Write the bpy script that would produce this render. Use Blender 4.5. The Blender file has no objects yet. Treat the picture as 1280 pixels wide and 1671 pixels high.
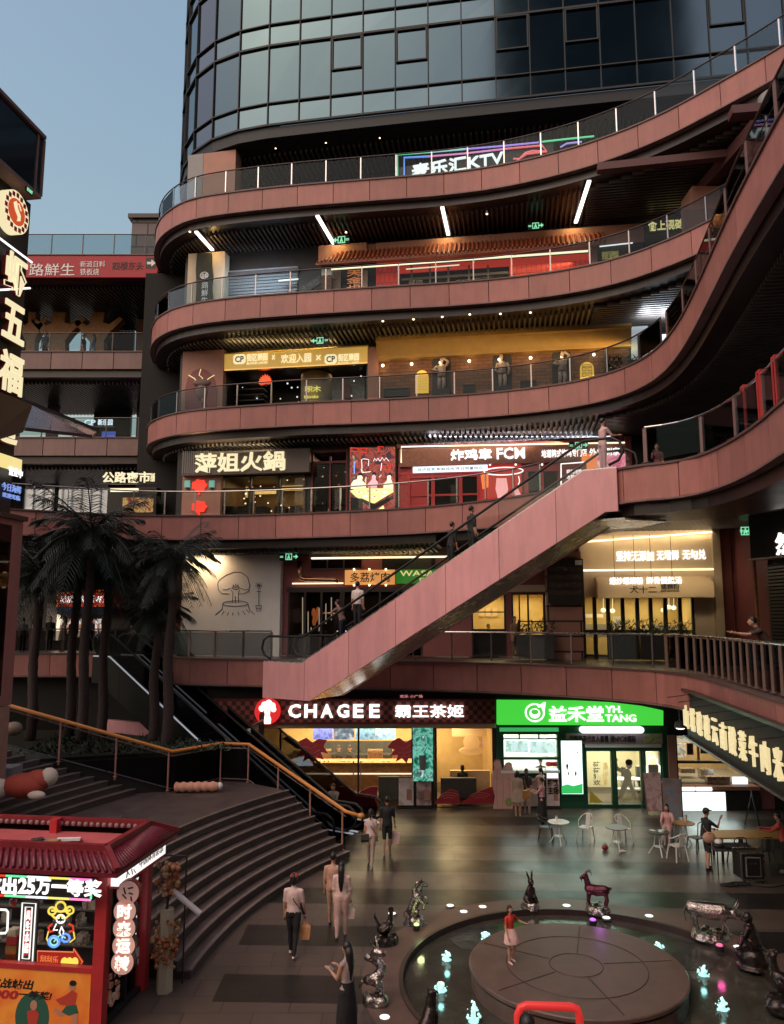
import bpy, math, random
from mathutils import Vector, Matrix
from mathutils.geometry import tessellate_polygon
random.seed(7)
PI = math.pi
S = bpy.context.scene
COL = S.collection

# ------------------------------------------------------------------ camera, sky, sun, exposure
PITCH, FPX, CAMZ = math.radians(7.8), 1255.0, 7.6
cam = bpy.data.objects.new('camera', bpy.data.cameras.new('camera'))
cam.location = (0, 0, CAMZ)
cam.rotation_euler = (PI/2 + PITCH, 0, 0)
cam.data.sensor_fit = 'HORIZONTAL'; cam.data.sensor_width = 36.0
cam.data.lens = FPX/1280*36.0
cam.data.clip_start = 0.1; cam.data.clip_end = 3000
COL.objects.link(cam); S.camera = cam

SUN_EL, SUN_AZ = math.radians(50), math.radians(218)   # azimuth clockwise from +Y: the glow is behind the camera, to its left
W = bpy.data.worlds.new("World"); S.world = W; W.use_nodes = True
wn = W.node_tree; bg = wn.nodes['Background']
sky = wn.nodes.new('ShaderNodeTexSky'); sky.sky_type = 'NISHITA'; sky.sun_disc = False
sky.sun_elevation = SUN_EL; sky.sun_rotation = SUN_AZ; sky.altitude = 50
sky.air_density = 2.4; sky.dust_density = 4.5; sky.ozone_density = 2.2
wn.links.new(sky.outputs[0], bg.inputs[0]); bg.inputs[1].default_value = 0.11
sd = bpy.data.lights.new('sun', 'SUN'); sd.energy = 0.70; sd.angle = math.radians(95); sd.color = (1.0, 0.49, 0.47)
sun = bpy.data.objects.new('sun', sd); COL.objects.link(sun)
sv = Vector((math.sin(SUN_AZ)*math.cos(SUN_EL), math.cos(SUN_AZ)*math.cos(SUN_EL), math.sin(SUN_EL)))
sun.rotation_euler = sv.to_track_quat('Z', 'Y').to_euler()
S.view_settings.view_transform = 'Standard'; S.view_settings.look = 'None'
S.view_settings.exposure = 0.52; S.view_settings.gamma = 1.0
S.cycles.use_denoising = True
S.cycles.max_bounces = 6; S.cycles.transparent_max_bounces = 24
S.cycles.sample_clamp_indirect = 4.0

# ------------------------------------------------------------------ survey helpers: a sight line of the photograph met with a known level or wall
def ray(px, py):
    u = (px-640)/FPX; v = (835.5-py)/FPX
    return Vector((u, math.cos(PITCH)-v*math.sin(PITCH), math.sin(PITCH)+v*math.cos(PITCH)))
def at(px, py, z):
    d = ray(px, py); t = (z-CAMZ)/d.z
    return Vector((d.x*t, d.y*t, z))
def ony(px, py, Y):
    d = ray(px, py); t = Y/d.y
    return Vector((d.x*t, Y, CAMZ+d.z*t))

# ------------------------------------------------------------------ materials
def mat(name, col, rough=0.6, metal=0.0, emit=None, es=0.0, var=0.0, vscale=3.0, bump=0.0, bscale=20.0, spec=0.5, var2=None):
    m = bpy.data.materials.new(name); m.use_nodes = True
    n = m.node_tree; b = n.nodes['Principled BSDF']
    b.inputs['Base Color'].default_value = (*col, 1); b.inputs['Roughness'].default_value = rough
    b.inputs['Metallic'].default_value = metal; b.inputs['Specular IOR Level'].default_value = spec
    if emit is not None:
        b.inputs['Emission Color'].default_value = (*emit, 1); b.inputs['Emission Strength'].default_value = es
    if var or bump:
        tc = n.nodes.new('ShaderNodeTexCoord')
    if var:
        nz = n.nodes.new('ShaderNodeTexNoise'); nz.inputs['Scale'].default_value = vscale; nz.inputs['Detail'].default_value = 6
        nz.inputs['Roughness'].default_value = 0.65
        n.links.new(tc.outputs['Object'], nz.inputs['Vector'])
        r = n.nodes.new('ShaderNodeValToRGB')
        r.color_ramp.elements[0].position = 0.3; r.color_ramp.elements[1].position = 0.7
        lo = [c*(1-var) for c in col]; hi = var2 or [min(1, c*(1+var)) for c in col]
        r.color_ramp.elements[0].color = (*lo, 1); r.color_ramp.elements[1].color = (*hi, 1)
        n.links.new(nz.outputs['Fac'], r.inputs[0]); n.links.new(r.outputs[0], b.inputs['Base Color'])
        mr = n.nodes.new('ShaderNodeMapRange'); mr.inputs['To Min'].default_value = max(0.03, rough-0.12); mr.inputs['To Max'].default_value = min(1, rough+0.12)
        n.links.new(nz.outputs['Fac'], mr.inputs['Value']); n.links.new(mr.outputs[0], b.inputs['Roughness'])
    if bump:
        bz = n.nodes.new('ShaderNodeTexNoise'); bz.inputs['Scale'].default_value = bscale; bz.inputs['Detail'].default_value = 4
        n.links.new(tc.outputs['Object'], bz.inputs['Vector'])
        bp = n.nodes.new('ShaderNodeBump'); bp.inputs['Strength'].default_value = bump; bp.inputs['Distance'].default_value = 0.02
        n.links.new(bz.outputs['Fac'], bp.inputs['Height']); n.links.new(bp.outputs[0], b.inputs['Normal'])
    return m
def weather(m, amt=0.14, streak=0.16):
    # tone differs from panel to panel; rain streaks and grime run down the faces
    n = m.node_tree; b = n.nodes['Principled BSDF']; L = n.links
    src = b.inputs['Base Color'].links[0].from_socket
    g = n.nodes.new('ShaderNodeNewGeometry'); mr = n.nodes.new('ShaderNodeMapRange'); mr.inputs['To Min'].default_value = 1-amt; mr.inputs['To Max'].default_value = 1+amt*.8
    L.new(g.outputs['Random Per Island'], mr.inputs['Value'])
    tc = n.nodes.new('ShaderNodeTexCoord'); mp = n.nodes.new('ShaderNodeMapping'); mp.inputs['Scale'].default_value = (2.6, 2.6, 0.35)
    nz = n.nodes.new('ShaderNodeTexNoise'); nz.inputs['Scale'].default_value = 1.3; nz.inputs['Detail'].default_value = 7; nz.inputs['Roughness'].default_value = .7
    L.new(tc.outputs['Object'], mp.inputs[0]); L.new(mp.outputs[0], nz.inputs['Vector'])
    m2 = n.nodes.new('ShaderNodeMapRange'); m2.inputs['From Min'].default_value = .42; m2.inputs['From Max'].default_value = .66; m2.inputs['To Min'].default_value = 1.0; m2.inputs['To Max'].default_value = 1-streak
    L.new(nz.outputs['Fac'], m2.inputs['Value'])
    mu = n.nodes.new('ShaderNodeMath'); mu.operation = 'MULTIPLY'; L.new(mr.outputs[0], mu.inputs[0]); L.new(m2.outputs[0], mu.inputs[1])
    sc = n.nodes.new('ShaderNodeVectorMath'); sc.operation = 'SCALE'; L.new(src, sc.inputs[0]); L.new(mu.outputs[0], sc.inputs['Scale']); L.new(sc.outputs[0], b.inputs['Base Color'])
    return m
def glow(name, col, s, body=(0.6, 0.6, 0.6)):
    return mat(name, tuple(0.5*c for c in body), 0.4, emit=col, es=s*0.62)
def glass(name, tint, refl=0.12, rough=0.02, ior=1.45):
    m = bpy.data.materials.new(name); m.use_nodes = True
    n = m.node_tree; out = n.nodes['Material Output']; n.nodes.remove(n.nodes['Principled BSDF'])
    t = n.nodes.new('ShaderNodeBsdfTransparent'); t.inputs[0].default_value = (*tint, 1)
    g = n.nodes.new('ShaderNodeBsdfGlossy'); g.inputs['Roughness'].default_value = rough; g.inputs[0].default_value = (0.9, 0.95, 1, 1)
    f = n.nodes.new('ShaderNodeFresnel'); f.inputs[0].default_value = ior
    a = n.nodes.new('ShaderNodeMath'); a.operation = 'ADD'; a.inputs[1].default_value = refl; a.use_clamp = True
    mx = n.nodes.new('ShaderNodeMixShader')
    n.links.new(f.outputs[0], a.inputs[0]); n.links.new(a.outputs[0], mx.inputs[0])
    n.links.new(t.outputs[0], mx.inputs[1]); n.links.new(g.outputs[0], mx.inputs[2]); n.links.new(mx.outputs[0], out.inputs[0])
    return m
def pattern_mat(name, c1, c2, kind, sx, sy, rough=0.6, bump=0.0, emit=0.0, metal=0.0, mortar=(0.02, 0.02, 0.02)):
    """brick or checker pattern in object space (x along, z up mixed so that upright walls read)"""
    m = bpy.data.materials.new(name); m.use_nodes = True
    n = m.node_tree; b = n.nodes['Principled BSDF']; b.inputs['Roughness'].default_value = rough; b.inputs['Metallic'].default_value = metal
    tc = n.nodes.new('ShaderNodeTexCoord'); sp = n.nodes.new('ShaderNodeSeparateXYZ'); cb = n.nodes.new('ShaderNodeCombineXYZ')
    n.links.new(tc.outputs['Object'], sp.inputs[0]); n.links.new(sp.outputs['X'], cb.inputs['X']); n.links.new(sp.outputs['Z'], cb.inputs['Y'])
    if kind == 'brick':
        t = n.nodes.new('ShaderNodeTexBrick'); t.inputs['Scale'].default_value = 1.0
        t.inputs['Brick Width'].default_value = sx; t.inputs['Row Height'].default_value = sy; t.inputs['Mortar Size'].default_value = min(sx, sy)*0.06
        t.inputs['Color1'].default_value = (*c1, 1); t.inputs['Color2'].default_value = (*c2, 1); t.inputs['Mortar'].default_value = (*mortar, 1)
        fac = t.outputs['Fac']
    else:
        t = n.nodes.new('ShaderNodeTexChecker'); t.inputs['Scale'].default_value = sx
        t.inputs['Color1'].default_value = (*c1, 1); t.inputs['Color2'].default_value = (*c2, 1); fac = t.outputs['Fac']
    n.links.new(cb.outputs[0], t.inputs['Vector']); n.links.new(t.outputs['Color'], b.inputs['Base Color'])
    if emit:
        n.links.new(t.outputs['Color'], b.inputs['Emission Color']); b.inputs['Emission Strength'].default_value = emit
    if bump:
        bp = n.nodes.new('ShaderNodeBump'); bp.inputs['Strength'].default_value = bump; bp.inputs['Distance'].default_value = 0.02
        n.links.new(fac, bp.inputs['Height']); n.links.new(bp.outputs[0], b.inputs['Normal'])
    return m
def art_mat(name, cols, scale, emit=0.0, seed=0.0, dist=0.6):
    """a printed or lit picture: irregular patches of a few inks"""
    m = bpy.data.materials.new(name); m.use_nodes = True
    n = m.node_tree; b = n.nodes['Principled BSDF']; b.inputs['Roughness'].default_value = 0.35
    tc = n.nodes.new('ShaderNodeTexCoord'); mp = n.nodes.new('ShaderNodeMapping'); mp.inputs['Location'].default_value = (seed, seed*1.7, seed*0.6)
    nz = n.nodes.new('ShaderNodeTexNoise'); nz.inputs['Scale'].default_value = scale; nz.inputs['Detail'].default_value = 5; nz.inputs['Distortion'].default_value = dist
    r = n.nodes.new('ShaderNodeValToRGB'); e = r.color_ramp.elements
    k = len(cols)
    for i, c in enumerate(cols):
        p = 0.3+0.4*i/max(1, k-1)
        el = e[i] if i < 2 else e.new(p)
        el.position = p; el.color = (*c, 1)
    for i, c in enumerate(cols):
        e[i].position = 0.3+0.4*i/max(1, k-1); e[i].color = (*c, 1)
    n.links.new(tc.outputs['Object'], mp.inputs[0]); n.links.new(mp.outputs[0], nz.inputs['Vector'])
    n.links.new(nz.outputs['Fac'], r.inputs[0]); n.links.new(r.outputs[0], b.inputs['Base Color'])
    if emit:
        n.links.new(r.outputs[0], b.inputs['Emission Color']); b.inputs['Emission Strength'].default_value = emit
    return m

M = {}
M['pink'] = mat('pink_stone', (0.37, 0.142, 0.122), 0.55, var=0.14, vscale=0.9, bump=0.05, bscale=30)
M['pinkd'] = mat('pink_stone_dull', (0.20, 0.115, 0.105), 0.6, var=0.15, vscale=1.2)
weather(M['pink']); weather(M['pinkd'])
M['coping'] = mat('coping_stone', (0.10, 0.052, 0.048), 0.5, var=0.2, vscale=2)
M['brown'] = mat('dark_brown_metal', (0.035, 0.02, 0.018), 0.38, var=0.25, vscale=1.2)
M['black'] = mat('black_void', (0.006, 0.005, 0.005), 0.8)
M['slat'] = mat('ceiling_slat', (0.10, 0.088, 0.083), 0.35, var=0.25, vscale=0.7)
M['slat2'] = mat('ceiling_slat_brown', (0.085, 0.066, 0.062), 0.35, var=0.25, vscale=0.7)
M['steel'] = mat('brushed_steel', (0.55, 0.53, 0.52), 0.28, 1.0, var=0.1, vscale=5)
M['rail'] = mat('rail_metal', (0.32, 0.28, 0.27), 0.3, 1.0, var=0.15, vscale=5)
M['raild'] = mat('rail_dark', (0.07, 0.055, 0.055), 0.35, 0.6)
M['rglass'] = glass('railing_glass', (0.70, 0.76, 0.77), 0.0, ior=1.17)
M['rglass2'] = glass('railing_glass_frosted', (0.55, 0.57, 0.58), 0.03, 0.2, ior=1.3)
M['sglass'] = glass('shop_glass', (0.93, 0.94, 0.93), 0.0, ior=1.25)
M['dglass'] = glass('dark_shop_glass', (0.45, 0.43, 0.43), 0.0, ior=1.17)
M['esc'] = mat('escalator_pink_panel', (0.72, 0.335, 0.35), 0.4, var=0.06, vscale=0.8)
weather(M['esc'], .07, .14)
M['under'] = mat('polished_underside', (0.62, 0.60, 0.53), 0.25, 0.6, var=0.15, vscale=1.2, bump=0.06, bscale=1.5)
M['white'] = mat('white_paint', (0.75, 0.73, 0.71), 0.5, var=0.04, vscale=2)
M['cream'] = mat('cream_plaster', (0.70, 0.52, 0.32), 0.6, var=0.06, vscale=1.5)
M['beige'] = mat('beige_plaster', (0.55, 0.43, 0.30), 0.65, var=0.08, vscale=1.5)
M['terra'] = mat('terracotta_plaster', (0.40, 0.19, 0.14), 0.65, var=0.12, vscale=1.5)
M['red'] = mat('red_lacquer', (0.48, 0.03, 0.035), 0.4, var=0.15, vscale=2)
M['dred'] = mat('dark_red', (0.20, 0.015, 0.02), 0.45, var=0.2, vscale=3)
M['wine'] = mat('wine_wall', (0.24, 0.07, 0.07), 0.6, var=0.15, vscale=1)
M['wood'] = mat('warm_wood', (0.42, 0.20, 0.075), 0.4, var=0.3, vscale=6)
M['dark'] = mat('dark_panel', (0.02, 0.017, 0.016), 0.45, var=0.3, vscale=2)
M['dgrey'] = mat('dark_grey', (0.05, 0.05, 0.052), 0.45, var=0.2, vscale=4)
M['grey'] = mat('mid_grey', (0.22, 0.21, 0.21), 0.5, var=0.1, vscale=4)
M['green'] = mat('dark_green_frame', (0.012, 0.075, 0.04), 0.4)
M['ink'] = mat('black_ink', (0.012, 0.01, 0.01), 0.5)
M['gold'] = mat('gold_metal', (0.75, 0.50, 0.16), 0.3, 1.0)
M['bronze'] = mat('dark_bronze', (0.035, 0.024, 0.022), 0.25, 0.6, var=0.3, vscale=8, bump=0.3, bscale=25)
M['chrome'] = mat('polished_bronze', (0.34, 0.29, 0.27), 0.13, 1.0, var=0.7, vscale=9, bump=1.0, bscale=26)
M['chrome_lit_red'] = mat('bronze_with_red_light', (0.16, 0.06, 0.09), 0.2, 1.0, var=0.7, vscale=5, bump=1.0, bscale=28, var2=(0.30,0.10,0.12))  # bronze with the red and purple light put into its colour
M['orange'] = mat('orange_rail_wrap', (0.62, 0.23, 0.045), 0.5, var=0.1, vscale=6)
M['step'] = mat('step_stone', (0.072, 0.051, 0.046), 0.55, var=0.35, vscale=2.2, bump=0.08, bscale=40)
M['soil'] = mat('planter_soil', (0.02, 0.022, 0.014), 0.9, var=0.4, vscale=8, bump=0.5, bscale=15)
M['leaf'] = mat('palm_leaf', (0.012, 0.022, 0.014), 0.5, var=0.4, vscale=3)
M['bark'] = mat('palm_bark', (0.04, 0.024, 0.022), 0.85, var=0.35, vscale=10, bump=0.6, bscale=18)
M['plant'] = mat('pot_plant_leaf', (0.02, 0.035, 0.015), 0.55, var=0.4, vscale=5)
M['Lw'] = glow('lit_white', (1, 0.97, 0.93), 1.7)
M['Lww'] = glow('lit_warm_white', (1, 0.86, 0.58), 1.6)
M['Lcream'] = glow('lit_cream_letter', (1, 0.86, 0.50), 1.0)
M['Lhang'] = glow('lit_hanging_letter', (1, 0.80, 0.42), 0.85, (0.4,0.35,0.2))
M['Lgold'] = glow('lit_gold_letter', (1, 0.80, 0.30), 1.0)
M['Lstrip'] = glow('lit_strip', (1, 0.83, 0.52), 2.2)
M['Lcold'] = glow('lit_cold', (0.80, 0.92, 1.0), 1.6)
M['Lgreen'] = glow('lit_green_board', (0.07, 0.72, 0.06), 1.0, (0.05, 0.4, 0.05))
M['Lexit'] = glow('lit_exit', (0.30, 1.0, 0.55), 0.9)
M['Lred'] = glow('lit_red', (1.0, 0.06, 0.03), 1.0, (0.5, 0.02, 0.02))
M['Lredd'] = glow('lit_deep_red', (0.75, 0.03, 0.02), 0.55, (0.4, 0.02, 0.02))
M['Lor'] = glow('lit_orange', (1.0, 0.22, 0.03), 1.0)
M['Lyel'] = glow('lit_yellow', (1.0, 0.75, 0.08), 1.3)
M['Lcyan'] = glow('lit_cyan', (0.35, 0.95, 0.9), 1.1)
M['Lblue'] = glow('lit_blue', (0.1, 0.3, 1.0), 1.6)
M['Lpink'] = glow('lit_pink', (1.0, 0.2, 0.6), 1.3)
M['Lpur'] = glow('lit_purple', (0.40, 0.05, 0.55), 0.8, (0.1, 0.02, 0.15))
M['Lgrn'] = glow('lit_green_tube', (0.1, 1.0, 0.4), 1.1)
M['Lbulb'] = glow('lit_bulb', (1, 0.82, 0.5), 5.0)

# ------------------------------------------------------------------ mesh builder
WM = {}
class MB:
    def __init__(s): s.v = []; s.f = []; s.mi = []; s.cur = 0; s.sm = []; s.smooth = False
    def add(s, vs, fs):
        o = len(s.v); s.v += [tuple(v) for v in vs]
        for f in fs: s.f.append([i+o for i in f]); s.mi.append(s.cur); s.sm.append(s.smooth)
        return s
    def box(s, x0, x1, y0, y1, z0, z1):
        return s.add([(x0,y0,z0),(x1,y0,z0),(x1,y1,z0),(x0,y1,z0),(x0,y0,z1),(x1,y0,z1),(x1,y1,z1),(x0,y1,z1)],
                     [(0,3,2,1),(4,5,6,7),(0,1,5,4),(1,2,6,5),(2,3,7,6),(3,0,4,7)])
    def hexa(s, b, t):   # two rings of four points, bottom and top
        return s.add(list(b)+list(t), [(0,3,2,1),(4,5,6,7),(0,1,5,4),(1,2,6,5),(2,3,7,6),(3,0,4,7)])
    def obox(s, c, h, rz=0.0, tilt=None):
        R = Matrix.Rotation(rz, 3, 'Z')
        if tilt: R = R @ Matrix.Rotation(tilt, 3, 'X')
        vs = [Vector(c) + R @ Vector((sx*h[0], sy*h[1], sz*h[2])) for sz in (-1,1) for sx, sy in ((-1,-1),(1,-1),(1,1),(-1,1))]
        return s.hexa(vs[:4], vs[4:])
    def bar(s, a, b, w, h=None, up=(0,0,1)):   # rectangular bar from a to b
        a = Vector(a); b = Vector(b); d = (b-a).normalized(); upv = Vector(up)
        if abs(d.dot(upv)) > 0.98: upv = Vector((0,1,0))
        sd_ = d.cross(upv).normalized(); u = sd_.cross(d); h = h or w
        vs = []
        for p in (a, b):
            vs += [p-sd_*w/2-u*h/2, p+sd_*w/2-u*h/2, p+sd_*w/2+u*h/2, p-sd_*w/2+u*h/2]
        return s.add(vs, [(0,1,2,3),(7,6,5,4),(0,4,5,1),(1,5,6,2),(2,6,7,3),(3,7,4,0)])
    def tube(s, pts, r, n=8, closed=False, flat=1.0):
        pts = [Vector(p) for p in pts]; N = len(pts); rs = r if isinstance(r, (list, tuple)) else [r]*N
        vs = []; ref = None
        for i, p in enumerate(pts):
            if closed: t = (pts[(i+1)%N]-pts[i-1])
            else: t = pts[min(i+1,N-1)]-pts[max(i-1,0)]
            t = t.normalized() if t.length > 1e-9 else Vector((0,0,1))
            if ref is None: ref = Vector((0,0,1)) if abs(t.z) < 0.9 else Vector((0,1,0))
            a = (ref - t*ref.dot(t))
            if a.length < 1e-4: a = t.orthogonal()
            a.normalize(); b = t.cross(a); ref = a
            for k in range(n):
                q = 2*PI*k/n; vs.append(p + a*math.cos(q)*rs[i]*flat + b*math.sin(q)*rs[i])
        fs = []
        for i in range(N if closed else N-1):
            j = (i+1) % N
            for k in range(n): fs.append((i*n+k, i*n+(k+1)%n, j*n+(k+1)%n, j*n+k))
        if not closed: fs += [tuple(range(n))[::-1], tuple((N-1)*n+k for k in range(n))]
        return s.add(vs, fs)
    def lathe(s, prof, c, n=16, axis='Z'):
        vs = []; c = Vector(c)
        for r, z in prof:
            for k in range(n):
                q = 2*PI*k/n; a, b = r*math.cos(q), r*math.sin(q)
                vs.append(c + (Vector((a, b, z)) if axis == 'Z' else Vector((a, z, b)) if axis == 'Y' else Vector((z, a, b))))
        fs = [(i*n+k, i*n+(k+1)%n, (i+1)*n+(k+1)%n, (i+1)*n+k) for i in range(len(prof)-1) for k in range(n)]
        fs += [tuple(range(n))[::-1], tuple((len(prof)-1)*n+k for k in range(n))]
        return s.add(vs, fs)
    def ell(s, c, r, nu=12, nv=8, R=None):
        c = Vector(c); r = (r,)*3 if not isinstance(r, (tuple, list)) else r; vs = []; fs = []
        for j in range(1, nv):
            t = PI*j/nv
            for k in range(nu):
                q = 2*PI*k/nu; p = Vector((r[0]*math.sin(t)*math.cos(q), r[1]*math.sin(t)*math.sin(q), r[2]*math.cos(t)))
                vs.append(c + (R @ p if R else p))
        top = Vector((0,0,r[2])); vs += [c + (R @ top if R else top), c - (R @ top if R else top)]
        for j in range(nv-2):
            for k in range(nu): fs.append((j*nu+k, (j+1)*nu+k, (j+1)*nu+(k+1)%nu, j*nu+(k+1)%nu))
        a, b = (nv-1)*nu, (nv-1)*nu+1
        for k in range(nu): fs.append((a, k, (k+1)%nu)); fs.append((b, (nv-2)*nu+(k+1)%nu, (nv-2)*nu+k))
        return s.add(vs, fs)
    def prism(s, poly, z0, z1):
        n = len(poly); poly = [(p[0], p[1]) for p in poly]
        vs = [(x,y,z0) for x,y in poly]+[(x,y,z1) for x,y in poly]
        tri = tessellate_polygon([[Vector((x,y,0)) for x,y in poly]])
        fs = [t[::-1] for t in tri]+[tuple(i+n for i in t) for t in tri]+[(i,(i+1)%n,(i+1)%n+n,i+n) for i in range(n)]
        return s.add(vs, fs)
    def plate(s, poly3, th):      # planar 3D outline given thickness along its normal (both ways)
        P = [Vector(p) for p in poly3]; nn = Vector((0,0,0))
        for i in range(len(P)):
            nn += P[i].cross(P[(i+1)%len(P)])
        nn.normalize(); n = len(P)
        vs = [p-nn*th/2 for p in P]+[p+nn*th/2 for p in P]
        tri = tessellate_polygon([P])
        return s.add(vs, [tuple(t)[::-1] for t in tri]+[tuple(i+n for i in t) for t in tri]+[(i,(i+1)%n,(i+1)%n+n,i+n) for i in range(n)])
    def build(s, name, mats, parent=None, local=False, M_=None):
        me = bpy.data.meshes.new(name)
        vs = s.v
        if parent is not None and not local:
            inv = WM.get(parent, Matrix.Identity(4)).inverted(); vs = [tuple(inv @ Vector(v)) for v in vs]
        me.from_pydata(vs, [], s.f)
        mats = mats if isinstance(mats, (list, tuple)) else [mats]
        for m in mats: me.materials.append(M[m] if isinstance(m, str) else m)
        if len(mats) > 1: me.polygons.foreach_set('material_index', s.mi)
        if any(s.sm): me.polygons.foreach_set('use_smooth', s.sm)
        me.validate(); me.update()
        return link(name, me, parent)
def link(name, me, parent=None, basis=None):
    o = bpy.data.objects.new(name, me); COL.objects.link(o)
    if parent is not None: o.parent = parent
    if basis is not None: o.matrix_basis = basis
    WM[o] = WM.get(parent, Matrix.Identity(4)) @ (basis if basis is not None else Matrix.Identity(4))
    return o
def tag(o, label, cat, group=None):
    o['label'] = label; o['category'] = cat
    if group: o['group'] = group
    return o
def thing(name, label, cat, loc=(0,0,0), rz=0.0, group=None):
    o = bpy.data.objects.new(name, None); COL.objects.link(o); o.empty_display_size = 0.2
    mb = Matrix.Translation(Vector(loc)) @ Matrix.Rotation(rz, 4, 'Z'); o.matrix_basis = mb; WM[o] = mb
    return tag(o, label, cat, group)
def struct(o, kind='structure'): o['kind'] = kind; return o
def dup(root, loc, rz, label, group=None, scale=None):
    r = root.copy(); COL.objects.link(r)
    mb = Matrix.Translation(Vector(loc)) @ Matrix.Rotation(rz, 4, 'Z')
    if scale: mb = mb @ Matrix.Diagonal((scale, scale, scale, 1))
    r.matrix_basis = mb; WM[r] = mb; r['label'] = label
    if group: r['group'] = group
    for ch in list(root.children):
        c = ch.copy(); COL.objects.link(c); c.parent = r
        for g in ch.children:
            d = g.copy(); COL.objects.link(d); d.parent = c
    return r
def lamp(name, loc, energy, col, size=1.0, size_y=None, direction=(0,0,-1), parent=None, spot=False):
    l = bpy.data.lights.new(name, 'AREA'); l.energy = energy; l.color = col
    l.shape = 'RECTANGLE'; l.size = size; l.size_y = size_y or size
    o = bpy.data.objects.new(name, l); COL.objects.link(o)
    mw = Matrix.Translation(Vector(loc)) @ Vector(direction).to_track_quat('-Z', 'Y').to_matrix().to_4x4()
    if parent is not None: o.parent = parent; o.matrix_basis = WM[parent].inverted() @ mw
    else: o.matrix_basis = mw
    return o
def point(name, loc, energy, col, r=0.05, parent=None):
    l = bpy.data.lights.new(name, 'POINT'); l.energy = energy; l.color = col; l.shadow_soft_size = r
    o = bpy.data.objects.new(name, l); COL.objects.link(o)
    if parent is not None: o.parent = parent; o.matrix_basis = WM[parent].inverted() @ Matrix.Translation(Vector(loc))
    else: o.location = loc
    return o

# ------------------------------------------------------------------ lettering
_txt = {}
def text_geo(body, bold=0.0, res=2):
    bold *= 0.45; k = (body, bold)
    if k in _txt: return _txt[k]
    c = bpy.data.curves.new('lettering', 'FONT'); c.body = body; c.extrude = 0.5; c.offset = bold; c.resolution_u = res
    c.align_x = 'LEFT'; c.space_line = 1.05
    o = bpy.data.objects.new('lettering', c); COL.objects.link(o)
    dg = bpy.context.evaluated_depsgraph_get(); dg.update()
    me = bpy.data.meshes.new_from_object(o.evaluated_get(dg))
    vs = [tuple(v.co) for v in me.vertices]; fs = [tuple(p.vertices) for p in me.polygons]
    bpy.data.objects.remove(o); bpy.data.curves.remove(c); bpy.data.meshes.remove(me)
    x0 = min(v[0] for v in vs); x1 = max(v[0] for v in vs); y0 = min(v[1] for v in vs); y1 = max(v[1] for v in vs)
    vs = [((v[0]-x0)/(x1-x0), (v[1]-y0)/(y1-y0), v[2]+0.5) for v in vs]
    _txt[k] = (vs, fs); return _txt[k]

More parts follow.
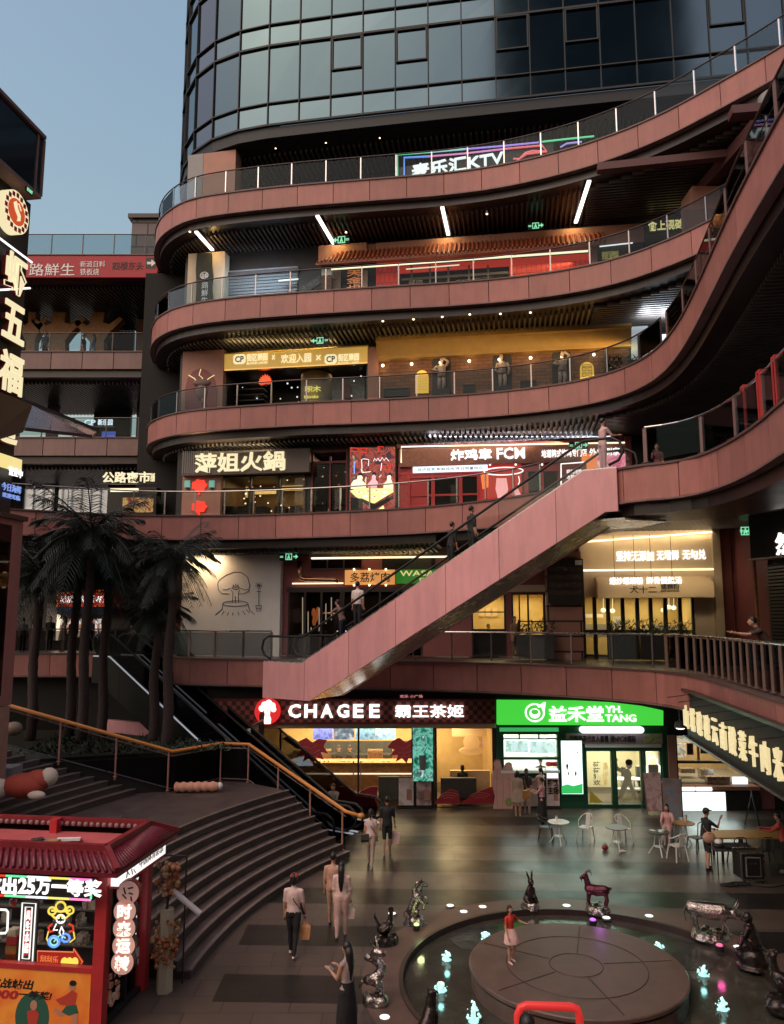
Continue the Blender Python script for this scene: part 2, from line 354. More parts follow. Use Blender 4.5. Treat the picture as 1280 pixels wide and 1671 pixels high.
class Wall:
    """an upright plane through plan points p0 -> p1; s runs along it, d stands out of it towards the plaza"""
    def __init__(w, p0, p1):
        w.p0 = Vector((p0[0], p0[1], 0)); w.p1 = Vector((p1[0], p1[1], 0)); w.t = (w.p1-w.p0).normalized(); w.n = Vector((w.t.y, -w.t.x, 0))
        w.rz = math.atan2(w.t.y, w.t.x); w.L = (w.p1-w.p0).length
    def P(w, s, z, d=0.0): return w.p0 + w.t*s + w.n*d + Vector((0,0,z))
    def uv(w, px, py, d=0.0):
        r = ray(px, py); o = Vector((0,0,CAMZ)); p0 = w.p0 + w.n*d
        t = (p0-o).dot(w.n)/r.dot(w.n); q = o + r*t
        return ((q-w.p0).dot(w.t), q.z)
    def rect(w, x0, y0, x1, y1, d=0.0):     # photo rectangle -> s0,s1,z0,z1 on this wall
        ym, xm = (y0+y1)/2, (x0+x1)/2
        return (w.uv(x0, ym, d)[0], w.uv(x1, ym, d)[0], w.uv(xm, y1, d)[1], w.uv(xm, y0, d)[1])
    def box(w, mb, s0, s1, z0, z1, d0, d1):
        a = [w.P(s0,z0,d1), w.P(s1,z0,d1), w.P(s1,z0,d0), w.P(s0,z0,d0)]
        b = [w.P(s0,z1,d1), w.P(s1,z1,d1), w.P(s1,z1,d0), w.P(s0,z1,d0)]
        return mb.hexa(a, b)
    def pbox(w, mb, x0, y0, x1, y1, d0, d1): return w.box(mb, *w.rect(x0, y0, x1, y1, d1), d0, d1)
    def text(w, mb, body, s0, s1, z0, z1, d, th=0.05, bold=0.0, skew=0.0):
        vs, fs = text_geo(body, bold)
        return mb.add([w.P(s0+(s1-s0)*v[0]+skew*v[1], z0+(z1-z0)*v[1], d+th*v[2]) for v in vs], fs)
    def ptext(w, mb, body, x0, y0, x1, y1, d, th=0.05, bold=0.0): return w.text(mb, body, *w.rect(x0, y0, x1, y1, d), d, th, bold)
    def disc(w, mb, s, z, r, d0, d1, n=24, rz=None):
        rz = rz or r
        a = [w.P(s+r*math.cos(2*PI*k/n), z+rz*math.sin(2*PI*k/n), d0) for k in range(n)]
        b = [w.P(s+r*math.cos(2*PI*k/n), z+rz*math.sin(2*PI*k/n), d1) for k in range(n)]
        return mb.add(a+b, [tuple(range(n))[::-1], tuple(range(n, 2*n))]+[(k,(k+1)%n,(k+1)%n+n,k+n) for k in range(n)])
    def poly(w, mb, pts, d0, d1):     # outline of (s,z)
        n = len(pts); a = [w.P(s,z,d0) for s,z in pts]; b = [w.P(s,z,d1) for s,z in pts]
        tri = tessellate_polygon([[Vector((s,z,0)) for s,z in pts]])
        return mb.add(a+b, [tuple(t)[::-1] for t in tri]+[tuple(i+n for i in t) for t in tri]+[(k,(k+1)%n,(k+1)%n+n,k+n) for k in range(n)])
    def line(w, mb, pts, d, r=0.02, n=6, closed=False):   # tube along (s,z) points
        return mb.tube([w.P(s,z,d) for s,z in pts], r, n, closed)
    def pline(w, mb, pts, d, r=0.02, n=6, closed=False): return w.line(mb, [w.uv(x,y,d) for x,y in pts], d, r, n, closed)
    def frame(w, mb, s0, s1, z0, z1, d0, d1, t):
        w.box(mb, s0, s1, z1-t, z1, d0, d1); w.box(mb, s0, s1, z0, z0+t, d0, d1)
        w.box(mb, s0, s0+t, z0+t, z1-t, d0, d1); w.box(mb, s1-t, s1, z0+t, z1-t, d0, d1); return mb
    def thing(w, name, label, cat, s, z, group=None): return thing(name, label, cat, w.P(s, z, 0), w.rz, group)

def resample(pts, step):
    P = [Vector((p[0], p[1], 0)) for p in pts]; L = [0]
    for a, b in zip(P, P[1:]): L.append(L[-1]+(b-a).length)
    n = max(1, round(L[-1]/step)); out = []
    for i in range(n+1):
        d = L[-1]*i/n; k = 0
        while k < len(L)-2 and L[k+1] < d: k += 1
        f = (d-L[k])/max(1e-9, L[k+1]-L[k]); out.append(P[k].lerp(P[k+1], f))
    return out
def smooth(pts, it=2):
    P = [Vector((p[0], p[1], 0)) for p in pts]
    for _ in range(it):
        Q = [P[0]]
        for a, b in zip(P, P[1:]): Q += [a.lerp(b, .25), a.lerp(b, .75)]
        P = Q+[P[-1]]
    return P
def offset(pts, d):     # to the left of travel: into the building when the edge runs left to right
    out = []
    for i, p in enumerate(pts):
        t = pts[min(i+1, len(pts)-1)]-pts[max(i-1, 0)]; t.normalize(); out.append(p + Vector((-t.y, t.x, 0))*d)
    return out
# ================================================================== SETTING: plaza
def ground_mat():
    m = bpy.data.materials.new('plaza_paving'); m.use_nodes = True
    n = m.node_tree; b = n.nodes['Principled BSDF']; L = n.links; b.inputs['Specular IOR Level'].default_value = 0.35
    tc = n.nodes.new('ShaderNodeTexCoord'); sp = n.nodes.new('ShaderNodeSeparateXYZ'); L.new(tc.outputs['Object'], sp.inputs[0])
    def math_(op, a, bv=None, c=None):
        k = n.nodes.new('ShaderNodeMath'); k.operation = op
        for i, v in enumerate((a, bv, c)):
            if v is None: continue
            if isinstance(v, (int, float)): k.inputs[i].default_value = v
            else: L.new(v, k.inputs[i])
        return k.outputs[0]
    yy = math_('ADD', sp.outputs['Y'], math_('MULTIPLY', sp.outputs['X'], 0.035))
    fr = math_('FRACT', math_('DIVIDE', math_('SUBTRACT', yy, 16.4), 2.68))
    band = math_('LESS_THAN', fr, 0.45)
    inx = math_('GREATER_THAN', sp.outputs['X'], -3.6)
    iny = math_('GREATER_THAN', sp.outputs['Y'], 16.3)
    band = math_('MULTIPLY', band, math_('MULTIPLY', inx, iny))
    br = n.nodes.new('ShaderNodeTexBrick'); br.inputs['Scale'].default_value = 1.0; br.inputs['Brick Width'].default_value = 1.34
    br.inputs['Row Height'].default_value = 0.67; br.inputs['Mortar Size'].default_value = 0.014; br.inputs['Mortar Smooth'].default_value = 0.2
    br.inputs['Color1'].default_value = (0.92,0.92,0.92,1); br.inputs['Color2'].default_value = (1.08,1.05,1.03,1); br.inputs['Mortar'].default_value = (0.45,0.45,0.45,1)
    L.new(tc.outputs['Object'], br.inputs['Vector'])
    mix = n.nodes.new('ShaderNodeMix'); mix.data_type = 'RGBA'; L.new(band, mix.inputs['Factor'])
    mix.inputs[6].default_value = (0.086, 0.064, 0.055, 1); mix.inputs[7].default_value = (0.02, 0.017, 0.016, 1)
    nz = n.nodes.new('ShaderNodeTexNoise'); nz.inputs['Scale'].default_value = 0.8; nz.inputs['Detail'].default_value = 8; nz.inputs['Roughness'].default_value = 0.7
    L.new(tc.outputs['Object'], nz.inputs['Vector'])
    mr = n.nodes.new('ShaderNodeMapRange'); mr.inputs['From Min'].default_value = 0.3; mr.inputs['From Max'].default_value = 0.7
    mr.inputs['To Min'].default_value = 0.82; mr.inputs['To Max'].default_value = 1.15; L.new(nz.outputs['Fac'], mr.inputs['Value'])
    m1 = n.nodes.new('ShaderNodeMix'); m1.data_type = 'RGBA'; m1.blend_type = 'MULTIPLY'; m1.inputs['Factor'].default_value = 1
    L.new(mix.outputs[2], m1.inputs[6]); L.new(br.outputs['Color'], m1.inputs[7])
    m2 = n.nodes.new('ShaderNodeVectorMath'); m2.operation = 'SCALE'; L.new(m1.outputs[2], m2.inputs[0]); L.new(mr.outputs[0], m2.inputs['Scale'])
    L.new(m2.outputs[0], b.inputs['Base Color'])
    rr = n.nodes.new('ShaderNodeMapRange'); rr.inputs['From Min'].default_value = 0.35; rr.inputs['From Max'].default_value = 0.65
    rr.inputs['To Min'].default_value = 0.30; rr.inputs['To Max'].default_value = 0.42; L.new(nz.outputs['Fac'], rr.inputs['Value']); L.new(rr.outputs[0], b.inputs['Roughness'])
    bp = n.nodes.new('ShaderNodeBump'); bp.inputs['Strength'].default_value = 0.12; bp.inputs['Distance'].default_value = 0.002
    n2 = n.nodes.new('ShaderNodeTexNoise'); n2.inputs['Scale'].default_value = 14; n2.inputs['Detail'].default_value = 3; L.new(tc.outputs['Object'], n2.inputs['Vector'])
    L.new(math_('ADD', br.outputs['Fac'], math_('MULTIPLY', n2.outputs['Fac'], -0.4)), bp.inputs['Height']); bp.invert = True
    L.new(bp.outputs[0], b.inputs['Normal'])
    return m
FC = Vector((4.12, 17.35, 0)); FR = 3.95          # fountain
def ring_poly(c, r, n=64): return [(c[0]+r*math.cos(2*PI*k/n), c[1]+r*math.sin(2*PI*k/n)) for k in range(n)]
g = MB()
# the paving is one sheet with a round hole for the fountain
n = 96; big = []
for k in range(n):
    a = 2*PI*k/n; d = Vector((math.cos(a), math.sin(a)))
    big.append((FC.x+d.x*FR, FC.y+d.y*FR, 0.0))
R2 = [(FC.x+60*math.cos(2*PI*k/n), FC.y+60*math.sin(2*PI*k/n), 0.0) for k in range(n)]
R3 = [(FC.x+900*math.cos(2*PI*k/n), FC.y+900*math.sin(2*PI*k/n), 0.0) for k in range(n)]
g.add(big+R2+R3, [(k, k+n, (k+1)%n+n, (k+1)%n) for k in range(n)]+[(k+n, k+2*n, (k+1)%n+2*n, (k+1)%n+n) for k in range(n)])
ground = struct(g.build('ground', ground_mat()))

# ================================================================== the mall building
bld = thing('mall_building', 'curved open-air mall with stacked pink stone balconies and slatted dark ceilings', 'building', (0, 36, 0))
Z = {1: 5.9, 2: 11.95, 3: 16.95, 4: 21.75, 5: 27.0}
EDGE = {
 5: [(-10.6,43.5),(-12.0,41.5),(-12.5,39.2),(-12.2,37.2),(-11.5,35.6),(-10.5,34.45),(-9.3,33.6),(-7.4,33.1),(-4.87,32.6),(-2,32.2),(0,31.92),(2.17,31.63),(4.53,31.07),(6.74,30.18),(8.76,29.04),(10.6,27.5),(12.11,25.64),(13.44,23.94),(15,21.2),(16.4,17.5),(17,12)],
 4: [(-10.8,43.5),(-12.1,41.5),(-12.5,39.2),(-12.1,37.0),(-11.4,35.35),(-10.3,34.1),(-8.9,33.3),(-6.83,32.69),(-3.11,32.04),(0.47,31.5),(2.62,31.23),(4.98,30.75),(7.25,30.0),(9.16,28.9),(10.73,27.18),(11.81,25.41),(12.6,23.3),(13.2,20),(13.4,12)],
 3: [(-10.8,43.5),(-12.1,41.8),(-12.6,39.8),(-12.3,37.6),(-11.6,36.1),(-10.5,35.0),(-9.57,34.36),(-8.2,33.85),(-6.58,33.43),(-3.77,32.83),(-1.07,32.5),(1.58,32.0),(4.17,31.4),(6.54,30.4),(7.9,29.4),(8.8,28.2),(9.25,26.9),(9.36,25.5),(9.25,24.0),(9.0,22.3),(8.5,19.79),(7.9,16.9),(7.53,14.76),(7.2,12.6),(6.8,8)],
 2: [(-21,29.2),(-17,30.3),(-14,31.8),(-11.5,32.9),(-9.0,33.15),(-6.37,32.95),(-3.63,32.3),(-1.01,31.5),(1.47,30.4),(3.71,28.7),(5.3,26.8),(6.05,25.0),(6.4,23.4),(6.75,22.35),(7.4,21.75),(8.05,21.4),(8.4,20.6),(8.52,19.4),(8.42,17.8),(8.23,16.5),(7.97,15.19),(7.6,12.5),(7.2,8)],
 1: [(-21,36.4),(-13.6,36.4),(-10.6,36.2),(-10.0,35.2),(-9.6,33.2),(-8.8,32.2),(-7.5,31.75),(-5.92,31.45),(-4.3,31.0),(-0.95,30.2),(1.4,29.65),(3.5,28.8),(5.61,27.6),(7.3,26.2),(8.4,24.8),(8.75,23.6),(8.72,21.6),(8.4,19.2),(8.18,17.82),(7.92,15.92),(7.5,12.5),(7.2,8)],
}
CURVE = {k: resample(smooth(v, 2), 0.55) for k, v in EDGE.items()}
def clip_slats(mb, poly, ang, spacing, width, z0, z1):
    ca, sa = math.cos(-ang), math.sin(-ang)
    P = [(p[0]*ca-p[1]*sa, p[0]*sa+p[1]*ca) for p in poly]
    ys = [p[1] for p in P]; k = math.floor(min(ys)/spacing)
    ca2, sa2 = math.cos(ang), math.sin(ang)
    while k*spacing < max(ys):
        y = k*spacing+0.013; xs = []
        for i in range(len(P)):
            a, b = P[i], P[(i+1)%len(P)]
            if (a[1] <= y) != (b[1] <= y): xs.append(a[0]+(y-a[1])*(b[0]-a[0])/(b[1]-a[1]))
        xs.sort()
        for x0, x1 in zip(xs[::2], xs[1::2]):
            if x1-x0 < 0.15: continue
            c = [(x0,y-width/2),(x1,y-width/2),(x1,y+width/2),(x0,y+width/2)]
            c = [(x*ca2-yy*sa2, x*sa2+yy*ca2) for x, yy in c]
            mb.hexa([(x,yy,z0) for x,yy in c], [(x,yy,z1) for x,yy in c])
        k += 1
WANG = math.atan2(32.5-35.9, 21.3)          # the shop fronts' direction
def region(curve, inset, s_lo=None, s_hi=None, back=47.0, right=15.0):
    """floor outline behind an edge, kept between two lines square to the shop fronts"""
    c = offset(curve, inset)
    poly = [(p.x, p.y) for p in c]+[(right+8, c[-1].y), (right+8, back), (c[0].x, back)]
    t = Vector((math.cos(WANG), math.sin(WANG)))
    def cut(poly, val, keep_less):
        out = []; f = lambda p: (p[0]-8.4)*t.x+(p[1]-31.5)*t.y - val
        for i in range(len(poly)):
            a, b = poly[i], poly[(i+1)%len(poly)]; fa, fb = f(a), f(b)
            ia, ib = (fa <= 0) == keep_less, (fb <= 0) == keep_less
            if ia: out.append(a)
            if ia != ib:
                q = fa/(fa-fb); out.append((a[0]+(b[0]-a[0])*q, a[1]+(b[1]-a[1])*q))
        return out
    if s_hi is not None: poly = cut(poly, s_hi, True)
    if s_lo is not None: poly = cut(poly, s_lo, False)
    return poly
CORE = {1: 1.12, 2: 1.38, 3: 1.38, 4: 1.38, 5: 1.38}
SPLIT2 = -6.4
def slab(k):
    z = Z[k]; c = CURVE[k]; B = 47.0; RT = 24.0
    # core
    d = MB(); o = offset(c, 0.25)
    if k != 2: d.prism([(p.x,p.y) for p in o]+[(RT,o[-1].y),(RT,B),(o[0].x,B)], z-CORE[k], z-0.03)
    else:      # the ceiling steps up behind the edge beam in the right half
        d.prism(region(c, 0.25, None, SPLIT2, 46.9), z-CORE[k], z-0.03); d.prism(region(c, 0.25, SPLIT2+0.002, None, 46.9), z-0.55, z-0.031)
        b0, b1 = offset(c, 0.26), offset(c, 2.4)
        for j in range(len(c)-1):
            if (c[j].x-8.4)*math.cos(WANG)+(c[j].y-31.5)*math.sin(WANG) < SPLIT2+.3 or c[j].y < 10: continue
            d.hexa([(b0[j].x,b0[j].y,z-1.38),(b0[j+1].x,b0[j+1].y,z-1.38),(b1[j+1].x,b1[j+1].y,z-1.38),(b1[j].x,b1[j].y,z-1.38)],[(b0[j].x,b0[j].y,z-.56),(b0[j+1].x,b0[j+1].y,z-.56),(b1[j+1].x,b1[j+1].y,z-.56),(b1[j].x,b1[j].y,z-.56)])
    deck = d.build('floor_deck', 'brown', bld)
    # stone fascia panels with open joints
    pnl = resample([(p.x,p.y) for p in c], 1.68); f = MB()
    for i in range(len(pnl)-1):
        a, b = pnl[i], pnl[i+1]; m = 3; t = (b-a).normalized(); g_ = 0.014
        seg = [a.lerp(b, q/m) for q in range(m+1)]
        # follow the curve inside a panel
        seg = [min(c, key=lambda p: (p-s).length) if 0 < j < m else s for j, s in enumerate(seg)]
        seg[0] = seg[0]+t*g_; seg[-1] = seg[-1]-t*g_
        tt = [(seg[min(j+1,m)]-seg[max(j-1,0)]).normalized() for j in range(m+1)]
        vs = []
        for j, p in enumerate(seg):
            nn = Vector((-tt[j].y, tt[j].x, 0)); q = p+nn*0.12
            vs += [(p.x,p.y,z-0.98),(p.x,p.y,z-0.02),(q.x,q.y,z-0.02),(q.x,q.y,z-0.98)]
        fs = []
        for j in range(m):
            for e in range(4): fs.append((j*4+e, (j+1)*4+e, (j+1)*4+(e+1)%4, j*4+(e+1)%4))
        fs += [(0,1,2,3), (m*4+3,m*4+2,m*4+1,m*4)]
        f.add(vs, fs)
    f.build('fascia', 'pink', deck)
    def strip(i0, i1, z0, z1, name, m):
        mb = MB(); a = offset(c, i0); b = offset(c, i1)
        for j in range(len(c)-1):
            mb.hexa([(a[j].x,a[j].y,z0),(a[j+1].x,a[j+1].y,z0),(b[j+1].x,b[j+1].y,z0),(b[j].x,b[j].y,z0)],
                    [(a[j].x,a[j].y,z1),(a[j+1].x,a[j+1].y,z1),(b[j+1].x,b[j+1].y,z1),(b[j].x,b[j].y,z1)])
        return mb.build(name, m, deck)
    strip(-0.05, 0.34, z-0.016, z+0.05, 'coping', 'coping')
    strip(-0.05, 0.22, z-1.04, z-0.99, 'drip_trim', 'pinkd')
    strip(0.12, 0.22, z-0.975, z-0.03, 'fascia_backing', 'black')
    # slatted ceiling
    sl = MB(); zz = z-1.38
    if k >= 2:
        A = region(c, 0.8, None, 0.0 if k != 2 else SPLIT2-.1); clip_slats(sl, A, WANG+PI/2, 0.22, 0.085, zz-0.16, zz-0.02)
        if k == 2: clip_slats(sl, region(c, 2.5, SPLIT2+.1, None), WANG+PI/2+.35, 0.22, 0.085, z-0.55-0.16, z-0.57)
        else: clip_slats(sl, region(c, 0.8, 0.12, None), WANG, 0.22, 0.085, zz-0.16, zz-0.02)
        sl.build('ceiling_slats', 'slat' if k != 5 else 'slat2', deck)
    return deck
DECK = {k: slab(k) for k in (1,2,3,4,5)}

# back walls of the shop floors
SW = {4: Wall((-10.3,36.3),(13.4,32.6)), 3: Wall((-10.2,35.75),(13.4,32.0)), 2: Wall((-10.2,35.9),(13.4,32.1)), 1: Wall((-10.2,36.0),(14.2,32.13))}
G0 = Wall((-7.6,32.35),(20,32.35))                       # ground-floor shop fronts
def wall_holes(mb, w, z0, z1, holes, d0=-0.25, d1=0.0, s0=0.0, s1=None):
    s = s0; s1 = w.L if s1 is None else s1
    for h in sorted(holes):
        a, b, za, zb = h
        if a > s: w.box(mb, s, a, z0, z1, d0, d1)
        if za > z0: w.box(mb, a, b, z0, za, d0, d1)
        if zb < z1: w.box(mb, a, b, zb, z1, d0, d1)
        s = b
    if s < s1: w.box(mb, s, s1, z0, z1, d0, d1)
    return mb

M['post'] = mat('weathered_post',(.16,.095,.075),.6,var=.3,vscale=6)
# railings --------------------------------------------------------------------------------------
def railing(name, label, curve, z, h=1.1, step=1.55, inset=0.12, glassm='rglass', railm='raild', postm='rail', group='glass balcony railings', wide=0.05, midrail=False, top_r=0.032):
    c = offset(curve, inset); P = resample([(p.x,p.y) for p in c], step)
    th = thing(name, label, 'railing', (P[0].x, P[0].y, z), 0, group)
    hr = MB(); fine = resample([(p.x,p.y) for p in c], 0.5); hr.tube([(p.x,p.y,z+h) for p in fine], top_r, 8)
    hr.build('handrail', railm, th)
    if midrail:
        mr = MB(); mr.tube([(p.x,p.y,z+h*0.55) for p in fine], 0.012, 6); mr.build('middle_rail', railm, th)
    pm = MB().box(-wide/2, wide/2, -0.02, 0.02, 0.05, h-0.03).box(-wide, wide, -0.05, 0.05, 0.051, 0.062)
    pm = pm.build('post', postm, th, local=True)
    gm = None; mesh = pm.data
    inv = WM[th].inverted()
    for i, p in enumerate(P):
        t = (P[min(i+1,len(P)-1)]-P[max(i-1,0)]); rz = math.atan2(t.y, t.x)
        b = inv @ (Matrix.Translation((p.x,p.y,z)) @ Matrix.Rotation(rz, 4, 'Z'))
        if i == 0: pm.matrix_basis = b
        else: link('post', mesh, th, b)
    if glassm:
        L = (P[1]-P[0]).length
        for i in range(len(P)-1):
            a, b_ = P[i], P[i+1]; t = b_-a; rz = math.atan2(t.y, t.x); mid = (a+b_)/2
            b = inv @ (Matrix.Translation((mid.x,mid.y,z)) @ Matrix.Rotation(rz, 4, 'Z'))
            if gm is None:
                gm = MB().box(-L/2+0.04, L/2-0.04, -0.006, 0.006, 0.1, h-0.06).build('glass_panel', glassm, th, local=True); gm.matrix_basis = b; gme = gm.data
            else: link('glass_panel', gme, th, b)
    return th
def sub(curve, i0, i1=None): return curve[i0:i1]
def part_of(curve, f):    # points of a curve that satisfy a test
    return [p for p in curve if f(p)]
railing('balcony_railing', 'glass railing with thin light posts along the topmost pink balcony under the tower', CURVE[5], Z[5]+0.05, 1.15, 1.62, postm='steel')
railing('balcony_railing', 'glass railing on the second pink balcony from the top, before the red tiled eave', CURVE[4], Z[4]+0.05, 1.05, 1.62)
railing('balcony_railing', 'glass railing on the third pink balcony from the top, before the brick wall with statues', [p for p in CURVE[3] if not (p.y < 25.8 and p.x > 6)], Z[3]+0.05, 1.05, 1.6)
# the arm of the third balcony carries twin stone-coloured posts
railing('balcony_railing', 'railing with broad pinkish double posts on the steep balcony arm at the right', [p for p in CURVE[3] if p.y < 25.6 and p.x > 6], Z[3]+0.05, 1.05, 1.9, glassm='dglass', postm='pinkd', wide=0.14, midrail=True)
r2 = [p for p in CURVE[2]]
railing('balcony_railing', 'slim steel railing on the balcony before the hot pot and fried chicken shops', [p for p in r2 if p.y > 26.5 and p.x < 6], Z[2]+0.05, 1.05, 1.3, postm='steel', railm='rail', glassm='sglass')
railing('balcony_railing', 'glass railing with broad pinkish posts round the landing at the top of the pink escalator', [p for p in r2 if p.y < 22.1 and p.x > 6.8], Z[2]+0.05, 1.1, 1.75, glassm='rglass', postm='pinkd', railm='steel', wide=0.12)
r1 = CURVE[1]
railing('balcony_railing', 'steel railing with frosted panels on the lowest balcony before the white mural board', [p for p in r1 if -9.7 < p.x < -4.6 and p.y < 33.4], Z[1]+0.05, 1.1, 1.25, glassm='rglass2', postm='rail', railm='rail', wide=0.09)
railing('balcony_railing', 'steel railing with clear panels on the lowest balcony before the rice noodle shop', [p for p in r1 if p.x > -2.2 and p.y > 24.6], Z[1]+0.05, 1.1, 1.55, glassm='sglass', postm='rail', railm='steel')
railing('balcony_railing', 'railing with close-set flat bars and a bright handrail at the lower right', [p for p in r1 if p.x > 7 and p.y < 24.6], Z[1]+0.05, 1.1, 0.55, glassm='dglass', postm=M['post'], railm='steel', wide=0.15)
railing('balcony_railing', 'dark railing hung with pale strands on the far lower floor behind the palm trees', [p for p in r1 if p.x < -12.0], Z[1]+0.05, 1.1, 0.8, glassm='dglass', postm='raild', railm='raild')

# ================================================================== glass tower over the top terrace
tw = thing('glass_tower', 'tall rounded office tower with blue-grey glass curtain wall and dark frames', 'tower', (3, 38, 33.8))
tp = smooth([(-9.5,60),(-12.6,56),(-13.6,50),(-13.4,45.6),(-12.6,42.9),(-11.6,40.9),(-10.2,39.5),(-7.95,38.4),(-4,37.7),(0,37.0),(13.6,34.8),(26,32.8)], 2)
tc_ = resample([(p.x,p.y) for p in tp], 1.72)
TZ0 = 33.8; FLH = 4.7
rows = []; zz = TZ0
while zz < 74: rows += [(zz, zz+1.28, 's'), (zz+1.28, zz+FLH, 'v')]; zz += FLH
M['tglass'] = mat('tower_glass', (0.055, 0.085, 0.105), 0.05, 1.0, var=0.05, vscale=0.15)
M['tglass2'] = mat('tower_spandrel_glass', (0.072, 0.108, 0.13), 0.07, 1.0, var=0.05, vscale=0.2)
gl = MB(); fr_ = MB(); rnd = random.Random(3)
for i in range(len(tc_)-1):
    a, b = tc_[i], tc_[i+1]; t = (b-a).normalized(); nn = Vector((t.y,-t.x,0))
    for z0, z1, kd in rows:
        gl.cur = 0 if kd == 'v' else 1
        j = [rnd.uniform(-0.006, 0.006) for _ in range(4)]
        gl.add([a+nn*j[0]+Vector((0,0,z0)), b+nn*j[1]+Vector((0,0,z0)), b+nn*j[2]+Vector((0,0,z1)), a+nn*j[3]+Vector((0,0,z1))], [(0,1,2,3)])
gl.build('glazing', ['tglass','tglass2'], tw)
for i, p in enumerate(tc_):
    t = (tc_[min(i+1,len(tc_)-1)]-tc_[max(i-1,0)]).normalized(); nn = Vector((t.y,-t.x,0)); q = p+nn*0.04
    fr_.obox((q.x,q.y,54), (0.026,0.06,20.2), math.atan2(t.y,t.x))
M['mull'] = mat('tower_mullion', (0.010,0.011,0.014), 0.6)
fr_.build('mullions', 'mull', tw)
tr = MB(); o1 = offset(tc_, -0.12); o2 = offset(tc_, 0.05)
for z0, z1, kd in rows+[(74,75,'s')]:
    w_ = 0.03 if kd == 'v' else 0.055
    for i in range(len(tc_)-1):
        tr.hexa([(o1[i].x,o1[i].y,z0-w_),(o1[i+1].x,o1[i+1].y,z0-w_),(o2[i+1].x,o2[i+1].y,z0-w_),(o2[i].x,o2[i].y,z0-w_)],
                [(o1[i].x,o1[i].y,z0+w_),(o1[i+1].x,o1[i+1].y,z0+w_),(o2[i+1].x,o2[i+1].y,z0+w_),(o2[i].x,o2[i].y,z0+w_)])
tr.build('transoms', 'mull', tw)
# opening vents, framed darker
for px, row in ((559,0),(653,0),(845,0),(940,0),(1165,0),(720,1),(1050,1)):
    best = None
    zc = TZ0+FLH*row+3.9
    for i in range(len(tc_)-1):
        mid = (tc_[i]+tc_[i+1])/2; d = Vector((mid.x, mid.y, zc-CAMZ))
        sx = 640+FPX*d.x/(d.y*math.cos(PITCH)+d.z*math.sin(PITCH))
        if best is None or abs(sx-px) < best[0]: best = (abs(sx-px), i)
    i = best[1]; w = Wall((tc_[i].x,tc_[i].y),(tc_[i+1].x,tc_[i+1].y))
    f = MB(); w.frame(f, 0.05, w.L-0.05, TZ0+FLH*row+2.75, TZ0+FLH*(row+1)-0.06, 0.02, 0.11, 0.07); f.build('vent_window', 'mull', tw)
so = MB(); oo = offset(tc_, 0.3)
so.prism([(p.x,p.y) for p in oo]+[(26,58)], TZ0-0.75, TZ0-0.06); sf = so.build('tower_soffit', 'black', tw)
rim = MB(); o3 = offset(tc_, 0.0)
for i in range(len(tc_)-1):
    rim.hexa([(o3[i].x,o3[i].y,TZ0-0.7),(o3[i+1].x,o3[i+1].y,TZ0-0.7),(oo[i+1].x,oo[i+1].y,TZ0-0.7),(oo[i].x,oo[i].y,TZ0-0.7)],
             [(o3[i].x,o3[i].y,TZ0-0.1),(o3[i+1].x,o3[i+1].y,TZ0-0.1),(oo[i+1].x,oo[i+1].y,TZ0-0.1),(oo[i].x,oo[i].y,TZ0-0.1)])
rim.build('lower_rim', 'mull', tw)
ts = MB(); clip_slats(ts, [(p.x,p.y) for p in offset(tc_, 1.2)]+[(26,50)], WANG+PI/2, 0.3, 0.1, TZ0-0.95, TZ0-0.77); ts.build('soffit_slats', 'slat2', tw)
# recessed terrace wall and piers
T5 = Wall((-11.2,43),(22,37.6)); tm = MB(); T5.box(tm, 0, T5.L, Z[5], TZ0-0.75, -0.3, 0); tm.build('terrace_wall', 'dark', bld)
pm_ = MB(); wq = Wall((-11.4,39.6),(-8.0,38.9)); wq.box(pm_, 0.1, 1.0, Z[5]+.05, TZ0-0.8, -0.8, 0.0); pm_.cur = 1; wq.box(pm_, 1.0, 2.9, Z[5]+.05, TZ0-0.8, -0.8, -0.02); pm_.build('terrace_pier', ['grey','terra'], bld)

# wall bodies of each floor -----------------------------------------------------------------------
for k, m in ((4,'dark'),):
    mb = MB(); SW[k].box(mb, 0, SW[k].L, Z[k]+0.0, Z[5 if k == 4 else k+1]-1.4, -0.3, -0.02); mb.build('shop_wall', m, bld)
# dark side walls beyond the arms so the upper floors close
for k in (1,2,3,4,5):
    zt = Z[k+1]-1.4 if k < 5 else TZ0-0.8
    mb = MB(); wv = Wall((13.6,34.5),(17.5,4)) if k != 1 else Wall((15.2,33),(17.8,4))
    if k == 5: wv = Wall((20,38),(24,4))
    wv.box(mb, 0, wv.L, Z[k]+0.0, zt, -0.3, 0); mb.build('side_wall', 'dark', bld)
# big pale column carrying the top balcony
cl = MB(); cl.smooth = True; cp = at(1268, 150, 25.4); cl.lathe([(0.55,Z[4]+0.0),(0.55,Z[5]-1.39)], (cp.x+0.2, cp.y+0.5, 0), 24); cl.build('column', 'grey', bld)
# beams under the top balcony (right)
bm = MB()
a = at(975,275,25.1); b = at(1195,252,25.1); bm.bar(a, b, 0.35, 0.3); a = at(1192,185,25.1); b = at(1255,180,25.1); bm.bar(a, b, 0.5, 0.3)
a = at(1255,185,25.0); b = at(1130,330,25.0); bm.bar(a, b, 0.45, 0.5); bm.build('ceiling_beam', mat('dim_beam',(.10,.035,.035),.5), bld)

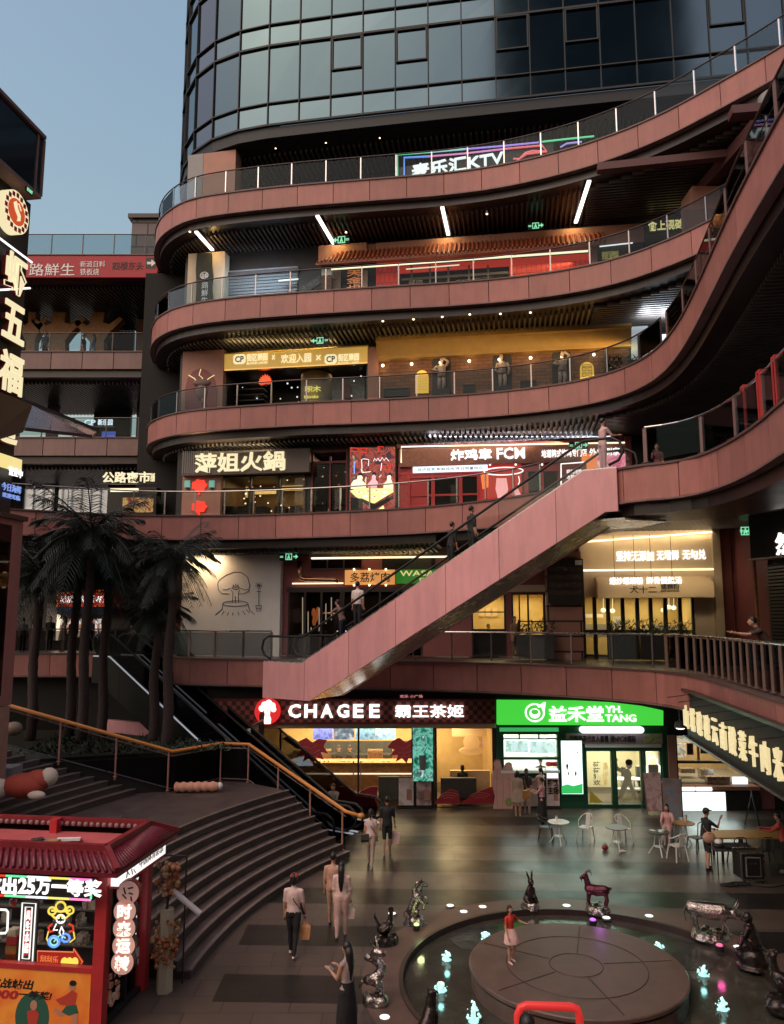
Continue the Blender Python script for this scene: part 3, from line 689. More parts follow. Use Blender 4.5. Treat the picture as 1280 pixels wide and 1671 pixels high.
# ================================================================== left wing
lw = thing('wing_building', 'left wing of the mall with pink floor edges, open to the sky behind', 'building', (-19, 42, 0))
def wing_floor(z, y, fz=0.95, x0=-30, x1=-11.6):
    d = MB(); d.box(x0, x1, y+0.2, y+7.5, z-1.35, z-0.03); dk = d.build('floor_deck', 'brown', lw)
    f = MB(); x = x1
    while x > x0: f.box(x-1.66, x-0.02, y, y+0.12, z-fz, z-0.02); x -= 1.68
    f.build('fascia', 'pinkd', dk)
    t = MB(); t.box(x0, x1, y-0.05, y+0.3, z-0.016, z+0.05); t.build('coping', 'coping', dk)
    s = MB(); clip_slats(s, [(x0,y+0.9),(x1,y+0.9),(x1,y+7.4),(x0,y+7.4)], PI/2-0.12, 0.22, 0.085, z-1.53, z-1.37); s.build('ceiling_slats', 'slat', dk)
for k, y in ((3,39.5),(4,39.8),(5,39.3)): wing_floor(Z[k], y)
# rear walls with openings through which the sky shows
def wing_back(k, holes, y=46.8, m='dark'):
    w = Wall((-30,y),(-11.6,y)); mb = MB(); hs = [w.rect(*h, 0) for h in holes]
    wall_holes(mb, w, Z[k], Z[k+1]-1.4, hs); mb.build('rear_wall', m, lw)
wing_back(4, [(50,536,92,600),(108,532,152,600),(158,540,170,600),(218,530,232,600)])
wing_back(3, [(30,655,75,740),(92,660,152,740),(213,658,224,740)])
for px, wd in ((98,0.55),(162,0.5),(54,0.3)):         # flared tree-like piers on the fourth floor
    w = Wall((-30,43.5),(-11.6,43.5)); s = w.uv(px, 550)[0]; mb = MB(); z0, z1 = Z[4], Z[5]-1.5
    w.poly(mb, [(s-wd,z0),(s+wd,z0),(s+wd*0.8,z0+1.9),(s+wd*1.4,z0+2.4),(s+wd*2.9,z0+3.2),(s+wd*2.5,z1-.4),(s+wd*1.3,z0+2.9),(s+wd*.6,z0+3.0),(s+wd*.7,z1-.1),(s-wd*.8,z1-.1),(s-wd*.7,z0+3.0),(s-wd*1.3,z0+2.8),(s-wd*2.6,z1-.5),(s-wd*3,z0+3.1),(s-wd*1.5,z0+2.2),(s-wd*.8,z0+1.8)], -0.3, 0.3)
    mb.build('flared_pier', 'wood', lw)
mb = MB(); w = Wall((-30,44.5),(-11.6,44.5)); w.pbox(mb, 222, 512, 262, 585, -.3, 0); mb.build('pier', 'terra', lw)
mb = MB(); w.pbox(mb, 222, 655, 237, 745, -.3, 0); w.pbox(mb, 75, 660, 92, 745, -.3, 0); mb.build('pier', 'dark', lw)
# stair core against the sky
mb = MB(); mb.box(-15.4,-11.2,42.8,47.5,Z[5],31.0); M['core'] = pattern_mat('core_stone', (0.16,0.12,0.12), (0.13,0.10,0.10), 'brick', 1.3, 0.75, 0.6, 0.3); mb.build('stair_core', M['core'], lw)
mb = MB(); mb.box(-15.6,-11.1,42.6,47.7,31.0,31.25); mb.build('core_cap', 'brown', lw)
mb = MB(); mb.box(-13.0,-8.5,38.5,46.8,0,Z[5]-1.4); mb.build('link_wall', 'black', lw)
mb = MB(); mb.box(-40,-7.7,37.2,37.5,0,Z[1]-1.0); mb.build('dark_backdrop', 'black', lw)  # added black backdrop that keeps the gap under the deck dark
mb = MB(); mb.box(-40,-9.0,46,46.3,Z[1],Z[2]-1.3); mb.build('lower_rear_wall', 'black', lw)
for z, y, lab in ((Z[5]+.05,39.3,'glass railing standing against the sky on the roof of the left wing'),(Z[4]+.05,39.8,'glass railing on the left wing floor just under the red banner'),(Z[3]+.05,39.5,'glass railing on the left wing floor by the purple screen')):
    railing('wing_railing', lab, [Vector((x,y,0)) for x in (-27,-24,-21,-18,-15,-11.7)], z, 1.05 if y != 39.3 else 1.2, 1.7, postm='raild', group='railings of the left wing')
# pale ribbed building and a grey one far behind the openings
def far_block(x0,x1,y,z,lab,col,rib):
    t = thing('distant_building', lab, 'building', ((x0+x1)/2,y+5,0))
    mb = MB(); mb.box(x0,x1,y,y+10,0,z); mb.build('wall', mat('far_wall', col, 0.6, var=0.05), t)
    r = MB(); x = x0+0.3
    while x < x1-0.3: r.box(x,x+0.12,y-0.14,y-0.01,0.5,z-0.4); x += rib
    r.build('ribs', mat('far_rib', [c*0.6 for c in col], 0.5), t)
    mb = MB(); mb.box(x0-.2,x1+.2,y-.2,y+10.2,z,z+.4); mb.build('roof', 'grey', t)
far_block(-46,-21,72,22.5,'pale ribbed building far behind the open left wing',(0.75,0.78,0.80),0.9)
far_block(-70,-47,80,15,'grey ribbed block beyond the far left of the open wing',(0.4,0.5,0.52),1.2)
# dark tower across the plaza, seen mirrored in the curtain wall
ot = thing('office_tower', 'dark slab tower across the plaza that the glass curtain wall mirrors', 'tower', (6,-60,0))
mb = MB(); mb.box(-10,22,-75,-50,0,140); mb.build('wall', mat('dark_tower_wall', (0.2,0.22,0.25), 0.5, var=0.3, vscale=0.1), ot)
mb = MB()
for i in range(12):
    x = -8+i*2.6
    mb.box(x,x+0.9,-50,-49.85,6,138)
mb.build('window_strips', mat('dark_tower_glass', (0.05,0.07,0.09), 0.1, 0.6), ot)

# the near side of the mall, behind the viewpoint: mirrored in the shop glass
ow = thing('opposite_wing', 'near side of the mall behind the viewpoint, dark shop floors with pink edges', 'building', (0,-14,0))
mb = MB(); mb.box(-60,60,-30,-13,0,19); mb.build('wall', 'dark', ow)
mb = MB()
for z in (5.9,11.95,16.95): mb.box(-60,60,-12.99,-11.5,z-1,z)
mb.build('floor_edges', 'pinkd', ow)
mb = MB(); rw = random.Random(4)
for z in (2.0,7.0,13.0):
    x = -55
    while x < 55:
        L = rw.uniform(2,5)
        if rw.random() < .45: mb.box(x,x+L,-12.98,-12.9,z,z+rw.uniform(.6,1.6))
        x += L+rw.uniform(1,4)
mb.build('lit_windows', glow('far_lit_window',(1,.62,.45),1.2), ow)
# ================================================================== SHOPS: helpers
def room(th, w, s0, s1, z0, z1, depth, wallm, lampE=0, col=(1,0.85,0.6), floorm='grey', name='interior', ceilm=None, d0=-0.26):
    mb = MB(); ms = [wallm, floorm, ceilm or wallm]
    dd = d0-depth
    w.box(mb, s0-0.05, s1+0.05, z0-0.05, z1+0.05, dd-0.1, dd); w.box(mb, s0-0.15, s0-0.05, z0-0.05, z1+0.05, dd, d0-.01); w.box(mb, s1+0.05, s1+0.15, z0-0.05, z1+0.05, dd, d0-.01)
    mb.cur = 1; w.box(mb, s0-0.05, s1+0.05, z0-0.15, z0-0.05, dd, d0-.01); mb.cur = 2; w.box(mb, s0-0.05, s1+0.05, z1+0.05, z1+0.15, dd, d0-.01)
    r = mb.build(name, ms, th)
    if lampE:
        lamp('ceiling_light', w.P((s0+s1)/2, z1-0.05, d0-depth*0.5), lampE, col, (s1-s0)*0.8, depth*0.6, (0,0,-1), th)
    return r
def letters(th, w, body, x0, y0, x1, y1, d, m, thick=0.07, bold=0.015, name='lettering', parent=None):
    mb = MB(); w.ptext(mb, body, x0, y0, x1, y1, d, thick, bold); return mb.build(name, m, parent or th)
def part(th, w, name, m, *rects):     # boxes given by photo rectangle + depths
    mb = MB()
    for r in rects: w.pbox(mb, *r)
    return mb.build(name, m, th)
def exit_sign(w, x0, y0, x1, y1, d, label, rev=False):
    s0, s1, z0, z1 = w.rect(x0, y0, x1, y1, d); th = w.thing('exit_sign', label, 'exit sign', s0, z0, 'green exit signs')
    mb = MB(); w.box(mb, s0, s1, z0, z1, d-0.06, d); mb.build('case', 'ink', th)
    m = MB(); h = z1-z0; L = s1-s0; c = (s0+s1)/2
    w.frame(m, c-h*.42, c+h*.42, z0+h*.1, z1-h*.1, d+.001, d+.012, h*.09)          # doorway with a running figure
    w.disc(m, c, z0+h*.68, h*.09, d+.001, d+.012, 8); w.poly(m, [(c-h*.2,z0+h*.2),(c-h*.08,z0+h*.2),(c+.0,z0+h*.4),(c+h*.1,z0+h*.2),(c+h*.2,z0+h*.24),(c+h*.08,z0+h*.58),(c-h*.1,z0+h*.56)], d+.001, d+.012)
    a = c+(L*.36 if not rev else -L*.36); q = 1 if not rev else -1
    w.poly(m, [(a+q*h*.32,z0+h*.5),(a,z0+h*.8),(a,z0+h*.58),(a-q*h*.28,z0+h*.58),(a-q*h*.28,z0+h*.42),(a,z0+h*.42),(a,z0+h*.2)][::q], d+.001, d+.012)
    b = c-q*L*.38
    w.box(m, b-h*.2, b+h*.2, z0+h*.52, z0+h*.6, d+.001, d+.012); w.box(m, b-h*.2, b+h*.2, z0+h*.38, z0+h*.45, d+.001, d+.012)
    m.build('pictogram', 'Lexit', th); return th

# ================================================================== F1 (lowest balcony level)
w = SW[1]; z0, z1 = Z[1], Z[2]-0.56
H = lambda *r: w.rect(*r, 0)
cafe1 = H(770,968,826,1078); cafe2 = H(836,968,890,1078); noodle = H(952,972,1136,1078); bbq = H(470,962,690,1078)
for h in (cafe1, cafe2, noodle, bbq): pass
mb = MB(); fix = lambda h: (h[0], h[1], z0+0.02, h[3])
holes = [fix(bbq), fix(cafe1), fix(cafe2), fix(noodle)]
wall_holes(mb, w, z0, z1, holes); mb.build('shop_wall', 'wine', bld)
# --- white mural board
mu = w.thing('mural_board', 'white hoarding with a black line drawing of a tree-crowned man on a stump', 'hoarding', w.uv(297,1075)[0], z0)
part(mu, w, 'board', 'white', (296,905,457,1082,0.02,0.42))
art = MB(); q = lambda x, y: (240+x*.40625, 660+y*.40625); D = 0.43
def stroke(pts, r=0.013): w.pline(art, [q(*p) for p in pts], D, r, 5)
stroke([(330,762),(302,760),(287,745),(284,720),(291,705),(318,686),(350,673),(380,675),(404,695),(413,725),(408,750),(388,760),(366,762)])
stroke([(335,738),(318,745),(305,742)]); stroke([(376,738),(392,746),(405,742)]); stroke([(338,747),(345,754),(343,798)]); stroke([(372,747),(367,754),(367,798)]); stroke([(355,770),(355,799)])
stroke([(340,738),(347,730),(356,736),(364,729),(372,738)]); stroke([(345,724),(350,731)]); stroke([(356,720),(356,730)]); stroke([(367,724),(362,731)]); stroke([(343,740),(356,744),(370,740)])
stroke([(304+51*(1-math.cos(a*PI/10)), 800+11*math.sin(a*PI/10)) for a in range(21)]); stroke([(304,801),(302,822),(274,846)]); stroke([(406,801),(411,826),(432,845)])
for a, b in (((310,830),(300,846)),((328,834),(322,848)),((345,836),(344,848)),((365,834),(370,847)),((385,830),(395,845)),((398,824),(412,838))): stroke([a,b])
for a in range(7): stroke([(449,727),(449+15*math.cos(a*PI/3.5+.3),727+13*math.sin(a*PI/3.5+.3))])
stroke([(449,738),(449,806)]); stroke([(440,752),(458,752)]); stroke([(437,808),(461,808),(456,830),(441,830),(437,808)]); stroke([(441,820),(457,820)])
art.build('line_drawing', 'ink', mu)
pl_ = w.thing('picture_light', 'small bar lamp above the white hoarding, shining down on it', 'lamp', *w.uv(413,890,1.0))
mb = MB(); mb.tube([w.P(*w.uv(398,888,1.0),1.0), w.P(*w.uv(428,894,1.0),1.0)], 0.05, 8); mb.build('tube', 'Lw', pl_); mb = MB(); a = w.uv(410,892,1.0); mb.tube([w.P(a[0],a[1],1.0),w.P(a[0],a[1]+.5,1.0)], 0.015, 6); mb.build('rod', 'raild', pl_)
lamp('picture_glow', w.P(w.uv(330,900,1.2)[0], 10.3, 1.1), 36, (1,0.66,0.36), 1.2, 0.2, (-0.1,0.55,-0.8), pl_)
exit_sign(w, 456, 902, 487, 915, 0.8, 'green exit sign beside the white hoarding on the lowest balcony level')
# --- barbecue shop
bq = w.thing('barbecue_shop', 'dark barbecue restaurant front with copper duct and black framed glass doors', 'shop front', w.uv(580,1075)[0], z0)
room(bq, w, bbq[0], bbq[1], z0+.02, bbq[3], 4.0, 'dark', 45, (1,0.62,0.35), 'dgrey')
part(bq, w, 'cornice', 'cream', (505,894,742,908,0.05,0.3)); part(bq, w, 'light_strip', 'Lstrip', (508,908.5,738,911,0.22,0.3))
lamp('cove_light', w.P(w.uv(620,905)[0], w.uv(620,900)[1], 0.75), 14, (1,0.72,0.35), 4.5, 0.1, (0,0.7,0.5), bq)
part(bq, w, 'fanlight', 'dglass', (508,912,590,928,0.02,0.05)); part(bq, w, 'fanlight_bar', 'raild', (507,911,592,913,0.03,0.1),(507,927,592,929,0.03,0.1),(533,912,535,928,0.03,0.1),(560,912,562,928,0.03,0.1))
part(bq, w, 'vent_panel', 'black', (624,911,710,930,0.02,0.06))
mb = MB(); mb.smooth = True; w.pline(mb, [(489,915),(489,937),(491,943),(497,945),(548,946),(553,948)], 0.22, 0.11, 12); mb.build('copper_duct', mat('copper',(0.55,0.27,0.18),0.25,1.0), bq)
part(bq, w, 'door_light_strip', 'Lstrip', (477,951,560,953,0.1,0.16))
f = MB()
for x in (470,497,524,556,560,590,620,650,688): w.pbox(f, x-1.5, 962, x+1.5, 1078, -0.12, -0.02)
w.pbox(f, 468, 958, 692, 966, -0.12, 0.03); f.build('door_frame', 'raild', bq)
part(bq, w, 'door_glass', 'dglass', (470,966,690,1076,-0.09,-0.07))
mb = MB()
for x, ya, yb in ((494,975,1035),(499,1040,1052),(503,998,1040),(521,992,1030),(532,985,1018),(541,975,1012),(508,1024,1030)): w.pline(mb, [(x,ya),(x,yb)], -1.3, 0.025, 5)
mb.build('hanging_tubes', 'Lww', bq)
mb = MB(); 
for x, y in ((512,1000),(516,1008),(519,998),(513,1014)): mb.ell(w.P(*w.uv(x,y,-1.5),-1.5), (0.1,0.1,0.22), 8, 6)
mb.build('paper_lantern', 'Lor', bq)
mb = MB(); w.pbox(mb, 475,1035,500,1076,-1.1,-0.6); w.pbox(mb,505,1030,530,1076,-1.5,-1.0); w.pbox(mb,545,1000,552,1040,-1.7,-1.6); mb.build('service_counter', 'grey', bq)
sg = w.thing('shop_sign', 'lit orange wooden sign reading four black Chinese characters of the barbecue shop', 'sign', *w.uv(564,953), group='signs over the shop fronts')
M['amber'] = mat('amber_board', (0.8,0.42,0.16), 0.5, emit=(1.0,0.42,0.12), es=0.42, var=0.2, vscale=3)
part(sg, w, 'board', M['amber'], (563,930,644,954,0.12,0.3)); letters(sg, w, '多荔烤肉', 572,934,636,950, 0.305, 'ink', 0.02, 0.02)
mb = MB()
for x in (578,603,630):
    for y in (929,955): mb.ell(w.P(*w.uv(x,y,.42),.42), 0.045, 8, 6)
mb.build('bulbs', 'Lbulb', sg)
sg = w.thing('shop_sign', 'green sign with yellow capitals partly hidden by the pink escalator', 'sign', *w.uv(648,951), group='signs over the shop fronts')
part(sg, w, 'board', mat('green_board',(0.03,0.22,0.03),0.5,emit=(0.05,0.45,0.04),es=0.22), (647,929,740,952,0.08,0.24)); letters(sg, w, 'WASABI', 653,931,724,940, 0.245, 'Lgold', 0.02); letters(sg, w, 'EAT', 685,943,718,951, 0.245, 'Lgold', 0.02)
# --- cafe beside the stone pillar
cf = w.thing('cafe_facade', 'cafe front with yellow-lit windows in dark frames under the pink escalator', 'shop front', w.uv(830,1075)[0], z0)
M['yroom'] = mat('yellow_room', (0.62,0.47,0.20), 0.7, var=0.1)
for h, nm in ((cafe1,'window'),(cafe2,'door')):
    room(cf, w, h[0], h[1], z0+.02, h[3], 3.0, M['yroom'], 38, (1,0.80,0.42), 'wood', 'interior' if nm == 'window' else 'entrance_hall')
    f = MB(); w.frame(f, h[0], h[1], z0+.02, h[3], -0.14, 0.04, 0.07); mid = (h[0]+h[1])/2
    if nm == 'window':
        w.box(f, h[0]+.07, h[1]-.07, z0+1.1, z0+1.2, -0.12, 0.03); w.box(f, h[0]+.07, h[1]-.07, z0+1.9, z0+1.95, -0.12, 0.03)
    else:
        w.box(f, mid-.04, mid+.04, z0+.1, h[3]-.07, -0.12, 0.03); w.box(f, h[0]+.3, h[0]+.36, z0+.1, h[3]-.07, -0.12, 0.03); w.box(f, h[0]+.36, h[1]-.07, z0+1.5, z0+1.55, -0.11, 0.02)
    fo = f.build(nm+'_frame', 'dark', cf)
    g_ = MB(); w.box(g_, h[0]+.07, h[1]-.07, z0+.1, h[3]-.07, -0.09, -0.08); g_.build('pane', 'sglass', fo)
mb = MB()
for x in (786,797,808): w.pbox(mb, x-4, 992, x+4, 1006, -3.2, -3.15)
mb.build('menu_cards', 'cream', cf)
part(cf, w, 'lintel', 'beige', (700,955,895,966,0.02,0.10))
part(cf, w, 'bench', 'dark', (765,1032,830,1080,-0.9,-0.5))
# stone pillar with dark display
pr = MB(); 
w.pbox(pr, 892, 900, 951, 1084, 0.3, 1.1); M['pillar'] = pattern_mat('pillar_stone',(0.40,0.19,0.15),(0.36,0.17,0.135),'brick',2.6,0.62,0.55,0.4); pr.build('stone_pillar', M['pillar'], bld)
dp = w.thing('display_case', 'dark hanging display of scroll pictures on the stone pillar by the noodle shop', 'display', *w.uv(895,980,1.3))
part(dp, w, 'case', 'dark', (894,912,953,984,1.15,1.4)); mb = MB()
for y in (925,938,951,964): w.pbox(mb, 897, y, 949, y+6, 1.4, 1.43)
mb.build('pictures', art_mat('display_art',[(0.02,0.015,0.012),(0.10,0.05,0.04),(0.03,0.02,0.02),(0.22,0.16,0.13)],3.0), dp); part(dp, w, 'notice', 'white', (939,914,950,922,1.4,1.43))
# --- rice noodle shop
nd = w.thing('noodle_shop', 'beige rice noodle shop with yellow-lit tall windows between dark mullions', 'shop front', w.uv(1040,1075)[0], z0)
room(nd, w, noodle[0], noodle[1], z0+.02, noodle[3], 3.5, M['yroom'], 80, (1,0.80,0.42), 'wood')
f = MB()
for x in (953,972,994,1018,1042,1064,1088,1112,1134): w.pbox(f, x-3.2, 972, x+3.2, 1078, -0.14, 0.03)
w.pbox(f, 950, 1028, 1138, 1033, -0.12, 0.02); f.build('mullions', 'dark', nd)
part(nd, w, 'glazing', 'sglass', (953,974,1134,1078,-0.09,-0.08))
mb = MB()
for x in (985,1000,1083,1092,1100): w.pline(mb, [(x,970),(x,988+(x%7))], -1.6, .008, 4); mb.ell(w.P(*w.uv(x,991+(x%7),-1.6),-1.6),(0.12,0.12,0.1),10,6)
mb.build('pendant_lamps', 'Lww', nd)
mb = MB(); w.pbox(mb, 956, 1002, 985, 1008, -2.9,-2.5); w.pbox(mb,956,1018,1000,1040,-2.2,-1.6); w.pbox(mb,1002,1006,1014,1026,-2.0,-1.9); w.pbox(mb,1060,1020,1120,1040,-2.4,-1.8); mb.build('counter','white',nd)
part(nd, w, 'facade_panel', 'beige', (945,866,1172,974,0.02,0.12),(1136,974,1168,1082,0.02,0.10))
sg = w.thing('shop_sign', 'large beige light-edged sign with white characters over the rice noodle shop', 'sign', *w.uv(945,932), group='signs over the shop fronts')
part(sg, w, 'board', 'cream', (946,873,1168,929,0.13,0.26))
mb = MB(); w.pline(mb, [(958,884),(1168,868),(1171,929),(950,931)], 0.30, 0.035, 6); mb.build('light_edge', 'Lstrip', sg)
lamp('edge_glow', w.P(w.uv(1060,880)[0], w.uv(1060,872)[1]+.05, 0.75), 22, (1,0.80,0.5), 5.0, 0.1, (0,0.6,-0.8), sg)
letters(sg, w, '坚持无添加', 1006,899,1067,916, 0.27, 'Lw', 0.06, 0.03); letters(sg, w, '无增鲜', 1072,898,1108,914, 0.27, 'Lw', 0.06, 0.03); letters(sg, w, '无勾兑', 1114,897,1152,913, 0.27, 'Lw', 0.06, 0.03)
sg = w.thing('shop_sign', 'beige box awning sign with black and white characters under the big beige sign', 'sign', *w.uv(975,975), group='signs over the shop fronts')
mb = MB(); a = w.rect(976,949,1166,975,0.9); w.box(mb, a[0],a[1],a[2],a[3],0.13,0.9); w.poly(mb,[(a[0],a[3]),(a[1],a[3]),(a[1],a[3]+.22),(a[0],a[3]+.22)],0.13,0.5); mb.build('board','cream',sg)
lamp('face_fill', w.P(w.uv(1070,940)[0], w.uv(1070,935)[1], 2.2), 22, (1,.8,.5), 4.5, .1, (0,.75,-.6), sg)  # added lamp with no fitting, brightens the awning face
letters(sg, w, '爆炒螺蛳粉', 995,942,1050,954, 0.91, 'Lw', 0.05, 0.03); letters(sg, w, '鲜骨慢熬汤', 1055,941,1113,953, 0.91, 'Lw', 0.05, 0.03)
letters(sg, w, '犬十二', 1028,956,1072,968, 0.91, 'ink', 0.03, 0.02); letters(sg, w, '螺蛳粉', 1079,952,1109,962, 0.91, 'ink', 0.03); letters(sg, w, 'RICE NOODLES', 1079,963,1109,966, 0.91, 'ink', 0.02)
mb = MB()
for x in (1004,1037,1064,1098): mb.tube([w.P(*w.uv(x,952,0.95),0.95), w.P(w.uv(x,952,0.95)[0],11.0,0.95)], 0.012, 5)
mb.build('hanging_wires','raild',sg)
part(bld, w, 'pilaster', 'beige', (1168,862,1181,1084,0.02,0.35))
# wine wall, louvre, corner shop at the far right
wr = Wall((14.25,32.3),(14.4,29.45)); 
mb = MB(); wr.box(mb, 0, 2.85, z0, z1+.6, -0.2, 0); mb.build('wine_wall','wine',bld)
wl = Wall((14.4,29.4),(14.5,27.9)); lv = wl.thing('louvre', 'black louvred vent panel at the far right of the lowest balcony', 'vent', 0, z0)
mb = MB(); k = 0
while k*0.13 < 3.2: wl.box(mb, 0, 1.4, z0+.4+k*.13, z0+.47+k*.13, 0.02, 0.12); k += 1
mb.build('slats','dgrey',lv); mb = MB(); wl.box(mb,-.06,1.46,z0+.3,z0+3.7,-.05,.02); mb.build('backing','black',lv)
wc = Wall((12.3,25.9),(13.0,21.5)); sg = wc.thing('shop_sign', 'dark hanging fascia sign with glowing white characters at the right edge', 'sign', 0.2, 9, group='signs over the shop fronts')
a = ony(1226,912,25.5); b = ony(1226,856,25.5)
wx = Wall((a.x,25.5),(a.x+1.6,21.0)); mb = MB(); wx.box(mb,0,5,a.z,b.z+.3,-0.2,0.0); mb.build('board','dark',sg); mb = MB(); wx.box(mb,-.02,5,a.z-.06,a.z,-.22,.12); mb.build('lower_edge','steel',sg)
mb = MB(); t_ = wx.rect(1267,868,1297,905,0.05); wx.text(mb,'然味馆',t_[0],t_[0]+2.1,t_[2],t_[3],0.02,0.08,0.02); mb.build('lettering','Lw',sg)
mb = MB(); wx.box(mb,-.05,0.0,a.z-3,z1+.3,-.2,-.1); wx.box(mb,0.9,6,z0,a.z-.1,-.6,-.5); mb.build('shop_front','wood',sg)
exit_sign(SW[1], 1210, 858, 1224, 875, 2.6, 'green exit sign hanging by the corner shop at the far right')
# planters with dark shrubs
rl = random.Random(5)
def shrub(th, c, r, h, n=160, m='plant', leaf=0.16):
    mb = MB()
    for _ in range(n):
        a = rl.uniform(0,2*PI); q = r*math.sqrt(rl.random()); p = Vector((c[0]+q*math.cos(a), c[1]+q*math.sin(a), c[2]+h*rl.random()**0.7))
        d = Vector((rl.uniform(-1,1), rl.uniform(-1,1), rl.uniform(-.1,1))).normalized(); e = d.orthogonal().normalized()*leaf*0.22; L = leaf*rl.uniform(.7,1.6)
        mb.add([p, p+d*L*.5+e, p+d*L, p+d*L*.5-e], [(0,1,2,3)])
    return mb.build('foliage', m, th)
for i,(x0,x1,lab) in enumerate(((845,905,'dark box planter with low shrubs in front of the cafe door'),(995,1040,'dark box planter with shrubs before the left windows of the noodle shop'),(1046,1090,'dark box planter with shrubs before the middle windows of the noodle shop'),(1096,1130,'dark box planter with sparse shrubs before the last windows of the noodle shop'))):
    s0, s1, a_, b_ = w.rect(x0,1040,x1,1080,1.6); th = w.thing('planter', lab, 'planter', (s0+s1)/2, z0, 'box planters on the lowest balcony')
    mb = MB(); w.box(mb, s0, s1, z0+.03, z0+1.0, 1.3, 1.8); mb.build('box','dgrey',th)
    mb = MB()
    for _ in range(90*int(1+(s1-s0))):
        p = w.P(rl.uniform(s0,s1), z0+1.0+0.5*rl.random()**1.3, rl.uniform(1.3,1.8)); d = Vector((rl.uniform(-1,1), rl.uniform(-1,1), rl.uniform(0,1.4))).normalized(); e = d.orthogonal().normalized()*.03; L = rl.uniform(.12,.3)
        mb.add([p,p+d*L*.5+e,p+d*L,p+d*L*.5-e],[(0,1,2,3)])
    mb.build('foliage','plant',th)
# link: polished soffit panel beneath the escalator landing
pn = MB(); pn.prism([(5.5,23.4),(6.9,22.6),(8.3,23.1),(8.0,24.6),(6.6,25.6)],10.47,10.53); pn.build('ceiling_panel','under',bld)
# ================================================================== F2
w = SW[2]; z0, z1 = Z[2], Z[3]-1.4
hpw = w.rect(362,775,500,850,0); hpd = w.rect(508,735,568,850,0); fix = lambda h: (h[0],h[1],z0+.02,h[3])
mb = MB(); wall_holes(mb, w, z0, z1, [fix(hpw), fix(hpd)]); mb.build('shop_wall','dark',bld)
hp = w.thing('hot_pot_shop', 'hot pot restaurant front with warm window, dark door and terracotta pier', 'shop front', w.uv(430,838)[0], z0)
room(hp, w, hpw[0], hpw[1], z0+.02, hpw[3], 3.5, mat('hotpot_wall',(0.16,0.09,0.04),0.6,var=0.5,vscale=2), 40, (1,0.72,0.35), 'dark')
room(hp, w, hpd[0], hpd[1], z0+.02, hpd[3], 3.0, 'dark', 12, (1,0.6,0.35), 'dark', 'entrance_hall')
part(hp, w, 'pier', 'terra', (297,773,360,842,0.02,0.3)); f = MB(); a = fix(hpw); w.frame(f,a[0],a[1],a[2],a[3],-.12,.04,.07)
for x in (408,455): w.pbox(f, x-1.5, 776, x+1.5, 850, -.12,.02)
w.pbox(f,362,795,500,797,-.1,.02); f.build('window_frame','dark',hp); part(hp,w,'window_pane','sglass',(364,777,498,850,-.09,-.08))
f = MB(); a = fix(hpd); w.frame(f,a[0],a[1],a[2],a[3],-.12,.05,.09); w.pbox(f,537,745,540,850,-.1,.02); w.pbox(f,508,752,568,756,-.1,.03); f.build('door_frame','dred',hp); part(hp,w,'door_pane','dglass',(510,756,566,850,-.09,-.08))
rb = random.Random(11); mb = MB(); mb2 = MB()
for _ in range(46):
    x, y = rb.choice([(rb.uniform(366,496),rb.uniform(778,834)),(rb.uniform(512,566),rb.uniform(762,834))]); d = rb.uniform(-3,-.8)
    (mb if rb.random()<.7 else mb2).ell(w.P(*w.uv(x,y,d),d), rb.uniform(.02,.06), 6, 4)
mb.build('table_lamps','Lww',hp); mb2.build('small_lamps','Lor',hp)
mb = MB(); 
for x0_,y0_,x1_,y1_,d in ((366,790,404,812,-3.3),(415,800,450,806,-2.4),(460,790,494,800,-3.3)): w.pbox(mb,x0_,y0_,x1_,y1_,d-.1,d)
mb.build('wall_shelves', mat('shelf_glow',(0.6,0.4,0.15),.5,emit=(1,.65,.2),es=.35,var=.4,vscale=5), hp)
mb = MB()
for x in (372,395,425,455,480): w.pbox(mb,x-7,826,x+9,842,-1.4,-.7)
mb.build('dining_furniture','dark',hp)
sg = w.thing('shop_sign', 'dull brown ribbed sign with four big cream glowing characters of the hot pot shop', 'sign', *w.uv(297,773), group='signs over the shop fronts')
part(sg,w,'board',mat('ribbed_board',(0.13,0.10,0.09),0.5,var=.1),(297,735,505,773,0.3,0.62)); mb = MB()
for i in range(14): w.pbox(mb, 298+i*3.4, 736, 299.6+i*3.4, 773, .62,.645)
mb.build('ribs','grey',sg); letters(sg,w,'萍姐火鍋',319,738,466,770,0.64,'Lcream',0.1,0.035)
lamp('sign_glow', w.P(w.uv(390,728)[0], z1-.35, 1.1), 26, (1,0.78,0.45), 3.6, .2, (0,0.3,1), sg)
for y in (792,827):
    fl = w.thing('neon_blossom', ('upper' if y<800 else 'lower')+' glowing red blossom on the terracotta pier of the hot pot shop', 'neon flower', *w.uv(325,y+12,.36), group='red neon blossoms')
    c = w.uv(325,y,.36); mb = MB(); w.poly(mb,[(c[0]+.36*math.cos(k*PI/12)*(1+.12*math.cos(k*PI/12*7)),c[1]+.27*math.sin(k*PI/12)*(1+.12*math.cos(k*PI/12*7))) for k in range(24)],.32,.37); w.box(mb,c[0]-.04,c[0]+.04,c[1]-.45,c[1]-.2,.32,.36); mb.build('petals',mat('blossom',(0.6,0.03,0.02),.5,emit=(1,.04,.02),es=.85,var=.3,vscale=6),fl)
for x in (305,345):
    sc = w.thing('wall_lamp','small square teal wall lamp '+('left' if x<320 else 'right')+' of the upper red blossom','lamp',*w.uv(x,795,.3),group='teal wall lamps'); part(sc,w,'shade',mat('teal_lamp',(0.1,.25,.22),.4,emit=(.3,.8,.65),es=.25),(x-4,784,x+4,795,.3,.42)); part(sc,w,'bracket','dark',(x-2,795,x+2,798,.3,.4))
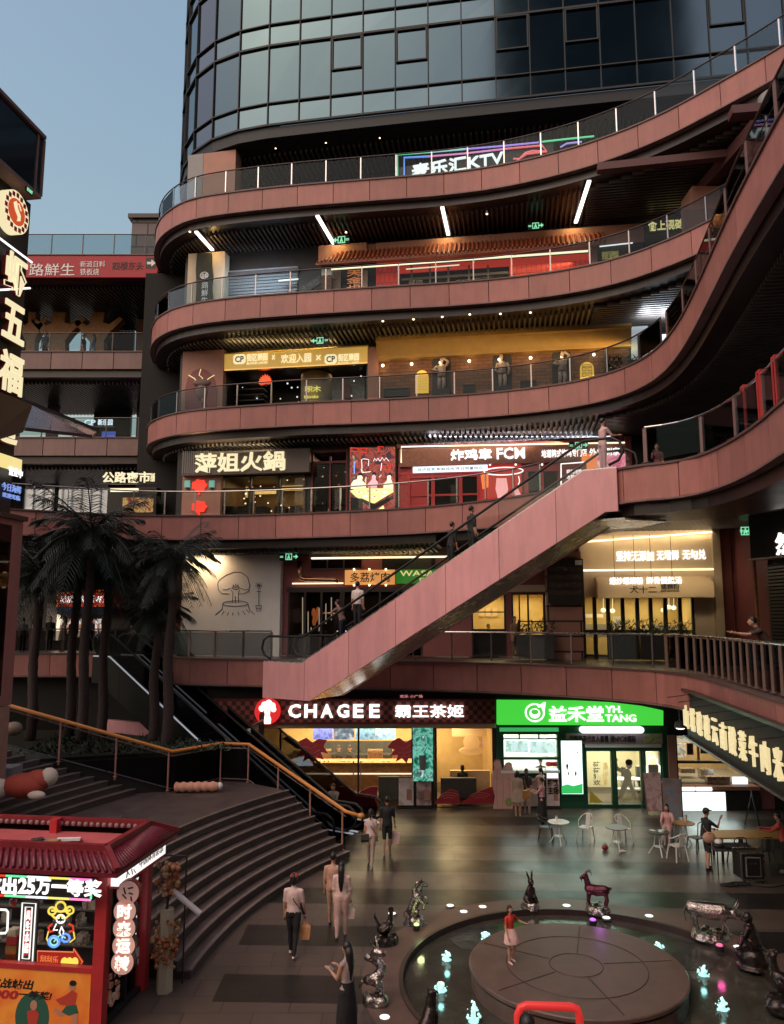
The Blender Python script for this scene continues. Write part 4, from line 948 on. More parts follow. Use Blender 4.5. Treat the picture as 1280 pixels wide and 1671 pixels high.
# lit picture panel of diners
lp = w.thing('lit_poster', 'tall lit picture panel of three people eating at a round table beneath neon signs', 'poster', *w.uv(571,838,.35))
part(lp,w,'case','ink',(569,728,647,840,.02,.3)); q = lambda x,y: w.uv(560+x*.15625, 690+y*.15625, .32)
part(lp,w,'picture',art_mat('neon_street',[(0.015,0.008,0.012),(0.05,0.01,0.02),(0.35,0.05,0.03),(0.02,0.015,0.03),(0.6,0.35,0.12)],2.6,0.7,3.1),(571,730,645,840,.30,.31))
def patch(th,name,col,es,polys,d0=.311,d1=.32):
    mb = MB()
    for p in polys: w.poly(mb,[q(*a) for a in p][::-1],d0,d1)
    return mb.build(name, mat(name,col,.5,emit=col,es=es), th)
patch(lp,'diners',(0.78,0.75,0.5),.9,[[(85,640),(110,600),(150,590),(150,545),(190,535),(205,570),(200,600),(240,640),(240,690),(80,690)],[(425,640),(460,600),(462,560),(480,535),(505,550),(500,590),(525,640),(525,690),(420,690)]])
patch(lp,'middle_diner',(0.7,0.38,0.42),.8,[[(260,640),(300,590),(305,540),(325,525),(345,545),(340,590),(365,620),(355,680),(265,680)]],.312,.322)
patch(lp,'dishes',(0.72,0.70,0.28),.9,[[(70,710),(150,680),(520,685),(530,720),(330,840),(240,835),(130,770)],[(360,910),(420,860),(445,930),(365,930)]],.313,.323)
patch(lp,'table',(0.012,0.01,0.01),0,[[(75,780),(200,790),(330,850),(520,760),(530,790),(340,900),(320,930),(290,930),(280,880),(210,830),(205,930),(80,930)]],.314,.324)
patch(lp,'diner_hair',(0.02,0.012,0.01),0,[[(150,560),(160,530),(185,520),(205,535),(206,560),(190,548),(165,550)],[(300,545),(308,520),(330,512),(348,530),(346,560),(330,540)],[(470,550),(478,525),(500,520),(512,545),(508,570),(495,545)]],.3245,.329)
patch(lp,'diner_hands',(0.75,.5,.35),.7,[[(225,600),(240,560),(248,565),(240,640)],[(375,560),(400,540),(404,548),(380,575)],[(405,640),(440,620),(440,632),(410,655)]],.3245,.329)
patch(lp,'plates',(0.85,.85,.75),.9,[[(c_+34*math.cos(k*PI/6),y_+11*math.sin(k*PI/6)) for k in range(12)] for c_,y_ in ((170,725),(260,715),(350,712),(440,722),(230,765),(330,775),(420,760))],.3245,.329)
patch(lp,'food',(0.5,.12,.04),.7,[[(c_+18*math.cos(k*PI/4),y_+6*math.sin(k*PI/4)) for k in range(8)] for c_,y_ in ((170,723),(260,713),(350,710),(330,773))],.3295,.332)
mb = MB()
for s_ in ([(200,480),(195,385),(215,375),(270,385),(265,450)],[(320,400),(330,370),(350,395),(365,370),(385,400)],[(390,400),(410,360),(430,395),(450,365),(480,400)],[(190,480),(200,520),(290,510)],[(405,420),(395,500)]): w.line(mb,[q(*a) for a in s_],.335,.014,5)
mb.build('neon_lines','Lw',lp)
mb = MB()
for s_ in ([(75,260),(165,265),(160,300),(80,300)],[(180,265),(250,265),(245,310),(185,305)],[(365,250),(420,250),(425,300),(370,300),(365,250)],[(150,380),(150,470)],[(410,450),(480,450),(480,490),(420,490),(410,450)],[(490,420),(500,470)]): w.line(mb,[q(*a) for a in s_],.334,.02,5)
mb.build('red_neon','Lred',lp); mb = MB(); w.line(mb,[q(118,400),q(118,530)],.334,.03,5); mb.build('blue_neon','Lblue',lp)
# --- fried chicken shop
fc = w.thing('chicken_shop','red fried chicken shop front with red framed dark windows','shop front',w.uv(800,838)[0],z0)
part(fc,w,'facade','red',(650,757,700,845,.02,.1),(650,757,1025,770,.02,.12)); part(fc,w,'red_wall','dred',(650,722,1032,845,0.0,.03))
part(fc,w,'dark_glazing','dglass',(668,772,780,842,.04,.06),(860,760,910,842,.04,.06)); part(fc,w,'room_dark','ink',(668,772,780,842,.031,.036),(860,760,910,842,.031,.036)); f = MB()
for x in (667,707,752,782,860,885): w.pbox(f,x-3.0,770,x+3.0,845,.06,.16)
w.pbox(f,664,774,785,779,.06,.15); w.pbox(f,664,806,785,809,.06,.14); f.build('window_frame','red',fc)
sg = w.thing('shop_sign','long red-brown sign with warm glowing edge and white letters of the fried chicken shop','sign',*w.uv(652,757),group='signs over the shop fronts')
part(sg,w,'board',mat('fcm_board',(0.25,0.10,0.08),.6,var=.25,vscale=8),(652,726,1030,756,.1,.35)); mb = MB(); w.pline(mb,[(655,755),(655,729),(1028,722)],.40,.03,6); mb.build('light_edge','Lstrip',sg)
lamp('edge_glow', w.P(w.uv(800,730)[0], w.uv(800,728)[1]+.0, .8), 26, (1,0.75,0.4), 8.5, .08, (0,0.75,-0.6), sg)
lamp('top_light', w.P(w.uv(850,722)[0], w.uv(850,722)[1]+.12, .6), 190, (.72,.84,1), 8, .15, (0,.55,1), sg)
letters(sg,w,'炸鸡章',736,733,803,751,.36,'Lw',.1,.035); letters(sg,w,'FCM',811,731,857,749,.36,'Lw',.1,.035); letters(sg,w,'地道韩式炸鸡专门店',884,733,958,746,.36,'Lw',.06,.02); letters(sg,w,'外卖到家',962,731,1012,744,.36,'Lw',.06,.02)
part(sg,w,'upper_trim','wine',(648,718,1032,725,.02,.3)); letters(sg,w,'FRIED CHICKEN FUN MEAL   FRIED CHICKEN FUN MEAL   FRIED CHICKEN FUN MEAL',660,719.5,925,723.5,.31,'ink',.01); letters(sg,w,'CHICKEN FUN',990,714,1025,719,.31,'ink',.01)
nt = w.thing('light_box','narrow white lit strip with tiny dark characters above the red windows','sign',*w.uv(674,770,.2)); part(nt,w,'case','Lcold',(674,760,796,769.5,.17,.28)); letters(nt,w,'现炸现卖 新鲜鸡肉 每日限量供应',682,762.5,788,767.5,.285,'ink',.01)
ps = w.thing('wall_poster','red lit poster with a pink figure in an oval frame beside the red windows','poster',*w.uv(787,830,.2)); part(ps,w,'board','Lredd',(785,758,852,835,.1,.2))
q = lambda x,y: w.uv(640+x*.328125, 690+y*.328125,.22)
mb = MB(); w.line(mb,[(q(555,240)[0]+.85*math.cos(a*PI/12),q(555,240)[1]+.17*math.sin(a*PI/12)) for a in range(24)],.22,.025,5,True); w.line(mb,[q(630,265),q(635,290),(q(628,310))],.22,.02,5); mb.build('oval_outline','Lw',ps)
mb = MB(); w.poly(mb,[q(*p) for p in ((520,275),(570,275),(578,330),(565,380),(528,380),(515,330))][::-1],.205,.225); w.poly(mb,[q(*p) for p in ((610,320),(622,318),(650,375),(605,380))][::-1],.205,.225); mb.build('figure',mat('poster_pink',(0.75,.4,.4),.5,emit=(.9,.4,.42),es=.5),ps)
mb = MB(); w.poly(mb,[q(*p) for p in ((440,250),(480,245),(480,320),(450,330))][::-1],.205,.225); mb.build('flame',mat('poster_orange',(0.8,.2,.05),.5,emit=(1,.2,.04),es=.6),ps)
mw = w.thing('menu_board','white outlined menu board with lit lettering behind the escalator handrail','menu board',*w.uv(915,800,.5)); part(mw,w,'board','dred',(914,755,958,800,.4,.5)); mb = MB(); w.pline(mb,[(916,798),(916,757),(956,754)],.52,.03,6); mb.build('outline','Lw',mw); letters(mw,w,'招牌炸鸡\n冰镇啤酒',925,766,950,782,.51,'Lw',.02,.02)
ob = w.thing('promo_panel','orange and pink lit promotional panel behind the man at the escalator top','poster',*w.uv(950,766,.3)); part(ob,w,'orange_part','Lor',(950,740,975,766,.36,.42)); part(ob,w,'pink_part',art_mat('promo_art',[(0.5,.05,.1),(0.85,.35,.45),(0.6,.1,.2),(0.9,.6,.6)],2.2,.6),(975,741,1024,766,.36,.41))
exit_sign(w,929,720,960,733,1.2,'exit sign with arrow under the ceiling over the escalator top')
part(bld,w,'pier','wine',(1022,712,1032,800,.02,.5))
for px_ in (672,715,760,800,842,885): 
    d_ = w.thing('downlight','tiny round downlight beneath the red sign of the fried chicken shop','lamp',*w.uv(px_,758,.3),group='downlights under the red sign'); mb = MB(); mb.ell(w.P(*w.uv(px_,758,.25),.25),.05,8,6); mb.build('lens','Lw',d_)
# lit sign letters on the right arm of the second floor, with red posts
wa = Wall((8.9,20.0),(8.1,14.3)); sg = wa.thing('shop_sign','white glowing upright characters seen through the railing on the right balcony arm','sign',0,Z[2]+.3,group='signs over the shop fronts')
mb = MB()
for ch, px_, py_ in (('广',1187,692),('州',1200,680),('卤',1224,665),('食',1242,655),('生',1254,640)):
    a = wa.uv(px_,py_,-.3); wa.text(mb,ch,a[0]-.26,a[0]+.26,a[1]-.3,a[1]+.3,-.3,.08,.03)
mb.build('lettering','Lcold',sg); mb = MB(); wa.box(mb,0,5.7,Z[2]+.05,Z[2]+.5,-.5,-.4); mb.build('base_rail','raild',sg)
for px_,py_ in ((1192,690),(1217,672),(1243,650),(1268,622)):
    a = wa.uv(px_,py_,0.02); pp = wa.thing('red_post','red painted double post on the railing of the right balcony arm','post',a[0],Z[2]+.05,'red posts on the right balcony arm'); mb = MB()
    wa.box(mb,a[0]-.05,a[0]+.03,Z[2]+.06,Z[2]+1.2,-.16,.1); wa.box(mb,a[0]+.12,a[0]+.2,Z[2]+.06,Z[2]+1.2,-.16,.1); mb.build('uprights','red',pp); mb = MB(); wa.box(mb,a[0]-.05,a[0]+.2,Z[2]+1.2,Z[2]+1.26,-.16,.1); mb.build('cap','red',pp)
# left part of the second floor: night market stall and far shop
st = thing('snack_stall','dark snack stall with warm goods under glowing characters on the second left floor','stall',(-11.5,36.5,Z[2]))
w = Wall((-20,36.8),(-10.6,36.5)); part(st,w,'booth','dark',(175,795,255,840,-1.5,-.8)); part(st,w,'shelves',art_mat('stall_goods',[(0.03,.02,.015),(0.2,.03,.02),(0.55,.35,.12),(0.04,.03,.02)],4,.35,1),(200,812,250,836,-.79,-.75))
letters(st,w,'公路夜市',168,770,246,788,.1,'Lcream',.08,.035); letters(st,w,'美食街',246,772,253,786,.1,'Lcream',.04)
mb = MB(); w.pbox(mb,180,797,225,802,-.8,-.7); mb.build('counter_lamp','Lww',st); mb = MB(); w.pbox(mb,166,788,254,790,0,.1); mb.build('sign_bar','raild',st)
mb = MB(); w2 = Wall((-30,45),(-11.6,45)); wall_holes(mb,w2,Z[2],Z[3]-1.4,[w2.rect(36,792,88,850,0),w2.rect(92,790,175,850,0)]); mb.build('rear_wall','black',lw)
# ================================================================== F3: amusement floor
w = SW[3]; z0, z1 = Z[3], Z[4]-1.4
ent = w.rect(366,598,598,662,0); h = (ent[0],ent[1],z0+.02,ent[3])
mb = MB(); wall_holes(mb, w, z0, z1, [h]); mb.build('shop_wall','dark',bld)
pk = w.thing('amusement_entrance','dark entrance of the indoor park with curved wall, screens and stacked ledges','shop front',h[0],z0)
room(pk, w, h[0], h[1], h[2], h[3], 3.2, 'dark', 16, (1,0.7,0.4), 'dark')
part(pk,w,'pier','terra',(297,572,364,668,.02,.4)); part(pk,w,'pier','terra',(600,566,617,668,.02,.35))
mb = MB(); mb.smooth = True; c = w.P(w.uv(513,640,-1.0)[0],0,-1.4); mb.lathe([(0.75,z0),(0.75,h[3])],(c.x,c.y,0),24); mb.build('curved_wall','beige',pk)
mb = MB()
for y in (606,615,625,634,643,652): w.pbox(mb,372,y,430,y+2,-2.2,-1.6)
mb.build('ledges','grey',pk); part(pk,w,'screen',art_mat('folding_screen',[(0.18,.14,.12),(0.10,.07,.06),(0.25,.2,.17)],5,.08),(540,616,595,660,-1.5,-1.4)); part(pk,w,'screen_lantern','dred',(562,628,572,650,-1.35,-1.2))
mb = MB(); w.ptext(mb,'积木',498,630,524,640,-.55,.06,.02); w.ptext(mb,'blocks',497,645,520,650,-.55,.05,.02); mb.build('yellow_lettering','Lyel',pk)
mb = MB(); rb = random.Random(2)
for _ in range(26): 
    x,y,d = rb.uniform(372,598),rb.uniform(606,656),rb.uniform(-2.8,-.9); mb.ell(w.P(*w.uv(x,y,d),d),rb.uniform(.02,.05),6,4)
mb.build('small_lamps','Lw',pk)
lo = w.thing('neon_lotus','glowing red lotus flower hanging in the dark park entrance','neon flower',*w.uv(433,625,-.3)); mb = MB(); c = w.uv(433,620,-.3)
for k in range(-5,6):
    a = k*.28; L = .5-.03*abs(k); R_ = lambda x,y: (c[0]+x*math.cos(a)+y*math.sin(a), c[1]-.2-x*math.sin(a)+y*math.cos(a)); w.poly(mb,[R_(-.0,0),R_(.09,L*.55),R_(0,L),R_(-.09,L*.55)],-.3+.01*k,-.27+.01*k)
mb.build('petals',mat('lotus_glow',(.6,.05,.02),.5,emit=(1,.10,.03),es=.9),lo); mb = MB(); w.line(mb,[(c[0],c[1]+.2),(c[0],z1)],-.3,.01,5); mb.build('wire','raild',lo)
# bull-head neon in an arched niche
nb = w.thing('niche_relief','arched niche with a gold neon line and pale carved bust on the terracotta pier','relief',*w.uv(328,668,.42))
q = lambda x,y: w.uv(x,y,.42); mb = MB(); w.poly(mb,[q(*p) for p in ((302,672),(302,635),(306,618),(315,606),(328,600),(341,606),(350,618),(354,635),(354,672))][::-1],.405,.425); mb.build('niche','wine',nb)
mb = MB(); w.pline(mb,[(308,612),(318,618),(325,630),(333,630),(340,618),(350,612)],.45,.022,6); w.pline(mb,[(328,602),(325,612),(331,617),(328,622)],.45,.02,6); mb.build('neon_line','Lgold',nb)
mb = MB(); mb.smooth = True; c = w.P(*q(330,640),.47); mb.ell(c,(.28,.1,.42),12,8); c2 = w.P(*q(331,625),.47); mb.ell(c2,(.45,.09,.18),12,8); mb.ell(w.P(*q(332,656),.47),(.12,.08,.2),10,6); mb.build('bust','pinkd',nb)
# gold sign
sg = w.thing('shop_sign','long gold lit sign reading welcome between two rounded logos over the dark entrance','sign',*w.uv(362,598),group='signs over the shop fronts')
M['goldboard'] = mat('gold_board',(0.55,0.36,0.10),.45,emit=(0.85,.50,.10),es=.30,var=.15,vscale=1.5)
part(sg,w,'board',M['goldboard'],(362,571,600,598,.1,.3)); part(sg,w,'frame','gold',(361,569.5,601,571.5,.1,.34),(361,597,601,599,.1,.34))
letters(sg,w,'欢迎入园',459,577,508,592,.31,'Lcream',.04,.02); letters(sg,w,'×',516,579,524,588,.31,'Lcream',.04); letters(sg,w,'×',444,579,449,587,.31,'Lcream',.04)
for x in (381,530):
    letters(sg,w,'街区樂园',x+22,577,x+56,589,.31,'Lcream',.04,.02); letters(sg,w,'BLOCK LAND',x+22,590.5,x+56,594,.31,'Lcream',.03,.01)
    mb = MB(); a = w.rect(x,578,x+20,594,.31); w.poly(mb,[(a[0]+.1,a[2]),(a[1]-.1,a[2]),(a[1],a[2]+.1),(a[1],a[3]-.1),(a[1]-.1,a[3]),(a[0]+.1,a[3]),(a[0],a[3]-.1),(a[0],a[2]+.1)],.305,.32); mb.build('logo_plate','Lcream',sg); letters(sg,w,'CP',x+3,581,x+17,591,.322,'ink',.02,.04)
lamp('sign_glow', w.P(w.uv(470,560)[0], z1-.3, .9), 30, (1,.72,.3), 5, .2, (0,.4,1), sg)
exit_sign(w,509,549,536,562,1.4,'exit sign with arrow hanging before the gold park sign',True)
# brick wall with gold cornice
bw = w.thing('brick_feature_wall','warm brick wall with gold cornice, arched niches and a row of globe bulbs','wall',w.uv(617,668)[0],z0)
M['brick'] = pattern_mat('feature_brick',(0.26,.115,.06),(0.17,.07,.04),'brick',0.42,.16,.7,.6,mortar=(.06,.04,.03))
part(bw,w,'brickwork',M['brick'],(617,575,1030,690,.02,.12))
mb = MB(); s0,s1 = w.uv(617,560)[0], w.uv(1029,560)[0]; zt = z1-.05; w.poly
a = [(0.12,zt-1.05),(0.3,zt-1.0),(0.3,zt-.85),(0.5,zt-.3),(0.62,zt-.25),(0.62,zt),(0.02,zt),(0.02,zt-1.05)]
va = [w.P(s0,z_,d_) for d_,z_ in a]; vb = [w.P(s1,z_,d_) for d_,z_ in a]; n_ = len(a)
mb.add(va+vb,[tuple(range(n_)),tuple(range(n_,2*n_))[::-1]]+[(k,k+n_,(k+1)%n_+n_,(k+1)%n_) for k in range(n_)]); mb.build('cornice',mat('gold_cornice',(0.42,.24,.07),.5,var=.1),bw)
mb = MB(); bulbs = [(625,585),(672,583),(719,580),(766,577),(815,573),(866,569),(917,565),(969,560)]
for x,y in bulbs: mb.ell(w.P(w.uv(x,y+3,.3)[0],zt-1.3,.3),.07,10,8)
mb.build('globe_bulbs','Lbulb',bw)
for x,y in bulbs[::1]: point('bulb_light', w.P(w.uv(x,y,.45)[0],zt-1.40,.55), 2.6, (1,.62,.22), .1, bw)
lamp('cornice_glow', w.P((s0+s1)/2,zt-1.0,1.3),26,(1,.66,.22),12,.15,(0,.9,-.1),bw)
def sta(x,lab,pose):
    t = w.thing('niche_statue',lab,'statue',w.uv(x,648,.5)[0],z0,'pale statues in the brick wall niches'); s_ = w.uv(x,648,.3)[0]
    mb = MB(); b_ = z0+.75; w.poly(mb,[(s_-.42,b_),(s_+.42,b_),(s_+.42,b_+1.35)]+[(s_+.42*math.cos(k*PI/8),b_+1.35+.42*math.sin(k*PI/8)) for k in range(1,8)]+[(s_-.42,b_+1.35)],.125,.14); mb.build('niche','ink',t)
    mb = MB(); mb.smooth = True; P = lambda u,v,d: w.P(s_+u,b_+v,d)
    mb.tube([P(-.08,0,.35),P(-.09,.35,.36),P(-.07,.7,.34)],[.1,.085,.11],8); mb.tube([P(.1,0,.35),P(.12,.35,.38),P(.06,.7,.34)],[.1,.085,.11],8)
    mb.tube([P(0,.6,.34),P(0.01*pose,.85,.34),P(.02*pose,1.05,.34),P(.02*pose,1.2,.34)],[.2,.17,.22,.1],10); mb.ell(P(.03*pose,1.38,.34),(.1,.11,.14),10,8)
    if pose > 0: mb.tube([P(-.2,1.1,.34),P(-.36,.95,.42),P(-.15,.85,.5)],[.07,.06,.05],8); mb.tube([P(.22,1.1,.34),P(.32,1.3,.4),P(.1,1.45,.45)],[.07,.06,.05],8)
    else: mb.tube([P(-.2,1.1,.34),P(-.3,.8,.36),P(-.1,.62,.46)],[.07,.06,.05],8); mb.tube([P(.2,1.1,.34),P(.3,.82,.36),P(.25,.55,.38)],[.07,.06,.05],8)
    mb.box(0,0,0,0,0,0); mb.build('figure',mat('statue_stone',(.36,.27,.25),.7,var=.2,vscale=8),t)
    mb = MB(); w.box(mb,s_-.4,s_+.4,z0+.02,b_-.01,.13,.6); mb.build('plinth','dark',t)
sta(721,'pale statue with one arm raised in the left niche of the brick wall',1); sta(821,'pale draped statue with lowered arms in the middle niche of the brick wall',-1); sta(919,'pale statue in the right niche of the brick wall beside a gold arch',1)
for x,y,lab in ((689,648,'lit gold arched panel left of the first niche statue'),(959,624,'lit gold arched panel right of the last niche statue')):
    t = w.thing('gold_arch_panel',lab,'wall panel',w.uv(x,y,.2)[0],z0+.6,'gold arched wall panels'); s_ = w.uv(x,y,.2)[0]; b_ = z0+.7
    out = [(s_-.3,b_),(s_+.3,b_),(s_+.3,b_+.75)]+[(s_+.3*math.cos(k*PI/8),b_+.75+.32*math.sin(k*PI/8)) for k in range(1,8)]+[(s_-.3,b_+.75)]
    mb = MB(); w.poly(mb,out,.125,.2); mb.build('panel',mat('arch_glow',(.7,.42,.08),.5,emit=(1,.55,.06),es=.55),t)
    mb = MB()
    for yy in (.15,.4,.65):
        for xx in (-.12,.12): w.frame(mb,s_+xx-.09,s_+xx+.09,b_+yy,b_+yy+.18,.2,.225,.03)
    w.frame(mb,s_-.2,s_+.2,b_+.85,b_+.95,.2,.225,.02); mb.build('grille','gold',t)
for x0,x1,y0,y1 in ((627,667,634,646),(757,775,628,640),(850,875,622,634)):
    t = w.thing('display_recess','dark framed recess with carved boards low in the brick wall','display',*w.uv(x0,y1,.15),group='dark recesses in the brick wall'); part(t,w,'recess','ink',(x0,y0,x1,y1,.121,.15)); f = MB(); w.frame(f,*w.rect(x0-1,y0-1,x1+1,y1+1,.16),.125,.19,.05); f.build('frame','dark',t)
ws = w.thing('white_shop','white-lit shop with glowing display panel and dark plants at the right end','shop front',w.uv(1030,640)[0],z0)
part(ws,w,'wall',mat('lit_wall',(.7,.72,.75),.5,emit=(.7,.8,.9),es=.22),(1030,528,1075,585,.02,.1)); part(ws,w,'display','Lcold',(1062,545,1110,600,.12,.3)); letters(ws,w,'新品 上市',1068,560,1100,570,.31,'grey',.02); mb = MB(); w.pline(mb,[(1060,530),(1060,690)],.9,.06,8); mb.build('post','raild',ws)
lamp('ceiling_light', w.P(w.uv(1085,540,1.5)[0],z1-.3,1.6),60,(.85,.93,1),2,1,(0,0,1),ws)
for x,lab in ((1040,'dark leafy pot plant left of the white-lit shop display'),(1000,'round dark bush before the brick wall near the white shop')):
    t = w.thing('pot_plant',lab,'plant',w.uv(x,600,1.3)[0],z0); c = w.P(w.uv(x,600,1.3)[0],z0+.5,1.5); shrub(t,c,.45,.9,260); mb = MB(); mb.lathe([(.2,0),(.28,.5)],(c.x,c.y,z0+.03),12); mb.build('pot','dgrey',t)
# ================================================================== F4: red eave shop
w = SW[4]; z0, z1 = Z[4], Z[5]-1.4
rs = w.thing('temple_eave_shop','restaurant front under a red tiled temple eave with lit strip and red lattice panels','shop front',w.uv(600,470)[0],z0)
s0,s1 = w.uv(540,450)[0], w.uv(985,420)[0]
part(rs,w,'upper_beam','terra',(520,398,598,425,.02,.5),(614,380,1052,410,.02,.5),(598,398,614,425,.02,.3))
ze = w.uv(700,415,1.2)[1]
mb = MB(); e0, e1 = .5, 1.25; zt_, zb_ = ze+.75, ze-.05
sA, sB = w.uv(516,420,1.2)[0], w.uv(990,395,1.2)[0]
mb.add([w.P(sA,zb_,e1),w.P(sB,zb_,e1),w.P(sB,zt_,e0),w.P(sA+.9,zt_,e0),w.P(sA,zb_-.1,e1),w.P(sB,zb_-.1,e1),w.P(sB,zt_-.1,e0),w.P(sA+.9,zt_-.1,e0)],[(0,1,2,3),(7,6,5,4),(0,4,5,1),(1,5,6,2),(2,6,7,3),(3,7,4,0)])
x = sA+.1
while x < sB:
    k = max(0,1-(x-sA)/.9); mb.tube([w.P(x,zb_+.04,e1+.06),w.P(x,zt_+.04-(zt_-zb_)*k,e0+(e1-e0)*k)],.055,6); x += .2
mb.build('eave_tiles',mat('red_tile',(0.30,.075,.035),.45,var=.25,vscale=4),rs)
mb = MB(); x = sA+.2
while x < sB: mb.ell(w.P(x,zb_-.02,e1+.09),.045,6,5); x += .2
mb.build('tile_ends','terra',rs)
mb = MB(); w.line(mb,[(w.uv(541,438,1.1)[0],zb_-.28),(w.uv(960,405,1.1)[0],zb_-.28)],1.1,.05,8); mb.build('light_strip','Lstrip',rs)
lamp('strip_glow', w.P((s0+s1)/2,zb_-.35,1.1),40,(1,.62,.25),10,.1,(0,.3,-1),rs)
part(rs,w,'dark_glazing','dglass',(540,440,960,478,.09,.11)); part(rs,w,'inner_wall','dark',(540,435,960,478,.02,.05))
M['lattice'] = pattern_mat('red_lattice',(0.62,.03,.02),(0.52,.02,.015),'brick',.22,.5,.5,.3,emit=.35,mortar=(.15,.01,.01))
for x0,x1 in ((614,652),(832,962)): part(rs,w,'red_panel',M['lattice'],(x0,428,x1,480,.12,.25))
part(rs,w,'red_panel',mat('red_band',(.5,.03,.02),.5,emit=(1,.05,.02),es=.35),(614,425,965,436,.1,.2)); 
mb = MB()
for x in (531,): w.pbox(mb,525,437,541,480,.5,.9)
mb.build('brick_column','brick' if False else M['brick'],rs); part(rs,w,'column_head','white',(525,437,541,449,.48,.93))
part(rs,w,'banner',art_mat('cloth_banner',[(.1,.06,.05),(.4,.25,.18),(.05,.08,.1)],3,.05),(543,441,556,474,.3,.33),(578,441,588,474,.3,.33),(592,441,600,472,.3,.33)); letters(rs,w,'天\n金\n也',566,441,590,474,.34,'Lor',.02,.01)
f = MB()
for x in (672,702,732,766,797): w.pbox(f,x-1.5,432,x+1.5,478,.12,.22)
w.pbox(f,655,448,830,452,.12,.2); f.build('window_bars','raild',rs); mb = MB(); w.line(mb,[w.uv(663,439,.4),w.uv(750,432,.4)],.4,.03,5); mb.build('inner_lamp','Lww',rs)
letters(rs,w,'烧肉',667,455,690,473,.2,'grey',.02,.02)
for x_,y_,d_ in ((548,420,.55),(728,393,.55),(936,370,.55)): lamp('spot_wash', w.P(w.uv(x_,y_,1)[0],z1-.25,1.0),9,(1,.70,.25),.25,.25,(0,.35,-1),rs)
# lit shutter and leaning board
sh = w.thing('rolling_shutter','grey slatted shutter washed by cold white light left of the brick column','shutter',w.uv(370,475)[0],z0); mb = MB()
for i in range(17): w.box(mb,w.uv(370,470)[0],w.uv(486,470)[0],z0+.05+i*.16,z0+.17+i*.16,.05,.09)
mb.build('slats','grey',sh); part(sh,w,'lintel','dgrey',(368,440,488,447,.02,.2)); mb = MB(); w.line(mb,[w.uv(455,458,.5),w.uv(487,455,.5)],.5,.04,6); mb.build('lamp_tube','Lw',sh)
lamp('tube_glow', w.P(w.uv(430,455)[0],z0+2.2,1.5),55,(.65,.8,1),2.5,.2,(0,1,-.5),sh)
lb = w.thing('leaning_board','dark board with faint characters leaning by the brick column','board',*w.uv(500,475,.6)); q=lambda x,y:w.uv(x,y,.6); mb = MB(); w.poly(mb,[q(*p) for p in ((488,470),(522,450),(526,462),(494,482))][::-1],.55,.65); mb.build('panel','dgrey',lb); mb = MB(); a=q(507,466); vs,fs = text_geo('大排檔',.01); c_,s_ = math.cos(.45),math.sin(.45)
mb.add([w.P(a[0]+((v[0]-.5)*.9)*c_-((v[1]-.5)*.28)*s_, a[1]+((v[0]-.5)*.9)*s_+((v[1]-.5)*.28)*c_, .651+.01*v[2]) for v in vs],fs); mb.build('lettering','grey',lb)
# pillar sign at the left
ps = w.thing('pillar_sign','tall dark irregular signboard with pale round emblem and characters on a lit pillar','sign',w.uv(335,500,1.0)[0],z0,group='signs over the shop fronts')
part(ps,w,'pillar','beige',(306,412,366,500,.1,.7)); q=lambda x,y:w.uv(x,y,.75); mb = MB(); w.poly(mb,[q(*p) for p in ((322,413),(346,413),(346,432),(348,450),(346,470),(349,500),(319,500),(321,470),(320,440))][::-1],.71,.78); mb.build('board',mat('bark_board',(.02,.022,.015),.7,var=.5,vscale=4,bump=.6,bscale=8),ps)
mb = MB(); c = q(334,450); n_=20; w.line(mb,[(c[0]+.2*math.cos(k*2*PI/n_),c[1]+.17*math.sin(k*2*PI/n_)) for k in range(n_)],.80,.018,5,True); mb.build('emblem_ring','white',ps); letters(ps,w,'路鲜',329,446,339,454,.785,'white',.02,.01); letters(ps,w,'路\n鮮\n生',329,460,340,495,.785,'white',.02,.01)
point('spot_light', w.P(q(352,420)[0],z1-.6,1.2),9,(1,.62,.2),.06,ps)
# far-right shop of the fourth floor
kg = w.thing('teahouse_sign','small gold glowing characters above a dark glass shop at the upper right','sign',*w.uv(1095,372,.3)); letters(kg,w,'食上砚砖宫',1058,359,1130,375,.4,'Lgold',.06,.03); part(kg,w,'bar','raild',(1056,375,1132,377,.3,.38))
vs_ = w.thing('glass_showcase','dark glass showcase with one lit warm shelf right of the red lattice panel','showcase',*w.uv(985,440,.8)); part(vs_,w,'case','ink',(978,400,1035,440,.1,.5)); mb = MB(); w.line(mb,[w.uv(979,402,.6),w.uv(1033,396,.6)],.6,.03,5); mb.build('tube','Lw',vs_); part(vs_,w,'goods',art_mat('showcase_goods',[(.05,.04,.02),(.4,.35,.1),(.1,.06,.03)],6,.4),(983,410,1010,422,.51,.55)); part(vs_,w,'edge_post','terra',(964,405,976,440,.1,.6))
mb = MB(); a_ = at(1140,330,Z[4]+2.2); mb.box(a_.x-.2,a_.x+.9,a_.y,a_.y+1.2,Z[4]+.03,Z[4]+2.9); mb.build('red_pier','terra',bld); mb = MB(); mb.box(a_.x-.8,a_.x+1.9,a_.y-.4,a_.y-.2,Z[4]+.03,Z[4]+1.7); mb.build('stone_panel','pinkd',bld)
exit_sign(w,545,384,570,398,1.2,'exit sign left of the top light bar over the red eave',True); exit_sign(w,862,362,887,374,1.2,'exit sign with arrow over the right part of the red eave')
